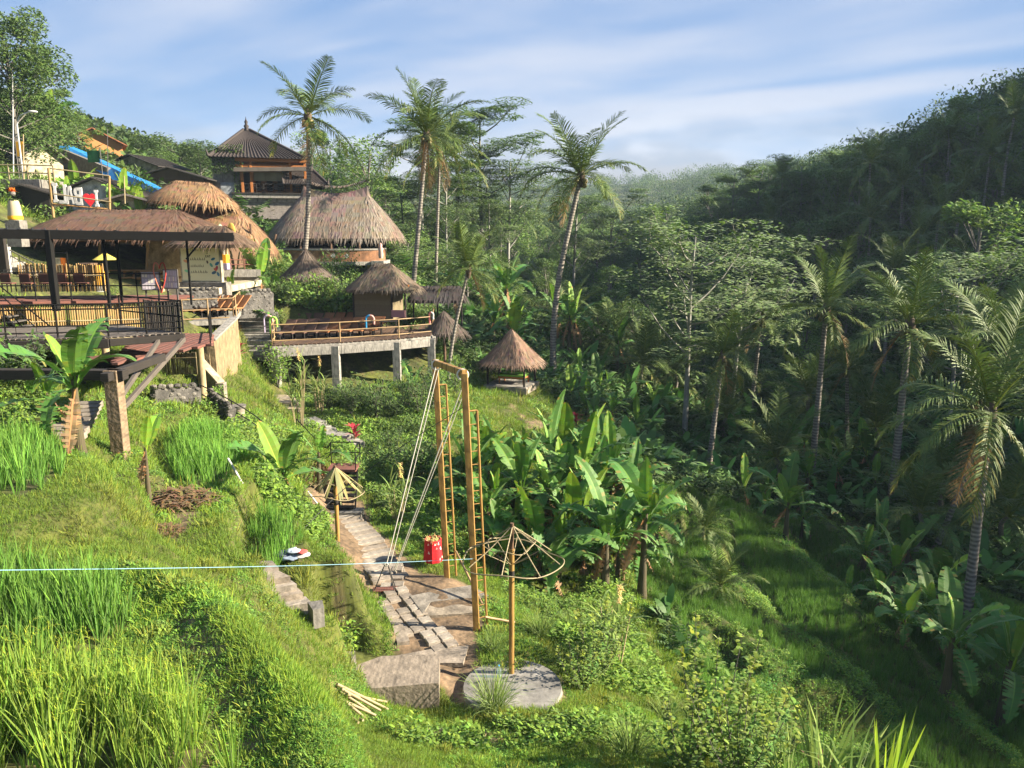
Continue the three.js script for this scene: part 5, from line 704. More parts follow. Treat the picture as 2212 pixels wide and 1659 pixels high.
{ // M. the big thatched restaurant on its curved balcony
  const d = 57, c = at(715, 555, d), t = thing('thatched_restaurant', 'big grey-brown thatched restaurant with curved orange balcony wall', 'restaurant', c, 0.05), Y = (v) => at(715, v, d).y - c.y;
  const r = mesh('thatched_roof', thatch(91, 5.0, 4.2, 2.35, 3.35, { col: [0.235, 0.175, 0.13], rows: 20, round: 3.2, prof: 0.85, sagRidge: 0.5, len: 0.6, dens: 1.1 }), strawMat, t); r.position.set(0, Y(515), -3.2);
  const slab = (y0, y1, ex) => { const s = new THREE.Shape(); s.moveTo(-4.2, 3.2); s.lineTo(-4.2 - ex, -0.2); s.quadraticCurveTo(-3, -1.0 - ex, 0, -1.1 - ex); s.quadraticCurveTo(2.6, -1.1 - ex, 3.6 + ex, -0.3); s.lineTo(3.6 + ex, 3.2); const g = new THREE.ExtrudeGeometry(s, { depth: y1 - y0, bevelEnabled: false, curveSegments: 14 }); g.rotateX(PI / 2); g.translate(0, y1, 0); g.scale(1, 1, -1); const k = g.toNonIndexed(); const p = k.attributes.position.array; for (let i = 0; i < p.length; i += 9) for (let m = 0; m < 3; m++) { const q = p[i + 3 + m]; p[i + 3 + m] = p[i + 6 + m]; p[i + 6 + m] = q; } k.translate(0, 0, 0.2); k.computeVertexNormals(); return metric(k); };
  const terra = std(C(0.40, 0.19, 0.09), { map: T.blotch }); mesh('floor_slab', slab(-0.55, -0.3, 0.35), M.concrete, t); mesh('balcony_wall', slab(-0.3, 0.5, 0), terra, t); mesh('coping', slab(0.5, 0.6, 0.08), M.concrete, t);
  for (const x of [0.4, 1.35]) mesh('diamond_tile', put(new THREE.BoxGeometry(0.26, 0.26, 0.04), x, 0.12, 1.36, 0, 0, PI / 4), M.white, t);
  for (const [x, z] of [[-4, 0.6], [-2, 0.9], [0.2, 1.0], [2.2, 0.8], [3.5, 0], [-4, -4], [0, -5], [3.5, -4]]) mesh('post', bar(v3(x, 0.5, z), v3(x * 0.95, 1.62, z - 0.35), 0.09), M.timber, t); mesh('back_wall', box(7.6, 2.0, 0.2, -0.3, 0.95, -4.6), M.darktimber, t);
  reseed(93); for (let i = 0; i < 7; i++) { const x = -3.2 + i * 1.0; mesh('chair', [box(0.4, 0.05, 0.4, x, 0.95, -1.2 - (i % 3) * 0.7), box(0.4, 0.55, 0.05, x, 1.2, -1.0 - (i % 3) * 0.7)], M.timber, t); }
  mesh('column', [box(0.6, 3.2, 0.5, 2.9, -2.1, -0.2), box(0.5, 3.2, 0.5, -3.2, -2.1, -0.5), box(0.5, 3.2, 0.5, 0, -2.1, -1.2)], M.plaster, t); mesh('undercroft_wall', box(7.4, 2.6, 0.2, -0.2, -1.8, -2.4), M.darkconcrete, t); mesh('end_block', box(0.9, 0.5, 0.8, 3.5, -0.5, 0.9), M.concrete, t);
  const gd = thing('guardian_figure', 'small pink and white guardian figure on the balcony corner of the restaurant', 'statue', at(823, 558, 55.4)); mesh('body', new THREE.LatheGeometry([[0.14, 0], [0.19, 0.25], [0.15, 0.5], [0.2, 0.65], [0.1, 0.78], [0.12, 0.95], [0.02, 1.08]].map((a) => new THREE.Vector2(...a)), 10), std(C(0.5, 0.32, 0.27)), gd);
  const lp = thing('globe_lamp', 'white globe lamp on a post left of the restaurant balcony', 'lamp', at(553, 575, 46)); mesh('globe', new THREE.SphereGeometry(0.13, 10, 8).translate(0, 0.95, 0), M.white, lp); mesh('post', bar(v3(0, -1.5, 0), v3(0, 0.83, 0), 0.03), M.blacksteel, lp);
}
{ // N, O. the small thatched parasol and the woven hut
  const c = under(664, 620, 46), t = thing('thatch_parasol', 'conical grey thatched parasol in the garden', 'parasol', c), Y = at(664, 597, 46).y - c.y; const r = mesh('thatch', thatch(95, 1.55, 1.4, 0.02, 1.6, { col: [0.135, 0.10, 0.075], rows: 12, round: 2, prof: 1.2, dens: 1.2 }), strawMat, t); r.position.y = Y; mesh('pole', bar(v3(0, -0.3, 0), v3(0, Y + 1.6, 0), 0.06), M.timber, t);
  const h = thing('woven_hut', 'small hut with woven bamboo walls and mossy thatch on the lounger deck', 'hut', at(812, 690, 42.3), -0.22); mesh('wall', [box(2.2, 1.85, 0.1, -0.15, 0.92, 0), box(0.1, 1.85, 1.7, -1.2, 0.92, -0.85), box(0.1, 1.85, 1.7, 0.9, 0.92, -0.9)], M.bamboomat, h);
  reseed(97); for (let j = 0; j < 9; j++) for (let i = 0; i < 7; i++) { const w2 = 0.3; mesh('woven_strip', box(w2 * 0.97, 0.195, 0.016, -1.09 + i * w2 + (j % 2 ? 0.07 : 0), 0.12 + j * 0.2, 0.055 + 0.006 * ((i + j) % 2)), [M.bamboomat, std(C(0.34, 0.27, 0.15), { map: T.grain }), M.bamboomat][(i * 3 + j) % 3], h); }
  for (const x of [-1.25, 0.98, 1.75]) mesh('post', box(0.09, 1.9, 0.09, x, 0.95, 0.06), M.darktimber, h); mesh('lintel', box(0.5, 0.2, 0.14, 1.75, 1.82, 0.08), M.orangewood, h); mesh('porch_rail', box(0.8, 0.4, 0.05, 1.35, 0.35, 0.1), std(C(0.4, 0.2, 0.2)), h); const hr = mesh('thatched_roof', thatch(98, 1.95, 1.5, 0.45, 1.35, { col: [0.17, 0.125, 0.085], rows: 12, round: 4, prof: 0.95, dens: 1.3, len: 0.4 }), strawMat, h); hr.position.set(0.25, 1.65, -0.7);
  const f = thing('thatch_fence', 'dark thatched screen roof right of the woven hut', 'screen', at(945, 650, 45)); const fr = mesh('thatch', thatch(99, 1.7, 0.9, 1.3, 0.75, { col: [0.07, 0.055, 0.05], rows: 8, round: 6, dens: 1.2 }), strawMat, f); fr.position.y = 0.1; for (const x of [-1.4, 0, 1.4]) mesh('post', bar(v3(x, -1.6, 0), v3(x, 0.3, 0), 0.05), M.darktimber, f);
  const k = thing('thatch_cone', 'low grey thatched cone roof at the right end of the lounger deck', 'roof', under(960, 720, 42)), ky = at(960, 716, 42).y - k.position.y; const kr = mesh('thatch', thatch(100, 1.15, 1.1, 0.02, 1.1, { col: [0.13, 0.10, 0.08], rows: 9, round: 2, dens: 1.2 }), strawMat, k); kr.position.y = ky; mesh('post', bar(v3(0, -0.2, 0), v3(0, ky + 0.6, 0), 0.08), M.timber, k);
}
const loungerSeat = std(C(0.40, 0.15, 0.045), { map: T.grain });
function lounger(label, p, turn, group, mat) { const t = thing('sun_lounger', label, 'sun lounger', p, turn, group); mesh('seat', box(0.58, 0.06, 1.15, 0, 0.32, 0.2), mat, t); mesh('backrest', put(box(0.58, 0.05, 0.8), 0, 0.58, -0.62, 0, 0.75), mat, t); for (const x of [-0.25, 0.25]) for (const z of [-0.35, 0.7]) mesh('leg', box(0.06, 0.32, 0.06, x, 0.16, z), M.darktimber, t); return t; }
const nth = ['first', 'second', 'third', 'fourth', 'fifth', 'sixth', 'seventh', 'eighth', 'ninth', 'tenth', 'eleventh', 'twelfth', 'thirteenth', 'fourteenth', 'fifteenth', 'sixteenth', 'seventeenth', 'eighteenth', 'nineteenth', 'twentieth'];
function arch(label, p, r, h, mat, mat2) { const t = thing('cloth_arch', label, 'decoration', p, 0, 'coloured arches on the deck rails'); const pts = []; for (let i = 0; i <= 10; i++) { const a = PI * i / 10; pts.push(v3(-Math.cos(a) * r, h + Math.sin(a) * r, 0)); } const A = [v3(-r, 0, 0), v3(-r, h * 0.5, 0), ...pts.slice(0, 6)], B = [...pts.slice(5), v3(r, h * 0.5, 0)]; mesh('band', tube(A, 0.055, 20, 8), mat, t); mesh('band', tube(B, 0.055, 14, 8), mat2 ?? mat, t); }
{ // P. the lounger deck on concrete columns
  const h = 5.3, P = polyOf([[588, 746, h], [735, 739, h], [862, 731, h], [934, 724, h], [938, 702, h], [612, 708, h]]), t = thing('lounger_deck', 'concrete deck with sun loungers standing on columns over the slope', 'deck', origin); KEEP.push(P);
  mesh('slab', prism(P, -h - 0.16, -h - 0.05), M.concrete, t); reseed(111); boards(t, P, -h - 0.02, 0.2, 0.05, [M.timber, std(C(0.16, 0.09, 0.055), { map: T.grain })]); const E = flat(P, -h);
  for (let i = 0; i < 3; i++) mesh('beam', beam(lift(E[i], -0.36).multiplyScalar(1.002), lift(E[i + 1], -0.36).multiplyScalar(1.002), 0.3, 0.4), M.concrete, t); mesh('beam', beam(lift(E[0], -0.36), lift(E[5], -0.36), 0.3, 0.4), M.concrete, t); mesh('beam', beam(lift(E[3], -0.36), lift(E[4], -0.36), 0.3, 0.4), M.concrete, t);
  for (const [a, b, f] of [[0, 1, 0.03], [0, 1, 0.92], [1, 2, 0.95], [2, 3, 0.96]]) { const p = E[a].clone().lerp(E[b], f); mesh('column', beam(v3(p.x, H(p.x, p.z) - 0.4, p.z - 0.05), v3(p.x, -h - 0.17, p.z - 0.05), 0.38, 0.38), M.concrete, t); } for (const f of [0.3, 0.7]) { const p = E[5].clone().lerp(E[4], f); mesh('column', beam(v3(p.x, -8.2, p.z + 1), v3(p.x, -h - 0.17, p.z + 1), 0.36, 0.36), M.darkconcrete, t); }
  railing(t, [E[0], E[1], E[2], E[3]].map((p) => lift(p, 0.02)), 0.95, [1, 0.6, 0.2], 0.028, M.goldrail, 2.6); railing(t, [E[0], E[0].clone().lerp(E[5], 0.35)].map((p) => lift(p, 0.02)), 0.95, [1, 0.6, 0.2], 0.028, M.goldrail, 1.0); railing(t, [E[3], E[4]].map((p) => lift(p, 0.02)), 0.95, [1, 0.6], 0.028, M.goldrail, 2);
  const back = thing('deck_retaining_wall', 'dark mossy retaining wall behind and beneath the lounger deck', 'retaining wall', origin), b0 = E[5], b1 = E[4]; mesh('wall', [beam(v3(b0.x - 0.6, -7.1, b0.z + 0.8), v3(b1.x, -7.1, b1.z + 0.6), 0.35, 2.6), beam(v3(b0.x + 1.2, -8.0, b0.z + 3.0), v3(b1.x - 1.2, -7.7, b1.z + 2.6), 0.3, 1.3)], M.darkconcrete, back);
  for (let i = 0; i < 9; i++) { const f = (i + 0.6) / 13.2, p = E[0].clone().lerp(E[2], f * 1.15), q = E[5].clone().lerp(E[4], f); const a = p.clone().lerp(q, 0.34), b = p.clone().lerp(q, 0.78); lounger('front row sun lounger on the deck, ' + nth[i] + ' from the left', v3(a.x, -h + 0.01, a.z), -0.25 + rr(-0.04, 0.04), 'front row of deck loungers', i < 4 ? std(C(0.17, 0.085, 0.06), { map: T.grain }) : loungerSeat); lounger('back row sun lounger on the deck, ' + nth[i] + ' from the left', v3(b.x, -h + 0.01, b.z), -0.25 + rr(-0.04, 0.04), 'back row of deck loungers', i < 3 ? std(C(0.2, 0.09, 0.05), { map: T.grain }) : loungerSeat); }
  const tb = E[2].clone().lerp(E[5], 0.3); for (const [i, o] of [[0, 0], [1, 1.1]]) { const b = thing('deck_table', ['dark table on the deck before the woven hut', 'second dark table further right on the deck'][i], 'table', v3(tb.x + o + 0.3, -h + 0.01, tb.z + 0.2 - o * 0.3), 0.1, 'deck tables'); mesh('top', box(0.9, 0.05, 0.6, 0, 0.7, 0), M.darktimber, b); for (const x of [-0.38, 0.38]) for (const z of [-0.24, 0.24]) mesh('leg', box(0.05, 0.68, 0.05, x, 0.34, z), M.darktimber, b); }
  const lil = std(C(0.55, 0.45, 0.62)), lime = std(C(0.30, 0.62, 0.08)), pink = std(C(0.7, 0.35, 0.3)), sky2 = std(C(0.04, 0.36, 0.66)), mint = std(C(0.22, 0.62, 0.52)); const a0 = at(580, 712, 37.5), a1 = at(590, 714, 37.2); arch('lilac and orange cloth arch at the left end of the deck rail', lift(at(581, 718, 37.6), 0), 0.2, 0.62, lil, pink); arch('lime green cloth arch beside the lilac one', lift(at(592, 720, 37.2), 0), 0.16, 0.62, lime); arch('blue and pink cloth arch on the deck in front of the woven hut', at(800, 711, 39.5), 0.2, 0.5, sky2, pink); arch('pink and white cloth hook at the right end of the deck rail', at(932, 700, 40), 0.09, 0.5, std(C(0.62, 0.16, 0.14)), M.white); arch('mint green cane hook beside the upper loungers', at(512, 678, 36), 0.1, 0.75, mint);
}
{ // upper lounger terrace with tan retaining wall, stairs and rubble walls
  const h = 3.75, P = polyOf([[395, 695, h], [505, 690, h], [520, 672, h], [395, 672, h]]), t = thing('upper_lounger_terrace', 'narrow terrace of orange loungers beside the notice boards', 'terrace', origin); mesh('slab', prism(P, -h - 0.2, -h), M.concrete, t); const E = flat(P, -h); railing(t, [E[0], E[1]].map((p) => lift(p, 0.02)), 0.9, [1, 0.5, 0.08], 0.028, M.goldrail, 0.95); railing(t, [E[1], E[2]].map((p) => lift(p, 0.02)), 0.9, [1, 0.5], 0.028, M.goldrail, 1.2);
  for (let i = 0; i < 7; i++) { const p = E[0].clone().lerp(E[1], (i + 0.5) / 7), q = E[3].clone().lerp(E[2], (i + 0.5) / 7).lerp(p, 0.55); lounger('orange sun lounger on the narrow upper terrace, ' + nth[i] + ' from the left', v3(q.x, -h + 0.01, q.z), -0.45, 'loungers of the upper terrace', std(C(0.58, 0.25, 0.09), { map: T.grain })); }
  const w = thing('tan_retaining_wall', 'tan stained concrete retaining wall beside the stairway', 'retaining wall', origin), a = gh(455, 728, 3.85), b = gh(508, 703, 3.9), c2 = gh(548, 690, 4.2); const tan = std(C(0.27, 0.195, 0.105), { map: T.streak, bumpMap: T.bumpy, bumpScale: 0.01 }); mesh('wall', [beam(v3(a.x, -5.3, a.z), v3(b.x, -4.9, b.z), 0.3, 2.6), beam(v3(a.x - 0.2, -5.2, a.z + 0.1), v3(a.x - 0.3, -5.2, a.z - 3), 0.3, 2.7)], tan, w); mesh('coping', [beam(v3(a.x, -3.96, a.z), v3(b.x, -3.56, b.z), 0.36, 0.08)], M.concrete, w);
  // stairway up the hill
  const s = thing('stone_stairway', 'wide grey stone stairway climbing between the decks', 'stairway', origin); KEEP.push(polyOf([[495, 690, 4.65], [585, 690, 4.65], [600, 812, 6.95], [500, 812, 6.95]])); const s0 = gh(555, 812, 6.95), s1 = gh(555, 690, 4.65); for (let i = 0; i < 12; i++) { const p = s0.clone().lerp(s1, i / 11); p.y = Math.max(p.y + 0.1, H(p.x - 0.2, p.z) + 0.12); mesh('step', box(2.2 - 0.02 * (i % 3), 0.3, 0.62, p.x - 0.2, p.y, p.z, 0.06 * ((i % 3) - 1)), i % 2 ? M.concrete : M.darkconcrete, s); } mesh('side_wall', beam(s0.clone().add(v3(1.25, 0.1, 0)), s1.clone().add(v3(0.95, 0.2, 0)), 0.4, 0.5), M.darkconcrete, s);
  const s2 = thing('sunlit_steps', 'broken sunlit stone steps at the foot of the stairway', 'steps', origin); KEEP.push(polyOf([[575, 850, 7.5], [615, 850, 7.6], [645, 915, 8.2], [605, 915, 8.1]]), polyOf([[650, 915, 8.1], [690, 912, 8.1], [775, 985, 8.8], [730, 990, 8.8]])); [[598, 862, 7.6], [606, 872, 7.75], [614, 882, 7.9], [622, 894, 8.05], [628, 906, 8.15]].forEach(([u, v, hh], i) => { const p = gh(u, v, hh); p.y = Math.max(p.y, H(p.x, p.z) + 0.14); mesh('step', box(0.95, 0.4, 0.55, p.x, p.y - 0.1, p.z, 0.15 * ((i % 2) - 0.5)), i % 2 ? M.paver : std(C(0.46, 0.38, 0.25), { map: T.blotch, bumpMap: T.bumpy, bumpScale: 0.01 }), s2); });
  const ramp = thing('stepped_ramp', 'pale stepped ramp with low wall going down to the yard', 'ramp', origin); const r0 = gh(672, 922, 8.15), r1 = gh(752, 980, 8.75); for (let i = 0; i < 9; i++) { const p = r0.clone().lerp(r1, i / 8); p.y = Math.max(p.y, H(p.x, p.z) + 0.12); mesh('step', box(0.95, 0.36, 1.1, p.x, p.y - 0.1, p.z, 0.7), M.concrete, ramp); } mesh('side_wall', beam(r0.clone().add(v3(-0.5, -0.1, 0.5)), r1.clone().add(v3(-0.6, -0.2, 0.5)), 0.2, 0.7), M.paver, ramp);
  // rubble walls, stone by stone
  const rub = [std(C(0.17, 0.155, 0.135), { map: T.blotch, bumpMap: T.bumpy, bumpScale: 0.02 }), std(C(0.24, 0.22, 0.19), { map: T.blotch, bumpMap: T.bumpy, bumpScale: 0.02 }), std(C(0.12, 0.11, 0.10), { map: T.blotch, bumpMap: T.bumpy, bumpScale: 0.02 })]; const stoneG = [1, 2, 3, 4].map((k) => { reseed(200 + k); const g = new THREE.IcosahedronGeometry(0.5, 1), p = g.attributes.position, seen = {}; for (let i = 0; i < p.count; i++) { const key = [p.getX(i), p.getY(i), p.getZ(i)].map((x) => x.toFixed(3)).join(); const f = seen[key] ??= rr(0.75, 1.1); p.setXYZ(i, p.getX(i) * f, p.getY(i) * f * 0.62, p.getZ(i) * f * 0.7); } g.computeVertexNormals(); return metric(g); });
  const rubble = (label, p, q, hh, size, seed) => { const o = thing('rubble_wall', label, 'stone wall', origin, 0, 'rubble walls'); reseed(seed); mesh('core', beam(lift(p, hh / 2 - 0.1), lift(q, hh / 2 - 0.1), 0.35, hh), rub[2], o); const len = p.distanceTo(q), nx = Math.round(len / size), ny = Math.max(2, Math.round(hh / (size * 0.55))); for (let j = 0; j <= ny; j++) for (let i = 0; i < nx; i++) { const c = p.clone().lerp(q, (i + 0.5 + (j % 2 ? 0.5 : 0) * 0.9) / nx); const m = mesh('stone', stoneG[Math.floor(rnd() * 4)], rub[Math.floor(rnd() * 3)], o); m.position.set(c.x, p.y + (q.y - p.y) * i / nx + j * size * 0.55 * 0.98, c.z + 0.14 + rr(-0.04, 0.05)); m.rotation.set(rr(-0.3, 0.3), rr(-0.5, 0.5), rr(-0.25, 0.25)); m.scale.setScalar(size * rr(0.85, 1.2)); } };
  rubble('rubble stone wall beside the mint cane hook', at(512, 684, 38.5), at(588, 680, 40.5), 1.25, 0.3, 5); rubble('rubble stone wall behind the notice boards', at(388, 664, 34), at(468, 658, 35), 0.75, 0.28, 6); rubble('low curved rubble wall under the bamboo screens', at(330, 872, 24.2), at(430, 866, 25.4), 0.55, 0.26, 7); rubble('small rubble wall beside the black handrail', at(455, 872, 26), at(500, 908, 25.4), 0.5, 0.24, 8);
  const hr = thing('black_handrail', 'black steel handrail descending from the round post', 'handrail', origin); const q = [[430, 830, 25.6], [500, 866, 25.8], [560, 905, 26], [595, 940, 26]].map(([u, v, d]) => at(u, v, d)); mesh('rail', tube(q, 0.02, 20), M.blacksteel, hr); mesh('rail', tube(q.map((p) => lift(p, -0.32)), 0.018, 20), M.blacksteel, hr); for (const p of q) mesh('post', bar(lift(p, -1), p, 0.022), M.blacksteel, hr); mesh('kerb', tube(q.map((p) => lift(p, -0.95)), 0.09, 20), M.darkconcrete, hr);
  const sw = thing('sloping_wall', 'narrow pale-topped sloping wall beside the bamboo screens', 'wall', origin); mesh('wall', beam(at(434, 800, 28), at(478, 838, 27.2).add(v3(0, -0.2, 0)), 0.25, 0.7), M.stone, sw); mesh('coping', beam(lift(at(434, 800, 28), 0.4), lift(at(478, 838, 27.2), 0.2), 0.3, 0.07), M.cream, sw); mesh('end_pier', beam(lift(at(478, 838, 27.2), -1.1), lift(at(478, 838, 27.2), 0.2), 0.3, 0.3), M.paver, sw);
  const bl = thing('stone_bollard', 'short mossy stone pillar below the black handrail', 'pillar', onGround(518, 920)); mesh('shaft', new THREE.CylinderGeometry(0.22, 0.14, 0.7, 9).translate(0, 0.3, 0), M.paver, bl); mesh('cap', new THREE.CylinderGeometry(0.27, 0.24, 0.1, 9).translate(0, 0.7, 0), M.darkconcrete, bl);
}
// ---------------------------------------------------------------- grass, rice and undergrowth
const G = {
  short: [tuftGeo(401, 16, 0.17, 0.011, 0.09, 0.7, 0.9), tuftGeo(402, 16, 0.14, 0.012, 0.1, 0.9, 1.1), tuftGeo(403, 14, 0.22, 0.010, 0.08, 0.8, 0.8)],
  herb: [coverGeo(411, 26, 0.13, 0.12, 0.055), coverGeo(412, 26, 0.15, 0.10, 0.045)],
  rice: [riceGeo(421, 0), riceGeo(422, 1)], ripe: [riceGeo(425, 3), riceGeo(426, 5), riceGeo(427, 1)],
  fern: [fernGeo(431, 9, 1), fernGeo(432, 8, 1)], big: [bigLeafGeo(441, 8, 0.8), bigLeafGeo(442, 9, 0.9)], bush: [coverGeo(451, 130, 0.55, 0.75, 0.17), coverGeo(452, 130, 0.6, 0.6, 0.14)],
};
const Zs = Object.values(Z);
const free = (x, z) => { for (const k of KEEP) if (inPoly(k, x, z)) return false; return true; };
{
  reseed(901); const short = [], herb = [], cover = [];
  const one = (x, z, r) => {
    for (const q of Zs) if (inPoly(q, x, z)) return;
    const s = soilAt(x, z); if (rnd() < s * 1.12) return;
    const inT = inPoly(TERR, x, z), n = fbm(x * 0.55, z * 0.55, 21, 4), m = fbm(x * 1.9, z * 1.9, 25, 3), y = H(x, z);
    if (inT && terrPart(x, z) < 0.5) return;
    const k = Math.pow(Math.max(r, 5) / 9, 0.72) * rr(0.4, 1.0) * (0.35 + 0.75 * n + 0.5 * sstep(0.62, 0.8, m)) * (inT ? 0.8 : 1), dry = sstep(0.58, 0.74, m) * 0.4, dim = 0.5 + 0.95 * n;
    const t = inT ? [0.62 * dim, 0.8 * dim, dim] : [dim * (1 + dry * 0.55), dim * (1 - dry * 0.12), dim * (1 + dry * 0.6)];
    if (n > 0.52 && m > 0.42 && rnd() < 0.6) herb.push([x, y, z, k * 0.8, rr(0, 6.28), 0, 0, [t[0] * 0.8, t[1] * 0.95, t[2]]]);
    else short.push([x, y, z, k, rr(0, 6.28), rr(-0.15, 0.15), rr(-0.15, 0.15), t]);
  };
  for (let i = 0; i < 215000; i++) { const a = rad(rr(-37, 37)), r = 4.5 * Math.pow(62 / 4.5, Math.pow(rnd(), 0.95)), x = r * Math.sin(a), z = -r * Math.cos(a); if (z > -4.2 || x > 17 || (x > 9 && z < -34) || !free(x, z)) continue; one(x, z, r); }
  strew('grass', 'short sunlit grass over the banks, paths and terraces', 'grass', G.short, L.grass, short);
  strew('ground_herbs', 'low small-leaved weeds growing among the grass', 'weeds', G.herb, L.cover, herb);
}
{
  reseed(902);
  const fill = (P, step, k, dim, out) => { let x0 = 1e9, x1 = -1e9, z0 = 1e9, z1 = -1e9; for (const [x, z] of P) { x0 = Math.min(x0, x); x1 = Math.max(x1, x); z0 = Math.min(z0, z); z1 = Math.max(z1, z); } for (let x = x0; x < x1; x += step) for (let z = z0; z < z1; z += step) { const a = x + rr(-0.6, 0.6) * step + (vnoise(x * 2, z * 2, 3) - 0.5) * 0.5, b = z + rr(-0.6, 0.6) * step; if (inPoly(P, x, z)) { const e = sstep(0, 0.7, edgeDist(P, x, z)), nn = fbm(x * 0.9, z * 0.9, 77, 3); if (rnd() < (1 - e) * 0.35) continue; out.push([a, H(a, b), b, k * rr(0.65, 1.2) * (0.7 + 0.3 * e) * (0.65 + 0.7 * nn), rr(0, 6.28), rr(-0.1, 0.1), rr(-0.1, 0.1), dim * rr(0.8, 1.2)]); } } return out; };
  const A = fill(Z.riceA, 0.15, 0.95, 1, []), B = fill(Z.riceB, 0.13, 0.98, 1, []), Cc = fill(Z.riceC, 0.17, 1.05, 1.15, []), D = fill(Z.riceD, 0.19, 0.8, 1.3, []), E = fill(Z.riceE, 0.16, 1, 1.25, []);
  strew('ripening_rice', 'ripening yellow-green rice with drooping ears in the nearest paddy', 'rice', G.ripe, L.riper, A);
  strew('young_rice', 'tall dark green rice in the paddy behind the ripening one', 'rice', [G.rice[0]], L.rice, B);
  strew('upper_rice', 'green rice at the left edge below the grassy bank', 'rice', G.rice, L.rice, Cc);
  strew('stair_rice', 'bright green rice plot below the stone stairway', 'rice', G.rice, L.rice, D);
  strew('corner_rice', 'small square of tall rice beside the plank steps', 'rice', G.rice, L.rice, E);
  const T2 = []; for (let i = 0; i < 34000; i++) { const x = rr(3, 24), z = rr(-37, -9); if (!inPoly(TERR, x, z)) continue; const e = 0.25, sl = Math.hypot(H(x + e, z) - H(x - e, z), H(x, z + e) - H(x, z - e)) / (2 * e); if (terrPart(x, z) > 0.52 || rnd() < 0.1) continue; const n = fbm(x * 0.3, z * 0.3, 33, 3); T2.push([x, H(x, z), z, rr(0.42, 0.62) * (0.7 + 0.5 * n), rr(0, 6.28), rr(-0.15, 0.15), rr(-0.15, 0.15), 0.65 + 0.6 * n]); }
  strew('terrace_rice', 'shaded green rice covering the stepped terraces on the lower right', 'rice', G.rice, L.rice, T2);
}
{ // undergrowth of the valley, the far slopes and the hills
  reseed(903); const fern = [], big = [], bush = [];
  for (let i = 0; i < 36000; i++) {
    const a = rad(rr(-38, 52)), r = 20 * Math.pow(240 / 20, rnd()), x = r * Math.sin(a), z = -r * Math.cos(a);
    if (inPoly(TERR, x, z) || (r < 46 && x < 4.5 && !(z < -43))) continue; if (x < -5 && z > -64) continue; if (!free(x, z)) continue;
    const n = fbm(x * 0.12, z * 0.12, 41, 4), k = rr(0.8, 1.7) * (0.9 + r / 55) * (0.6 + 0.8 * n), e = [x, H(x, z) - 0.05, z, k * (r < 60 ? 0.62 : 1), rr(0, 6.28), rr(-0.2, 0.2), rr(-0.2, 0.2), rr(0.65, 1.2)];
    const c = rnd(); (c < 0.36 && r < 75 ? fern : c >= 0.36 && c < (x < -3 ? 0.38 : 0.5) && r < 60 ? big : bush).push(e);
  }
  strew('ferns', 'arching ferns and young palms through the valley undergrowth', 'ferns', G.fern, L.fern, fern);
  strew('broad_undergrowth', 'broad-leaved undergrowth on the valley floor', 'undergrowth', G.big, L.banana, big);
  strew('bush_undergrowth', 'small-leaved bushes carpeting the valley and hill slopes', 'undergrowth', G.bush, L.broad, bush);
  // leafy cover on the sunny banks between the terraces
  reseed(904); const bank = [];
  const zones = [[polyOf([[620, 850, 7.7], [960, 850, 7.8], [960, 940, 8.4], [700, 990, 8.5], [640, 910, 8.1]]), 1300], [polyOf([[730, 990, 8.6], [960, 990, 8.8], [960, 1180, 9.4], [880, 1160, 9.3], [800, 1060, 8.9]]), 900], [polyOf([[540, 1040, 6.3], [600, 1010, 6.3], [690, 1120, 8.4], [650, 1170, 7.8]]), 700], [polyOf([[900, 700, 6], [1040, 720, 6.6], [1050, 830, 8.3], [930, 830, 7.6]]), 500], [polyOf([[690, 1240, 7.3], [740, 1235, 7.5], [790, 1350, 8.4], [730, 1390, 8.6]]), 260], [polyOf([[0, 760, 3], [60, 770, 3.1], [130, 920, 4.7], [20, 940, 4.4]]), 500], [polyOf([[400, 880, 6], [560, 900, 6.6], [640, 960, 8], [560, 1040, 6.6], [420, 930, 6]]), 600], [polyOf([[1085, 1262, 9.6], [1330, 1262, 11], [1430, 1500, 10.8], [1270, 1470, 9.8], [1170, 1340, 9.9]]), 900], [polyOf([[880, 1590, 8.8], [1240, 1560, 9.2], [1480, 1560, 10.2], [1560, 1655, 10.2], [880, 1655, 8.5]]), 420]];
  for (let i = 0; i < 6500; i++) { const x = rr(3, 24), z = rr(-37, -10); if (inPoly(TERR, x, z) && terrPart(x, z) > 0.55 && terrPart(x, z) < 0.97) { const q = fbm(x * 0.7, z * 0.7, 53, 3); bank.push([x, H(x, z) - 0.06, z, rr(0.2, 0.5) * (0.5 + q), rr(0, 6.28), rr(-0.2, 0.2), rr(-0.2, 0.2), 0.6 + 0.75 * q]); } }
  for (const [P, n] of zones) { let x0 = 1e9, x1 = -1e9, z0 = 1e9, z1 = -1e9; for (const [x, z] of P) { x0 = Math.min(x0, x); x1 = Math.max(x1, x); z0 = Math.min(z0, z); z1 = Math.max(z1, z); } for (let i = 0; i < n * 2; i++) { const x = rr(x0, x1), z = rr(z0, z1); if (inPoly(P, x, z) && soilAt(x, z) < 0.3 && free(x, z)) { const q = fbm(x * 0.7, z * 0.7, 51, 3); bank.push([x, H(x, z) - 0.08, z, rr(0.3, 0.75) * (0.5 + q), rr(0, 6.28), rr(-0.2, 0.2), rr(-0.2, 0.2), 0.6 + 0.75 * q]); } } }
  strew('bank_cover', 'dense small-leaved creepers over the sunny banks', 'creepers', G.bush, L.cover, bank);
}

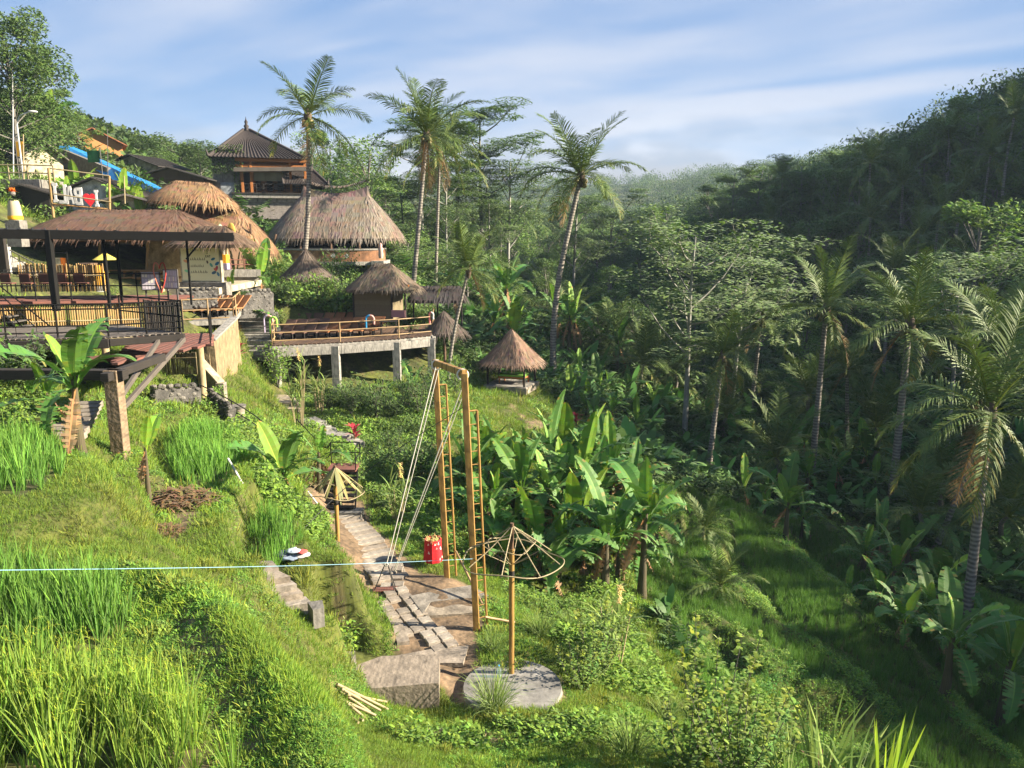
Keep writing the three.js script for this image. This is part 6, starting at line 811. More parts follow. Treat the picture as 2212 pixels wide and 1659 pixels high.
// ---------------------------------------------------------------- trees on the hills and in the valley
const away = (list, x, z, d) => { for (const [a, b] of list) if ((a - x) ** 2 + (b - z) ** 2 < d * d) return false; return true; };
{
  reseed(910); const spots = [];
  const wood = (P, n, d, fn) => { let x0 = 1e9, x1 = -1e9, z0 = 1e9, z1 = -1e9; for (const [x, z] of P) { x0 = Math.min(x0, x); x1 = Math.max(x1, x); z0 = Math.min(z0, z); z1 = Math.max(z1, z); } let k = 0; for (let i = 0; i < 12000 && k < n; i++) { const x = rr(x0, x1), z = rr(z0, z1); if (!inPoly(P, x, z) || !away(spots, x, z, d)) continue; spots.push([x, z]); const s = seedState; fn(x, z, k++); reseed(s + 7); } };
  // right-hand hill
  const dark = 'dark leafy tree in the dense shaded forest on the right-hand hill', tallDark = 'taller narrow tree among the shaded forest on the right-hand hill';
  wood([[34, -58], [44, -62], [58, -82], [78, -108], [86, -132], [66, -162], [50, -192], [34, -195], [26, -150], [30, -100]], 175, 4.3, (x, z, k) => { const q = [0, 1, 2, 3][Math.floor(rnd() * 4)]; tree('forest_tree', q === 2 ? tallDark : dark, 'tree', PR.broad[q], drop(x, z), rr(0.6, 1.15), rr(0, 6.28), [L.broad, L.shrub, L.broad, L.feather][(k * 7) % 4], q === 2 ? 'taller trees of the right-hand hill' : 'forest trees of the right-hand hill'); });
  wood([[46, -62], [64, -54], [110, -66], [130, -105], [90, -130], [60, -82]], 34, 6, (x, z) => tree('forest_tree', 'forest tree on the high shoulder of the right-hand hill', 'tree', PR.broad[Math.floor(rnd() * 4)], drop(x, z), rr(0.8, 1.1), rr(0, 6.28), L.broad, 'forest trees of the high shoulder'));
  // the same hill beyond the right edge of the picture, which shades the valley
  wood([[50, 28], [44, -8], [44, -34], [50, -50], [78, -52], [100, -40], [100, 28]], 60, 5.6, (x, z) => tree('forest_tree', 'forest tree on the near right-hand slope above the valley floor', 'tree', PR.broad[Math.floor(rnd() * 4)], drop(x, z), rr(0.7, 0.95), rr(0, 6.28), L.broad, 'forest trees of the near right-hand slope'));
  // valley behind the gazebo
  wood([[-3, -64], [8, -56], [22, -56], [34, -62], [30, -100], [16, -130], [-12, -120], [-16, -92]], 46, 5, (x, z) => { const q = Math.floor(rnd() * 4); tree('valley_tree', 'rounded green tree in the hazy valley behind the gazebo', 'tree', PR.broad[q], drop(x, z), rr(0.4, 0.7), rr(0, 6.28), rnd() < 0.5 ? L.broad : L.feather, 'rounded trees of the middle valley'); });
  wood([[-30, -100], [-12, -96], [14, -130], [24, -150], [34, -200], [20, -240], [-60, -230]], 90, 6, (x, z) => { const q = Math.floor(rnd() * 4); tree('distant_tree', 'pale hazy tree on the far side of the valley', 'tree', PR.broad[q], drop(x, z), rr(0.8, 1.3), rr(0, 6.28), rnd() < 0.5 ? L.broad : L.feather, 'far trees at the head of the valley'); });
}
{ // a far-off wood that reads as one mass
  reseed(915); const far = []; for (let i = 0; i < 1900; i++) { const a = rad(rr(-40, 42)), r = rr(200, 600), x = r * Math.sin(a), z = -r * Math.cos(a); far.push([x, H(x, z) + 1, z, rr(7, 12), rr(0, 6.28), 0, 0, rr(0.8, 1.2), rr(0.8, 1.3)]); }
  reseed(916); const g = coverGeo(461, 420, 0.55, 0.95, 0.085); strew('distant_forest', 'hazy blue-green forest along the far horizon', 'forest', [g], L.broad, far);
}
const topAt = (u, v, d) => at(u, v, d);
[[1835, 335, 96, 3], [1905, 322, 98, 1], [1962, 303, 96, 3], [2012, 282, 95, 1], [2062, 252, 94, 3], [2118, 216, 95, 0], [2176, 190, 96, 3], [1870, 345, 92, 1]].sort((a, b) => a[0] - b[0]).forEach(([u, v, d, q], i) => { const t = at(u, v, d), f = drop(t.x, t.z), s = Math.max(5, t.y - f.y) / ([20, 18, 22, 13][q] * 0.98); tree('skyline_tree', ordinal(i + 1) + ' lacy tree from the left along the right-hand hill skyline', 'tree', PR.feather[q], f, v3(clamp(s, 0.5, 0.9), s, clamp(s, 0.5, 0.9)), i * 2.1, L.feather, 'lacy trees on the hill skyline', M.pale); });
{ // tall feathery trees
  const FT = [[905, 255, 82, 0, 'feathery tree behind the two palms, its crown showing left of them'], [985, 205, 86, 2, 'tallest feathery tree right behind the second palm from the left'], [1040, 225, 90, 0, 'feathery tree with broad flat tiers right of the tallest one'], [960, 330, 78, 1, 'lower feathery tree among the pale trunks behind the palms'], [1095, 320, 88, 1, 'airy feathery tree leaning right, rightmost of the tall group'], [870, 400, 90, 1, 'small feathery tree left of the second palm'], [1060, 420, 84, 1, 'slender forked feathery tree below the airy one'],
    [1240, 400, 96, 1, 'feathery tree directly behind the crown of the central palm'], [1320, 430, 100, 1, 'wide feathery tree just right of the central palm'], [1390, 480, 112, 1, 'low hazy feathery tree right of the central palm'],
    [1500, 470, 47, 3, 'sunlit spreading feathery tree with bare pale trunk in mid valley'], [1600, 500, 55, 3, 'sunlit feathery tree behind the right shoulder of the mid-valley one'], [2095, 540, 46, 3, 'small sunlit feathery tree before the dark hill at right'],
    [1590, 352, 128, 0, 'flat-topped feathery tree at the left end of the hill skyline'], [1640, 348, 132, 2, 'flat-topped feathery tree second along the hill skyline'], [1735, 335, 118, 0, 'feathery tree on the skyline between hill palms'], [1790, 352, 112, 1, 'feathery tree on the skyline just left of the hill gap'], [722, 375, 80, 3, 'little feathery tree behind the ridge of the big thatched roof'], [1150, 560, 100, 3, 'hazy feathery tree below the skyline palms']];
  FT.forEach(([u, v, d, q, label], i) => { const t = topAt(u, v, d), f = drop(t.x, t.z), hh = [20, 18, 22, 13][q] * 0.98, s = Math.max(4, t.y - f.y) / hh, w = clamp(s, 0.75, 1.15) * (i === 11 ? 1.1 : 1); tree('feathery_tree', label, 'tree', PR.feather[q], f, v3(w, s, w), i * 1.7, L.feather, 'tall feathery trees', M.pale); });
}
{ // palms
  const P = (label, bu, bv, d, cu, cv, size, o) => { const b = at(bu, bv, d), f = drop(b.x, b.z), t = at(cu, cv, d + (o?.dz ?? 0)); return palm(label, f, t, size, o); };
  P('tall slender coconut palm standing before the big thatched restaurant', 648, 560, 50, 665, 250, 4.5, { bow: 0.25, r: 0.16, n: 17, open: 0.8, seed: 5 });
  P('coconut palm with hanging yellow fronds, second from the left against the sky', 888, 650, 50, 922, 290, 4.4, { r: 0.15, n: 21, dead: 3, seed: 8, open: 1.0 });
  P('coconut palm half hidden behind the yellowed one', 940, 650, 62, 950, 330, 4.6, { r: 0.13, n: 18, dead: 3, seed: 9 });
  P('tall coconut palm with curved pale trunk, alone in the centre', 1198, 850, 47, 1255, 378, 4.6, { bow: -0.55, r: 0.18, n: 22, dead: 1, seed: 12, open: 0.9 });
  P('short bushy palm leaning over the lounger deck, left of the gazebo', 968, 800, 40, 1012, 582, 2.9, { r: 0.09, n: 20, dead: 1, seed: 15, nuts: false, bow: -0.15, open: 1.15 });
  P('coconut palm with sunlit crown and straight trunk, third from the right', 1750, 1062, 42, 1785, 668, 4.4, { r: 0.17, seed: 21, n: 17 });
  P('large coconut palm with the thickest pale trunk in the valley', 1925, 1092, 38.5, 1965, 700, 4.9, { r: 0.19, seed: 22, n: 18 });
  P('nearest valley palm, dark drooping crown at the right edge', 2082, 1385, 26, 2138, 890, 4.2, { r: 0.17, seed: 23, n: 20, dead: 2 });
  P('coconut palm with dishevelled crown, leftmost in the valley', 1528, 1040, 41.5, 1560, 770, 3.2, { r: 0.15, seed: 24, n: 15 });
  P('coconut palm behind the leftmost valley one, crown caught by sun', 1620, 905, 55, 1645, 690, 3.7, { r: 0.15, seed: 25, n: 16 });
  P('small shaded coconut palm between the two large valley palms', 1828, 1012, 46, 1830, 800, 2.9, { r: 0.13, seed: 26, n: 14 });
  P('leaning coconut palm with thin pale trunk before the right edge', 2008, 1215, 33, 2165, 760, 3.9, { r: 0.12, seed: 27, n: 20, bow: 0.3 });
  reseed(77);
  [[1690, 385, 122], [1812, 382, 110], [1752, 420, 116], [1880, 352, 86], [1880, 470, 80], [1665, 475, 108], [2030, 460, 76], [2160, 520, 70], [2140, 335, 82], [2050, 300, 92], [1950, 400, 86], [1560, 480, 140], [2190, 255, 84], [2080, 415, 80], [1985, 520, 72], [1930, 590, 64], [2110, 600, 60], [1800, 520, 86], [1720, 560, 84]].sort((a, b) => a[0] - b[0]).forEach(([u, v, d], i) => { const t = at(u, v, d), f = drop(t.x, t.z); smallPalm(ordinal(i + 1) + ' palm from the left rising out of the dark hill forest', f, Math.max(3, t.y - f.y), rr(3.6, 4.4), rr(0, 6.28), 'palms on the forested hill'); });
  [[1140, 482, 150], [1165, 478, 160], [1080, 484, 140], [1245, 490, 170], [1050, 470, 130], [1110, 470, 150], [1195, 495, 165], [1020, 500, 120], [980, 520, 110]].sort((a, b) => a[0] - b[0]).forEach(([u, v, d], i) => { const t = at(u, v, d), f = drop(t.x, t.z); smallPalm(ordinal(i + 1) + ' hazy palm from the left on the far valley skyline', f, Math.max(3, t.y - f.y), rr(3.8, 4.6), rr(0, 6.28), 'palms on the far skyline'); });
  [[1680, 930, 40], [1895, 900, 44], [1990, 1080, 33], [1460, 760, 56], [1400, 700, 62], [1230, 690, 62], [1320, 720, 60], [1570, 880, 48], [2050, 960, 38], [1750, 820, 54], [2130, 760, 50], [1600, 640, 70], [1180, 640, 70], [1390, 800, 54], [2190, 1010, 34], [1850, 740, 60], [1100, 610, 66]].sort((a, b) => a[0] - b[0]).forEach(([u, v, d], i) => { const p = at(u, v, d), f = drop(p.x, p.z); smallPalm(ordinal(i + 1) + ' low young palm from the left in the shaded valley bottom', f, rr(1.6, 3.2), rr(3.2, 4.2), rr(0, 6.28), 'young palms of the valley'); });
  const f1 = onGround(1690 / 1.0, 1330); smallPalm('young palm seedling on the shaded stepped terraces', under(1555, 1290, 24), 0.5, 1.7, 1, 'palm seedlings of the terraces');
  smallPalm('dark palm seedling on the terrace mound further up', under(1520, 1170, 29), 0.6, 1.6, 4, 'palm seedlings of the terraces');
}
{ // bananas
  const spots = []; let made = 0;
  const grove = (place, group, P, n, d, size, o = {}) => { // a clump of bananas, each told by its place from the left
    let x0 = 1e9, x1 = -1e9, z0 = 1e9, z1 = -1e9; for (const [x, z] of P) { x0 = Math.min(x0, x); x1 = Math.max(x1, x); z0 = Math.min(z0, z); z1 = Math.max(z1, z); } const mine = []; reseed(930 + n + P.length);
    for (let i = 0; i < 4000 && mine.length < n; i++) { const x = rr(x0, x1), z = rr(z0, z1); if (inPoly(P, x, z) && away(spots, x, z, d)) { spots.push([x, z]); mine.push([x, z]); } }
    mine.sort((p, q) => p[0] / -p[1] - q[0] / -q[1]).forEach(([x, z], i) => { reseed(2000 + made); banana(ordinal(i + 1) + ' banana plant from the left ' + place, drop(x, z), size * rr(0.6, 1.25), { group, seed: 1000 + made++, stem: o.stem ?? (rnd() < 0.5 ? 0 : 1), n: o.n ?? 9, bright: rnd() < 0.35 ? 1 : 0, torn: 0.8, dry: 2 }); });
  };
  grove('in the dense clump behind the swing', 'banana clump behind the swing', polyOf([[1000, 1190, 10.1], [1080, 1290, 10.5], [1300, 1285, 11], [1420, 1220, 11.5], [1330, 1090, 10.7], [1150, 1040, 9.9], [1010, 1040, 9.6]]), 44, 0.7, 1.05);
  grove('in the grove right of the rice terraces', 'banana grove at right', polyOf([[1780, 1260, 13], [1950, 1420, 13.4], [2080, 1430, 13.8], [2060, 1290, 14.2], [1900, 1180, 13.8]]), 14, 1.2, 0.95);
  grove('at the foot of the valley palms', 'bananas below the valley palms', polyOf([[1560, 1080, 13], [1740, 1170, 13.5], [1760, 1080, 14.2], [1900, 1110, 14.2], [1850, 980, 14], [1600, 1000, 13.6]]), 18, 1.6, 0.9, { n: 7 });
  grove('on the slope right of the gazebo', 'bananas right of the gazebo', polyOf([[1220, 900, 10.3], [1290, 960, 10.8], [1430, 950, 12], [1400, 870, 12], [1250, 830, 10.6]]), 16, 1.5, 0.9, { n: 7, stem: 0 });
  grove('among the trees behind the gazebo', 'bananas behind the gazebo', [[-4, -50], [6, -48], [10, -56], [0, -58]], 9, 1.5, 1.3, { stem: 2 });
  const B = (label, p, size, o) => banana(label, p, size, o);
  B('banana plant with a long brown-edged leaf and fruit bunch before the platform post', onGround(172, 978), 0.9, { stem: 1, n: 7, seed: 31, torn: 0.2, group: 'bananas on the left', dry: 1, turn: 0.6 });
  B('smaller banana plant with pale leaf at the left edge', onGround(110, 945), 0.62, { stem: 1, n: 6, seed: 36, torn: 0.1, group: 'bananas on the left', dry: 2, turn: 2.4 });
  B('young banana plant with one bright upright leaf on a thin stem', onGround(322, 1085), 0.52, { stem: 2, n: 3, seed: 33, torn: 0.1, bright: 2, group: 'bananas on the left', dry: 2 });
  B('dark banana plant with dead hanging leaves left of the umbrella frame', onGround(612, 1085), 0.9, { stem: 0, n: 9, seed: 39, torn: 0.3, group: 'bananas on the left', dry: 6 });
  B('tattered banana plant beside the umbrella frame with drooping leaf', onGround(690, 1060), 0.8, { stem: 1, n: 4, seed: 41, torn: 0.9, group: 'bananas on the left', dry: 4 });
  B('lone banana plant on the shaded terrace left of the right grove', onGround(1695, 1170), 1.1, { stem: 1, n: 8, seed: 43, group: 'bananas of the terraces' });
  B('banana plant at the right end of the clump, leaning over the rice', onGround(1385, 1290), 1.15, { stem: 2, n: 9, seed: 44, group: 'bananas of the terraces' });
  B('banana plant with one glowing leaf at the bottom right edge', onGround(2160, 1560), 1.2, { stem: 1, n: 8, seed: 45, bright: 1, group: 'bananas at the bottom right' });
  B('dark banana plant left of the bottom right one', onGround(2040, 1500), 1.1, { stem: 1, n: 8, seed: 46, group: 'bananas at the bottom right' });
  B('banana plant right behind the roof of the gazebo', under(1110, 740, 47), 1.2, { stem: 1, n: 6, seed: 47, bright: 2, group: 'bananas behind the gazebo' });
  B('banana plant left of the gazebo roof in the sun', under(1065, 730, 48), 1.15, { stem: 1, n: 6, seed: 48, bright: 2, group: 'bananas behind the gazebo' });
  B('banana plant below the stone wall in the upper garden', under(500, 640, 39), 1.1, { stem: 0, n: 7, seed: 49, group: 'bananas of the garden' });
  B('glossy banana plant in the middle of the upper garden', under(560, 625, 42), 1.2, { stem: 1, n: 8, seed: 50, group: 'bananas of the garden' });
  B('banana plant by the sugar cane under the lounger deck', under(890, 870, 36), 0.9, { stem: 0, n: 6, seed: 51, group: 'bananas of the garden' });
}
// ---------------------------------------------------------------- the yard with the swing
{
  const A0 = gh(966, 1247, 9.2), B0 = gh(1030, 1362, 9.3), A1 = at(940, 783, -A0.z), B1 = at(1003, 806, -B0.z), t = thing('swing_gantry', 'tall golden steel swing frame with ladder-like posts in the yard', 'swing frame', origin);
  for (const [a, b, top] of [[A0, A1, 0.9], [B0, B1, 0.86]]) { mesh('post', beam(lift(a, -0.15), b, 0.15, 0.13), M.gold, t); const o = v3(0.24, 0, -0.1), e = a.clone().lerp(b, top); mesh('ladder_tube', bar(a.clone().add(o), e.clone().add(o), 0.026, 0.026, 8), M.gold, t); for (let i = 1; i < 17; i++) { const p = a.clone().lerp(b, top * i / 17); mesh('rung', bar(p, p.clone().add(o), 0.012, 0.012, 5), M.gold, t); } mesh('ladder_cap', bar(e, e.clone().add(o), 0.02), M.gold, t); }
  mesh('top_beam', beam(A1.clone().lerp(B1, -0.02), B1.clone().lerp(A1, -0.01), 0.13, 0.15), M.gold, t); for (const f of [0.06, 0.95]) { const p = A1.clone().lerp(B1, f); mesh('rope_loop', new THREE.TorusGeometry(0.12, 0.022, 6, 16).translate(p.x, p.y - 0.05, p.z), M.rope, t); } for (const f of [0.35, 0.5, 0.78]) { const p = A1.clone().lerp(B1, f), q = A1.clone().lerp(B1, f + 0.012); mesh('band', beam(p, q, 0.14, 0.16), M.darktimber, t); }
  mesh('ground_strut', bar(A0.clone().add(v3(0.25, 0.75, 0)), B0.clone().add(v3(0.1, 0.15, -1.0)), 0.03), M.goldrail, t); mesh('ground_strut', bar(B0.clone().add(v3(0.2, 0.35, 0)), B0.clone().add(v3(0.9, 0.05, -0.3)), 0.03), M.goldrail, t);
  const w = thing('swing', 'wooden swing seat on long white ropes, drawn back to the paving', 'swing', origin), s = gh(832, 1262, 9.05), k = v3(s.x + 0.05, s.y + 0.55, s.z); const ends = [A1.clone().lerp(B1, 0.06), A1.clone().lerp(B1, 0.95)];
  mesh('rope', bar(ends[0], k, 0.014, 0.014, 5), M.rope, w); mesh('rope', bar(ends[0].clone().add(v3(0.06, -0.1, 0)), k.clone().add(v3(0.1, 0, 0)), 0.01, 0.01, 5), M.rope, w); mesh('rope', bar(ends[1].clone().add(v3(0, -0.3, 0)), k.clone().add(v3(0.22, -0.1, 0)), 0.014, 0.014, 5), M.rope, w); mesh('rope', bar(ends[1].clone().add(v3(0.05, -0.4, 0)), k.clone().add(v3(0.25, -0.1, 0.2)), 0.01, 0.01, 5), M.rope, w);
  mesh('seat', box(0.62, 0.05, 0.24, s.x, s.y - 0.12, s.z + 0.05, 0.1), M.redboard, w); for (const x of [-0.26, 0.26]) for (const z of [-0.08, 0.1]) mesh('seat_strap', bar(v3(s.x + x, s.y - 0.1, s.z + 0.05 + z), k.clone().add(v3(x * 0.15, 0, 0)), 0.013, 0.013, 4), M.blacktube, w); mesh('knot', new THREE.TorusKnotGeometry(0.035, 0.014, 20, 5).translate(k.x, k.y, k.z), M.rope, w);
  const line = thing('guy_rope', 'pale blue rope stretched across the picture to the swing frame', 'rope', origin), e = at(1024, 1207, -B0.z), st = at(-120, 1233, 7.4); const pts = []; for (let i = 0; i <= 16; i++) { const p = st.clone().lerp(e, i / 16); p.y -= Math.sin(PI * i / 16) * 0.05; pts.push(p); } mesh('strand', new THREE.TubeGeometry(new THREE.CatmullRomCurve3(pts), 48, 0.0048, 6), M.bluerope, line);
  const ca = thing('black_cable', 'thin black cable crossing from the swing frame to the left bank', 'cable', origin); mesh('strand', new THREE.TubeGeometry(new THREE.CatmullRomCurve3([at(1000, 880, -B0.z), at(860, 970, 19), at(745, 1055, 19), at(600, 1200, 17)]), 40, 0.009, 4), M.blacktube, ca);
}
function umbrellaFrame(label, foot, height, R, dropY, dry) {
  const t = thing('umbrella_frame', label, 'umbrella frame', foot, 0, 'bare umbrella frames'), top = v3(0.02, height, 0); mesh('pole', bar(v3(0, -0.2, 0), v3(0, height - 0.5, 0), 0.06, 0.06, 10), M.gold, t); mesh('pole_tip', bar(v3(0, height - 0.5, 0), v3(0.01, height + 0.06, 0), 0.045, 0.04, 8), M.timber, t); mesh('collar', bar(v3(0, height - 1.12, 0), v3(0, height - 0.98, 0), 0.064, 0.064, 10), M.darktimber, t);
  const ring = (r, y, tilt, th) => { const p = []; for (let i = 0; i < 24; i++) { const a = i / 24 * 2 * PI, wb = 1 + 0.05 * Math.sin(a * 3 + r * 7) + 0.03 * Math.sin(a * 5 + 1); p.push(v3(Math.cos(a) * r * wb, height + y + Math.cos(a + 0.5) * tilt + 0.04 * Math.sin(a * 4 + r), Math.sin(a) * r * wb)); } return new THREE.TubeGeometry(new THREE.CatmullRomCurve3(p, true), 60, th, 5, true); };
  mesh('rim', ring(R, -dropY, -0.06, 0.014), M.bamboopale, t); mesh('inner_hoop', ring(R * 0.48, -dropY * 0.55, 0.02, 0.011), M.bamboopale, t); for (let i = 0; i < 8; i++) { const a = i / 8 * 2 * PI + 0.2; mesh('rib', tube([top, v3(Math.cos(a) * R * 0.5, height - dropY * 0.52, Math.sin(a) * R * 0.5), v3(Math.cos(a) * R, height - dropY - Math.cos(a + 0.5) * 0.06, Math.sin(a) * R)], 0.013, 8, 5), M.bamboopale, t); if (!dry) mesh('brace', bar(v3(Math.cos(a) * R * 0.62, height - dropY * 0.65, Math.sin(a) * R * 0.62), v3(0, height - dropY - 0.15, 0), 0.008, 0.008, 4), M.bamboopale, t); }
  if (dry) { reseed(131); const l = new Leaves(); for (let i = 0; i < 17; i++) { const a = rr(0, 6.28), d = v3(Math.cos(a) * R, -dropY, Math.sin(a) * R).normalize(); const s = v3(-Math.sin(a), 0, Math.cos(a)); l.blade(top.clone().addScaledVector(d, 0.05), d, rr(0.55, 1.1) * R * 1.3, 0.09, rr(0.1, 0.5), [rr(0.8, 1.2), rr(0.8, 1.1), rr(0.7, 1)], 5, s, 0.02); } mesh('leaf_strips', l.geo(), leafy(C(0.36, 0.34, 0.15), 0.3), t); }
}
umbrellaFrame('umbrella frame hung with dry leaf strips, left of the swing', gh(731, 1190, 9.05), 2.52, 0.82, 0.7, true);
umbrellaFrame('bare wire umbrella frame on a golden pole over the round slab', gh(1105, 1455, 9.3), 3.35, 1.02, 0.72, false);
{ // paving, slabs and steps: every slab a piece of its own
  const slabT = [M.paver, M.paverdark, std(C(0.45, 0.39, 0.32), { map: T.blotch, bumpMap: T.bumpy, bumpScale: 0.008 })]; reseed(141);
  const pv = thing('paver_path', 'square pale pavers laid across the bare earth of the yard', 'paving', origin); const x0 = gh(842, 1282, 9.2), x1 = gh(938, 1412, 9.3), ax = x1.clone().sub(x0), len = ax.length(); ax.divideScalar(len); const cr = v3(-ax.z, 0, ax.x).multiplyScalar(-1), tn = Math.atan2(ax.x, ax.z);
  for (let j = 0; j < 10; j++) for (let i = 0; i < 3; i++) { if ((i === 0 && (j > 6 || j === 0)) || (i === 1 && j === 2)) continue; const p = x0.clone().addScaledVector(ax, (j + (i === 0 ? 0.35 : 0)) * 0.335).addScaledVector(cr, (i - 1) * 0.325 + (j > 6 ? 0.12 : 0)); mesh('paver', box(0.29, 0.1, 0.28, p.x, H(p.x, p.z) + 0.025 + rr(-0.012, 0.012), p.z, tn + rr(-0.05, 0.05), rr(-0.02, 0.02)), slabT[Math.floor(rnd() * 3)], pv); }
  for (const [x, y] of [[235, 395], [308, 390], [220, 447], [312, 443], [215, 510], [313, 505], [235, 358], [302, 353]]) { const p = gh((880 + x * 0.294) / 1.13, (1280 + y * 0.294) / 1.13, 9.2); mesh('paver', box(0.3, 0.1, 0.29, p.x, H(p.x, p.z) + 0.025 + rr(-0.012, 0.012), p.z, rr(-0.04, 0.04), rr(-0.02, 0.02)), slabT[Math.floor(rnd() * 3)], pv); }
  const wk = thing('slab_walk', 'curving walk of narrow concrete slabs leading from the stair to the yard', 'walk', origin), w0 = gh(742, 1122, 9.0), w1 = gh(842, 1246, 9.15), dir = Math.atan2(w1.x - w0.x, w1.z - w0.z); for (let i = 0; i < 14; i++) { const p = w0.clone().lerp(w1, i / 13); p.x += Math.sin(i / 13 * PI) * 0.12; mesh('slab', box(1.02 + rr(-0.05, 0.05), 0.1, 0.27, p.x, H(p.x, p.z) + 0.03 + rr(-0.01, 0.01), p.z, dir + rr(-0.05, 0.05)), slabT[i % 3 === 1 ? 0 : 2], wk); }
  const poly = (name, label, cat, pts, h, th, mat) => { const P = polyOf(pts.map(([u, v]) => [u, v, h])), o = thing(name, label, cat, origin); mesh('block', prism(P, -h - th, -h), mat, o); return o; };
  poly('concrete_apron', 'thin grey concrete apron behind the right swing post', 'concrete slab', [[885, 1287], [960, 1272], [1017, 1264], [1066, 1292], [1000, 1292], [930, 1300], [914, 1325]], 9.17, 0.12, std(C(0.33, 0.29, 0.24), { map: T.blotch, bumpMap: T.bumpy, bumpScale: 0.01 }));
  poly('concrete_apron', 'tan rounded concrete apron in front of the grey one', 'concrete slab', [[912, 1320], [935, 1303], [1000, 1295], [1068, 1295], [1040, 1322], [960, 1328], [920, 1330]], 9.2, 0.1, std(C(0.39, 0.32, 0.24), { map: T.blotch, bumpMap: T.bumpy, bumpScale: 0.01 }));
  poly('concrete_strip', 'flat concrete strip behind the big slab step', 'concrete slab', [[855, 1416], [930, 1402], [1012, 1394], [1000, 1432], [940, 1432], [870, 1432]], 9.22, 0.1, M.paver);
  poly('slab_step', 'large brown-grey concrete slab step in the foreground yard', 'step', [[772, 1436], [824, 1417], [950, 1413], [948, 1475], [776, 1489]], 8.85, 0.55, std(C(0.27, 0.22, 0.17), { map: T.streak, bumpMap: T.bumpy, bumpScale: 0.012 })); poly('slab_step', 'small square concrete block left of the large slab step', 'step', [[712, 1410], [767, 1406], [774, 1464], [728, 1472]], 8.62, 0.5, std(C(0.29, 0.25, 0.2), { map: T.streak, bumpMap: T.bumpy, bumpScale: 0.012 })); poly('paver_plank', 'single flat plank slab at the left edge of the pavers', 'paving', [[848, 1352], [870, 1348], [885, 1384], [858, 1388]], 9.15, 0.1, M.paver);
  const st = thing('plank_steps', 'four broad stone treads descending beside the grassy bank', 'steps', origin); [[[541, 1242], [598, 1228], [627, 1245], [543, 1261], 6.82], [[545, 1264], [625, 1248], [641, 1261], [548, 1281], 6.95], [[550, 1285], [643, 1267], [655, 1280], [554, 1300], 7.08], [[561, 1303], [660, 1285], [674, 1302], [572, 1318], 7.2]].forEach((q, i) => { const h = q[4], cv0 = (q[0][1] + q[1][1] + q[2][1] + q[3][1]) / 4, P = polyOf(q.slice(0, 4).map(([u, v]) => [u, cv0 + (v - cv0) * 0.82, h])); mesh('tread', prism(P, -h - 0.2, -h), slabT[[0, 2, 0, 2][i]], st); }); { const P = polyOf([[545, 1240, 6.98], [625, 1236, 6.98], [672, 1300, 7.1], [572, 1312, 7.1]]); mesh('footing', prism(P, -7.9, -7.34), M.darkconcrete, st); }
  poly('stair_landing', 'irregular stone landing at the head of the plank steps', 'step', [[532, 1212], [588, 1211], [602, 1226], [546, 1240]], 6.8, 0.15, M.paverdark); poly('stair_block', 'rough concrete block right of the lowest plank tread', 'step', [[664, 1300], [696, 1296], [700, 1312], [676, 1318]], 7.1, 0.4, M.darkconcrete); poly('stair_block', 'lower tan concrete block below the plank treads', 'step', [[645, 1330], [700, 1318], [702, 1345], [668, 1352]], 7.5, 0.5, M.paver);
  const c = gh(1107, 1484, 9.3), rs = thing('round_slab', 'round grey concrete slab under the wire umbrella frame', 'concrete slab', c); mesh('disc', new THREE.CylinderGeometry(1.02, 1.05, 0.16, 40).translate(0, -0.06, 0), std(C(0.33, 0.31, 0.28), { map: T.blotch, bumpMap: T.bumpy, bumpScale: 0.01 }), rs);
  const dm = thing('drain_mat', 'perforated grey mat half buried below the slab step', 'mat', gh(872, 1515, 9.45), 0.2); mesh('mat', box(0.95, 0.06, 0.4), M.concrete, dm);
  // steel stair down to the walk
  const ss = thing('steel_steps', 'black steel steps with red landing and guard rail above the slab walk', 'steps', origin), l0 = gh(735, 1105, 8.9), l1 = at(742, 1010, 25.5); mesh('landing', box(1.0, 0.08, 0.8, l1.x, l1.y, l1.z), M.redboard, ss); for (let i = 0; i < 7; i++) { const p = lift(l0, 0.15).lerp(lift(l1, -0.15), i / 6.2); mesh('tread', box(0.9, 0.05, 0.26, p.x, p.y, p.z), M.blacksteel, ss); } for (const x of [-0.48, 0.48]) mesh('stringer', beam(l0.clone().add(v3(x, 0, 0)), l1.clone().add(v3(x, -0.1, 0)), 0.04, 0.14), M.blacksteel, ss); railing(ss, [l1.clone().add(v3(-0.5, 0.04, -0.4)), l1.clone().add(v3(0.5, 0.04, -0.4)), l1.clone().add(v3(0.5, 0.04, 0.4))], 0.75, [1, 0.5], 0.018, M.blacksteel, 0.9); mesh('base_slab', box(1.5, 0.22, 0.5, l0.x, l0.y - 0.02, l0.z + 0.1), M.darkconcrete, ss);
  const rl = [at(640, 905, 30), at(700, 965, 28), l1.clone().add(v3(-0.5, 0.78, -0.4))]; const rr2 = thing('slope_handrail', 'thin black double handrail beside the stepped ramp', 'handrail', origin); mesh('rail', tube(rl, 0.02), M.blacksteel, rr2); mesh('rail', tube(rl.map((p) => lift(p, -0.35)), 0.018), M.blacksteel, rr2); for (const p of rl) mesh('post', bar(lift(p, -0.9), p, 0.02), M.blacksteel, rr2);
  const ms = thing('mossy_steps', 'grey mossy plank steps climbing behind the left banana plants', 'steps', origin); { const a = onGround(128, 955), b2 = onGround(172, 885); for (let i = 0; i < 8; i++) { const p = a.clone().lerp(b2, i / 7); mesh('step', box(1.1, 0.16, 0.34, p.x, p.y + 0.12, p.z, 0.15 + rr(-0.05, 0.05)), slabT[i % 2], ms); } }
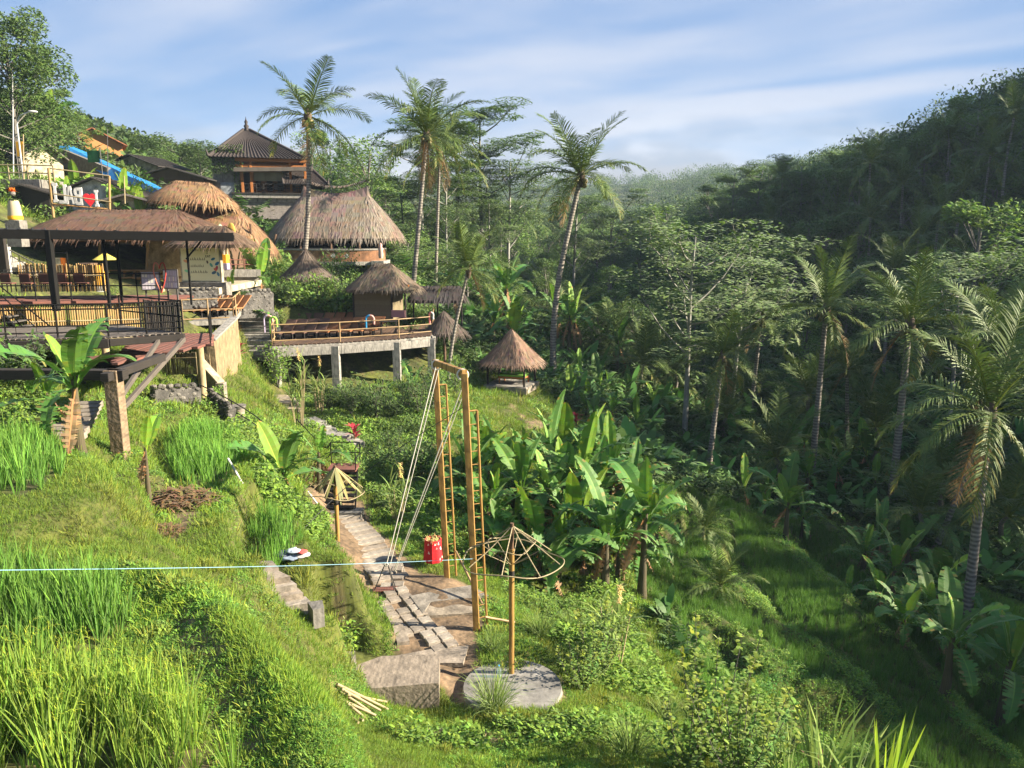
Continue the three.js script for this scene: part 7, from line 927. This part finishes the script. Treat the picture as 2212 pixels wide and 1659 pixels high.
  // red cloth basket
  const bp = gh(936, 1211, 9.15), b = thing('red_basket', 'red cloth-wrapped waste basket with white marks behind the left swing post', 'basket', bp); const cv = document.createElement('canvas'); cv.width = 256; cv.height = 128; const k = cv.getContext('2d'); k.fillStyle = '#c4141f'; k.fillRect(0, 0, 256, 128); reseed(150); for (let i = 0; i < 46; i++) { const x = rr(0, 256), y = rr(0, 120); k.fillStyle = ['#f0d9d0', '#e58a80', '#ffffff'][Math.floor(rnd() * 3)]; k.beginPath(); k.moveTo(x, y); k.lineTo(x + rr(3, 8), y + rr(4, 10)); k.lineTo(x - rr(3, 6), y + rr(5, 11)); k.fill(); } const tx = new THREE.CanvasTexture(cv); tx.colorSpace = THREE.SRGBColorSpace; const cl = new THREE.LatheGeometry([[0.24, 0], [0.27, 0.04], [0.25, 0.3], [0.235, 0.62], [0.24, 0.66], [0.22, 0.66]].map((a) => new THREE.Vector2(...a)), 28), pp = cl.attributes.position; for (let i = 0; i < pp.count; i++) { const a = Math.atan2(pp.getZ(i), pp.getX(i)), f = 1 + 0.05 * Math.sin(a * 9) * (1 - pp.getY(i)); pp.setX(i, pp.getX(i) * f); pp.setZ(i, pp.getZ(i) * f); } cl.computeVertexNormals(); mesh('cloth', cl, std(C(0.95, 0.95, 0.95), { map: tx, side: THREE.DoubleSide }), b);
  const straw = new Leaves(); for (let i = 0; i < 120; i++) { const a = rr(0, 6.28), r = 0.2 * Math.sqrt(rnd()); straw.blade(v3(Math.cos(a) * r, 0.6, Math.sin(a) * r), dirOf(rr(0, 6.28), rr(0.1, 1.2)), rr(0.1, 0.24), 0.02, 0.8, [rr(0.35, 0.6), rr(0.28, 0.45), 0.14], 2); } mesh('straw', straw.geo(), strawMat, b);
  // clothes, dry leaves, bottle, poles
  const hp = onGround(628, 1207), hpT = thing('laundry_heap', 'small heap of blue, white and red cloth beside the corner rice', 'cloth heap', hp); [[0, 0, C(0.22, 0.27, 0.36), 1], [0.2, 0.02, C(0.36, 0.35, 0.36), 0.8], [-0.15, 0.05, C(0.1, 0.11, 0.16), 0.9], [0.28, 0.12, C(0.5, 0.08, 0.07), 0.5], [0.1, 0.14, C(0.4, 0.45, 0.55), 0.6]].forEach(([x, y, col, s], i) => { const g = new THREE.SphereGeometry(0.17 * s, 22, 14), p = g.attributes.position; for (let q = 0; q < p.count; q++) { const f = 0.55 + 0.9 * fbm(p.getX(q) * 16 + i * 9 + 40, p.getZ(q) * 16 + p.getY(q) * 12 + 40, i, 3); p.setXYZ(q, p.getX(q) * f * 1.5, p.getY(q) * f * 0.45, p.getZ(q) * f * 1.2); } g.computeVertexNormals(); const m = mesh('garment', g, std(col, { side: THREE.DoubleSide }), hpT); m.position.set(x, y + 0.08, rr(-0.1, 0.1)); });
  reseed(155); const dl = new Leaves(); for (let i = 0; i < 800; i++) { const a = rr(0, 6.28), r = 0.62 * Math.sqrt(rnd()); dl.blade(v3(Math.cos(a) * r * 1.3, rr(0, 0.32) * (1 - r), Math.sin(a) * r), dirOf(rr(0, 6.28), rr(-0.3, 0.5)), rr(0.15, 0.4), rr(0.02, 0.07), 0.6, [rr(0.7, 1.2), rr(0.7, 1.1), rr(0.6, 1)], 3); } const dh = thing('dry_leaf_heap', 'heap of dry brown banana leaves by the young banana plant', 'leaf heap', onGround(385, 1085)); mesh('dry_leaves', dl.geo(), L.bananadry, dh); const dh2 = thing('dry_leaf_heap', 'scattered dry leaves against the stones left of the laundry', 'leaf heap', onGround(352, 1150)); const dm2 = mesh('dry_leaves', dl.geo(), L.bananadry, dh2); dm2.scale.setScalar(0.5);
  const bt = thing('water_bottle', 'clear plastic water bottle standing on the round slab', 'bottle', gh(1078, 1462, 9.28)); mesh('body', new THREE.LatheGeometry([[0.0, 0], [0.045, 0.005], [0.045, 0.16], [0.03, 0.21], [0.016, 0.23], [0.016, 0.25]].map((a) => new THREE.Vector2(...a)), 14), M.glass, bt); mesh('cap', new THREE.CylinderGeometry(0.018, 0.018, 0.025, 10).translate(0, 0.26, 0), M.blue, bt);
  const pp0 = [[728, 1478], [735, 1492], [732, 1505], [745, 1515], [733, 1530], [745, 1545], [750, 1500], [738, 1488]], pp1 = [[838, 1538], [800, 1545], [790, 1560], [812, 1555], [775, 1572], [785, 1568], [835, 1528], [822, 1548]]; pp0.forEach(([u, v], i) => { const a = at(u, v, 12.6), b2 = onGround(pp1[i][0], pp1[i][1]); const o = thing('bamboo_cane', nth[i] + ' pale bamboo cane from the top of the pile below the grassy bank', 'bamboo cane', origin, 0, 'bamboo canes below the bank'); mesh('cane', bar(a, lift(b2, 0.06 + i * 0.01), 0.03, 0.024, 7), M.bamboopale, o); });
  for (const [u0, v0, u1, v1, lab] of [[492, 990, 524, 1045, 'white plastic pipe leaning on the rice plot'], [410, 985, 424, 1018, 'short yellow stick on the grass bank below the handrail'], [665, 1062, 708, 1118, 'white pipe lying on the bank beside the steel steps']]) { const a = onGround(u1, v1), b2 = at(u0, v0, -a.z + 0.2), o = thing('loose_pipe', lab, 'pipe', origin); mesh('pipe', bar(a, b2, 0.028), M.white, o); }
}
{ // Q. the gazebo on its mound
  const d = 42, c = gh(1105, 831, 8.28), t = thing('gazebo', 'small open gazebo with conical thatched roof on the grassy mound', 'gazebo', c, -0.35);
  mesh('platform', box(2.5, 0.35, 2.2, 0, -0.1, 0), M.paver, t); mesh('floor_boards', box(2.4, 0.03, 2.1, 0, 0.09, 0), M.concrete, t); for (const x of [-1.05, 1.05]) for (const z of [-0.9, 0.9]) mesh('post', box(0.1, 1.5, 0.1, x, 0.75, z), M.darktimber, t); mesh('beam', [box(2.3, 0.1, 0.08, 0, 1.42, 0.9), box(2.3, 0.1, 0.08, 0, 1.42, -0.9), box(0.08, 0.1, 1.8, 1.05, 1.42, 0), box(0.08, 0.1, 1.8, -1.05, 1.42, 0)], M.darktimber, t);
  const r = mesh('thatched_roof', thatch(121, 1.6, 1.5, 0.03, 1.75, { col: [0.26, 0.165, 0.11], rows: 14, round: 4, prof: 1.12, dens: 1.3, len: 0.42 }), strawMat, t); r.position.y = 1.32;
  const b = thing('daybed', 'wooden daybed with green cushions inside the gazebo', 'daybed', lift(c, 0.1), -0.35); mesh('frame', box(1.5, 0.08, 0.9, 0.1, 0.36, -0.1), M.orangewood, b); for (const x of [-0.6, 0.8]) for (const z of [-0.5, 0.3]) mesh('leg', box(0.08, 0.34, 0.08, x, 0.17, z), M.orangewood, b); mesh('mattress', box(1.45, 0.12, 0.85, 0.1, 0.46, -0.1), std(C(0.16, 0.33, 0.04)), b); for (const [x, a] of [[-0.35, 0.3], [0.05, -0.2], [0.4, 0.2]]) mesh('cushion', put(chamfer(0.45, 0.14, 0.4, 0.05), x, 0.58, -0.2, a), std(C(0.2, 0.42, 0.05)), b);
}
// ---------------------------------------------------------------- shrubs, clumps and single plants
const clumpG = [tuftGeo(501, 240, 0.95, 0.012, 0.16, 1.5, 0.75, 0.1), tuftGeo(502, 240, 0.85, 0.011, 0.14, 1.7, 0.8, 0.1)], reedG = [tuftGeo(503, 34, 1.5, 0.034, 0.12, 1.5, 0.5, 0.1), tuftGeo(504, 30, 1.3, 0.03, 0.12, 1.8, 0.6, 0.1)], upG = tuftGeo(505, 16, 1.5, 0.05, 0.08, 0.35, 0.22, 0.1);
const lemon = leafy(C(0.19, 0.27, 0.06), 0.35), lime2 = leafy(C(0.30, 0.44, 0.04), 0.45);
{
  [[1066, 1535, 1.15, 0, 'largest drooping grass clump in front of the round slab'], [1066, 1405, 0.8, 1, 'pale grass clump at the foot of the right swing post'], [1166, 1372, 0.85, 0, 'bright grass clump on the rim right of the swing'], [1232, 1365, 0.9, 1, 'darker grass clump behind the bright rim one'], [1360, 1640, 1.2, 1, 'drooping grass clump at the bottom centre right'], [1372, 1478, 1.0, 0, 'grass clump right of the tall leafy bush'], [1215, 1440, 0.8, 1, 'low grass clump between the slab and the leafy bush'], [1440, 1560, 0.9, 0, 'shaded grass clump before the lower rice terrace']].forEach(([u, v, s, q, lab], i) => { const p = onGround(u, v), t = thing('grass_clump', lab, 'grass clump', p, i, 'lemongrass clumps'); mesh('blades', clumpG[q], lemon, t).scale.setScalar(s); });
  const sh = (label, p, q, s, mat, turn, name = 'shrub') => tree(name, label, 'shrub', q > 9 ? PR.fine[q - 10] : PR.shrub[q], p, s, turn, mat, 'shrubs');
  sh('tall leafy bush with small glossy leaves right of the round slab', onGround(1290, 1475), 10, 1.0, L.shrub, 1); sh('second bush crowding the tall leafy one on its left', onGround(1255, 1490), 11, 0.85, L.shrub, 2);
  sh('leafy bush at the bottom right centre with upright shoots', under(1530, 1640, 11.4), 10, 1.15, L.shrub, 3); sh('dense low bush at the bottom edge left of the reeds', under(1600, 1655, 10.6), 11, 1.1, L.shrub, 1.4); sh('bush in front of the upright shoots at the bottom edge', under(1480, 1655, 10.8), 11, 1.0, L.shrub, 2.4); sh('bush with bronze leaf tips left of the cane at bottom right', under(1650, 1600, 12), 10, 0.85, L.shrub, 0.4);
  [[780, 640, 45, 1, 1.0, 'shrub below the thatched parasol'], [700, 640, 45, 0, 1.1, 'yellowish shrub under the thatched parasol'], [745, 600, 48, 2, 1.25, 'flowering frangipani shrub right of the thatched parasol'], [720, 580, 50, 2, 1.2, 'frangipani shrub before the restaurant balcony'], [860, 625, 50, 2, 1.1, 'frangipani shrub beside the restaurant column'], [540, 600, 44, 2, 1.2, 'rounded dark shrub beside the globe lamp'], [620, 660, 43, 1, 1.2, 'shrub above the rubble wall'], [690, 680, 44.5, 1, 1.3, 'dark shrub behind the left deck loungers'], [740, 690, 44.5, 0, 1.3, 'dark shrub behind the middle deck loungers'], [650, 690, 43.5, 0, 1.2, 'dark shrub behind the lilac arch'], [890, 690, 43, 0, 0.9, 'yellow-green shrub right of the woven hut'], [480, 620, 41, 1, 1.1, 'shrub under the shrine'], [590, 690, 41, 1, 0.9, 'shrub at the head of the stairway'], [600, 820, 36, 2, 1.0, 'light leafy shrub beside the first deck column'], [985, 800, 38, 2, 0.9, 'young tree-like shrub left of the gazebo'], [800, 1010, 29, 1, 0.9, 'round shrub on the bank behind the steel steps'], [770, 1060, 26, 0, 0.8, 'round shrub right of the steel steps'], [980, 1190, 22, 1, 0.9, 'shrub behind the red basket'], [60, 860, 19, 0, 1.0, 'shrub under the viewing platform at left'], [330, 545, 43, 0, 0.7, 'ornamental bush right of the draped statue'], [300, 430, 52, 2, 1.5, 'shrub behind the white annex'], [460, 880, 26.5, 1, 0.7, 'low shrub on the dark hollow below the handrail'], [240, 600, 33, 1, 0.5, 'planter shrub on the walkway']].forEach(([u, v, d, q, s, lab], i) => sh(lab, under(u, v, d), q, s, i % 4 === 1 ? L.cover : i % 3 ? L.shrub : L.broad, i));
  reseed(163); [[700, 885, 34.5], [735, 872, 35], [770, 880, 34.5], [800, 868, 35], [830, 885, 34], [855, 905, 33], [880, 880, 34.5], [905, 900, 33], [935, 880, 34], [760, 905, 33.2], [815, 920, 32.6], [900, 930, 32], [850, 990, 29.5], [890, 1010, 28.8], [930, 990, 29.4], [830, 1030, 28.2], [910, 1050, 27.4], [870, 1065, 27]].sort((a, b) => a[0] - b[0]).forEach(([u, v, d], i) => sh(ordinal(i + 1) + ' dark bush from the left on the banks below the lounger deck', under(u, v, d), [0, 1, 2][i % 3], rr(0.7, 1.15), i % 3 === 1 ? L.shrub : L.broad, i * 1.9));
  // reeds, canes, red ti plants
  [[1780, 1650, 9.6, 1.15, 0, 'arching reed clump at the bottom right'], [1850, 1655, 9.2, 1.2, 1, 'second arching reed clump beside the upright cane'], [1700, 1655, 10, 1.0, 1, 'thin reed clump left of the arching ones']].forEach(([u, v, d, s, q, lab], i) => { const p = under(u, v, d), t = thing('reed_clump', lab, 'reeds', p, i, 'reed clumps'); mesh('blades', reedG[q], lemon, t).scale.setScalar(s); });
  const uc = thing('upright_cane', 'bright yellow-green upright cane leaves at the bottom right', 'cane', under(1915, 1655, 8.6), 0.4); mesh('blades', upG, lime2, uc).scale.setScalar(1.0);
  const cane = (label, p, h) => { const t = thing('sugar_cane', label, 'cane', p, 0, 'cane clumps'); reseed(Math.round(p.x * 77)); const g = [], l = new Leaves(); for (let i = 0; i < 9; i++) { const a = rr(0, 6.28), e = v3(Math.cos(a) * 0.35, h * rr(0.5, 0.85), Math.sin(a) * 0.35); g.push(bar(v3(Math.cos(a) * 0.12, -0.1, Math.sin(a) * 0.12), e, 0.018, 0.012, 5)); for (let k = 0; k < 9; k++) l.blade(e.clone().multiplyScalar(rr(0.35, 1)), dirOf(rr(0, 6.28), rr(0.7, 1.4)), rr(0.6, 1.1), 0.045, rr(0.8, 1.8), vary(0.2, 0.15), 5); } mesh('stalks', g, M.bamboopale, t); mesh('blades', l.geo(), lemon, t); const pl = new Leaves(); for (let i = 0; i < 90; i++) { const y = rr(0, 0.5); pl.blade(v3(0.1, h * 0.85 + y, 0), dirOf(rr(0, 6.28), rr(-0.6, 0.9)), rr(0.06, 0.16), 0.02, 1, [rr(0.55, 0.8), rr(0.42, 0.6), 0.2], 2); } mesh('plume', pl.geo(), strawMat, t); };
  cane('tall cane clump with plumes before the dark space under the deck', under(648, 945, 30.5), 3.4); cane('cane clump right of the plumed one under the deck', under(690, 890, 33.5), 2.6); cane('grass cane with golden plume above the tall leafy bush', onGround(1325, 1455), 2.1); cane('cane with grey leaves beside the slab walk', onGround(862, 1135), 1.9);
  reseed(170); const tiG = (() => { const l = new Leaves(); for (let i = 0; i < 26; i++) l.blade(v3(0, rr(0.25, 0.6), 0), dirOf(rr(0, 6.28), rr(0.3, 1.4)), rr(0.25, 0.45), 0.09, 0.8, vary(0.3, 0.1), 3); return l.geo(); })();
  [[766, 945, 30, 'red ti plant on the bank behind the steel steps'], [1246, 890, 40, 'red ti plant beyond the dirt terrace'], [1222, 930, 36.5, 'red ti plant on the edge of the dirt terrace'], [637, 620, 46, 'deep red ti plant under the left eave of the thatched parasol'], [692, 635, 45, 'pinkish red potted ti plant right of the thatched parasol'], [1790, 1560, 13, 'bronze-red ti plant on the lower right terrace edge'], [518, 815, 33, 'small red ti plant beside the tan wall']].forEach(([u, v, d, lab], i) => { const p = under(u, v, d), t = thing('ti_plant', lab, 'plant', p, i, 'red ti plants'); mesh('stem', bar(v3(0, -0.1, 0), v3(0, 0.45, 0), 0.02), M.timber, t); mesh('leaves', tiG, i === 5 ? L.bronze : L.red, t); t.scale.setScalar(i === 5 ? 1.3 : 1.15); });
  // trees of the upper left
  const bt = at(5, 20, 52), bf = drop(bt.x, bt.z); tree('big_tree', 'big dark leafy tree at the upper left edge', 'tree', PR.near[0], bf, v3(0.72, (bt.y - bf.y) / 11.6, 0.72), 0.5, L.broad, null); [[-60, 140, 56, 1.0, 'dense tree left of the big one at the picture edge'], [40, 190, 58, 0.75, 'lower leafy tree under the big one at upper left'], [110, 240, 66, 0.6, 'sunlit leafy tree on the hill above the cream house'], [165, 262, 70, 0.55, 'leafy tree with open crown right of the cream house']].forEach(([u, v, d, s, lab], i) => { const p = at(u, v, d), f = drop(p.x, p.z); tree('hillside_tree', lab, 'tree', PR.broad[i % 4], f, v3(s, Math.max(2, p.y - f.y) / 9, s), i * 2, i > 1 ? L.shrub : L.broad, 'trees at the upper left'); });
  [[385, 292, 85, 0.85, 1, 'round tree on the hilltop left of the tiled pavilion'], [430, 315, 84, 0.7, 3, 'second round tree touching the tiled pavilion roof'], [845, 470, 74, 0.8, 0, 'rounded tree right of the restaurant thatch'], [880, 500, 70, 0.8, 1, 'dense tree behind the second palm trunk'], [820, 530, 72, 0.7, 3, 'tree in shadow at the right of the restaurant balcony'], [920, 560, 66, 0.75, 0, 'tree behind the yellowed palms'], [960, 520, 74, 0.8, 2, 'tree left of the short bushy palm'], [330, 360, 78, 0.6, 1, 'small hilltop tree above the dark house'], [1010, 640, 58, 0.6, 0, 'tree right of the short bushy palm'], [1060, 600, 62, 0.7, 1, 'tree above the gazebo'], [300, 350, 84, 0.5, 3, 'hilltop tree at the end of the blue roof']].forEach(([u, v, d, s, q, lab], i) => { const p = at(u, v, d), f = drop(p.x, p.z), hh = [11, 9, 13, 10][q]; tree('leafy_tree', lab, 'tree', PR.broad[q], f, v3(s, clamp((p.y - f.y) / hh, 0.35, 1.6), s), i * 1.3, i < 2 ? L.broad : i % 2 ? L.shrub : L.broad, 'leafy trees round the village'); });
  // broad plants between the village roofs
  reseed(180); [[165, 395, 48], [180, 400, 48], [198, 405, 47], [150, 405, 46], [270, 415, 46], [285, 420, 46], [300, 440, 46], [255, 425, 46], [310, 460, 45], [240, 440, 45], [100, 240, 62], [130, 262, 62], [75, 250, 60], [225, 425, 47], [320, 470, 45]].sort((a, b) => a[0] - b[0]).forEach(([u, v, d], i) => banana(nth[i] + ' broad-leaved plant from the left between the village roofs', lift(at(u, v + 45, d), 0), d > 55 ? 1.2 : 0.85, { stem: 0, n: 7, seed: 700 + i, bright: 3, torn: 0.15, dry: 0, group: 'broad-leaved plants of the village' }));
  // hill slope greenery round the houses
  reseed(190); const hill = []; for (let i = 0; i < 2600; i++) { const a = rad(rr(-38, -6)), r = rr(40, 105), x = r * Math.sin(a), z = -r * Math.cos(a); if (!free(x, z)) continue; const n = fbm(x * 0.2, z * 0.2, 61, 3); hill.push([x, H(x, z) - 0.05, z, rr(0.8, 1.8) * (0.5 + n), rr(0, 6.28), 0, 0, 0.6 + 0.8 * n]); } strew('village_greenery', 'low green bushes growing between the village houses', 'bushes', G.bush, L.shrub, hill);
}
renderer.render(scene, camera);
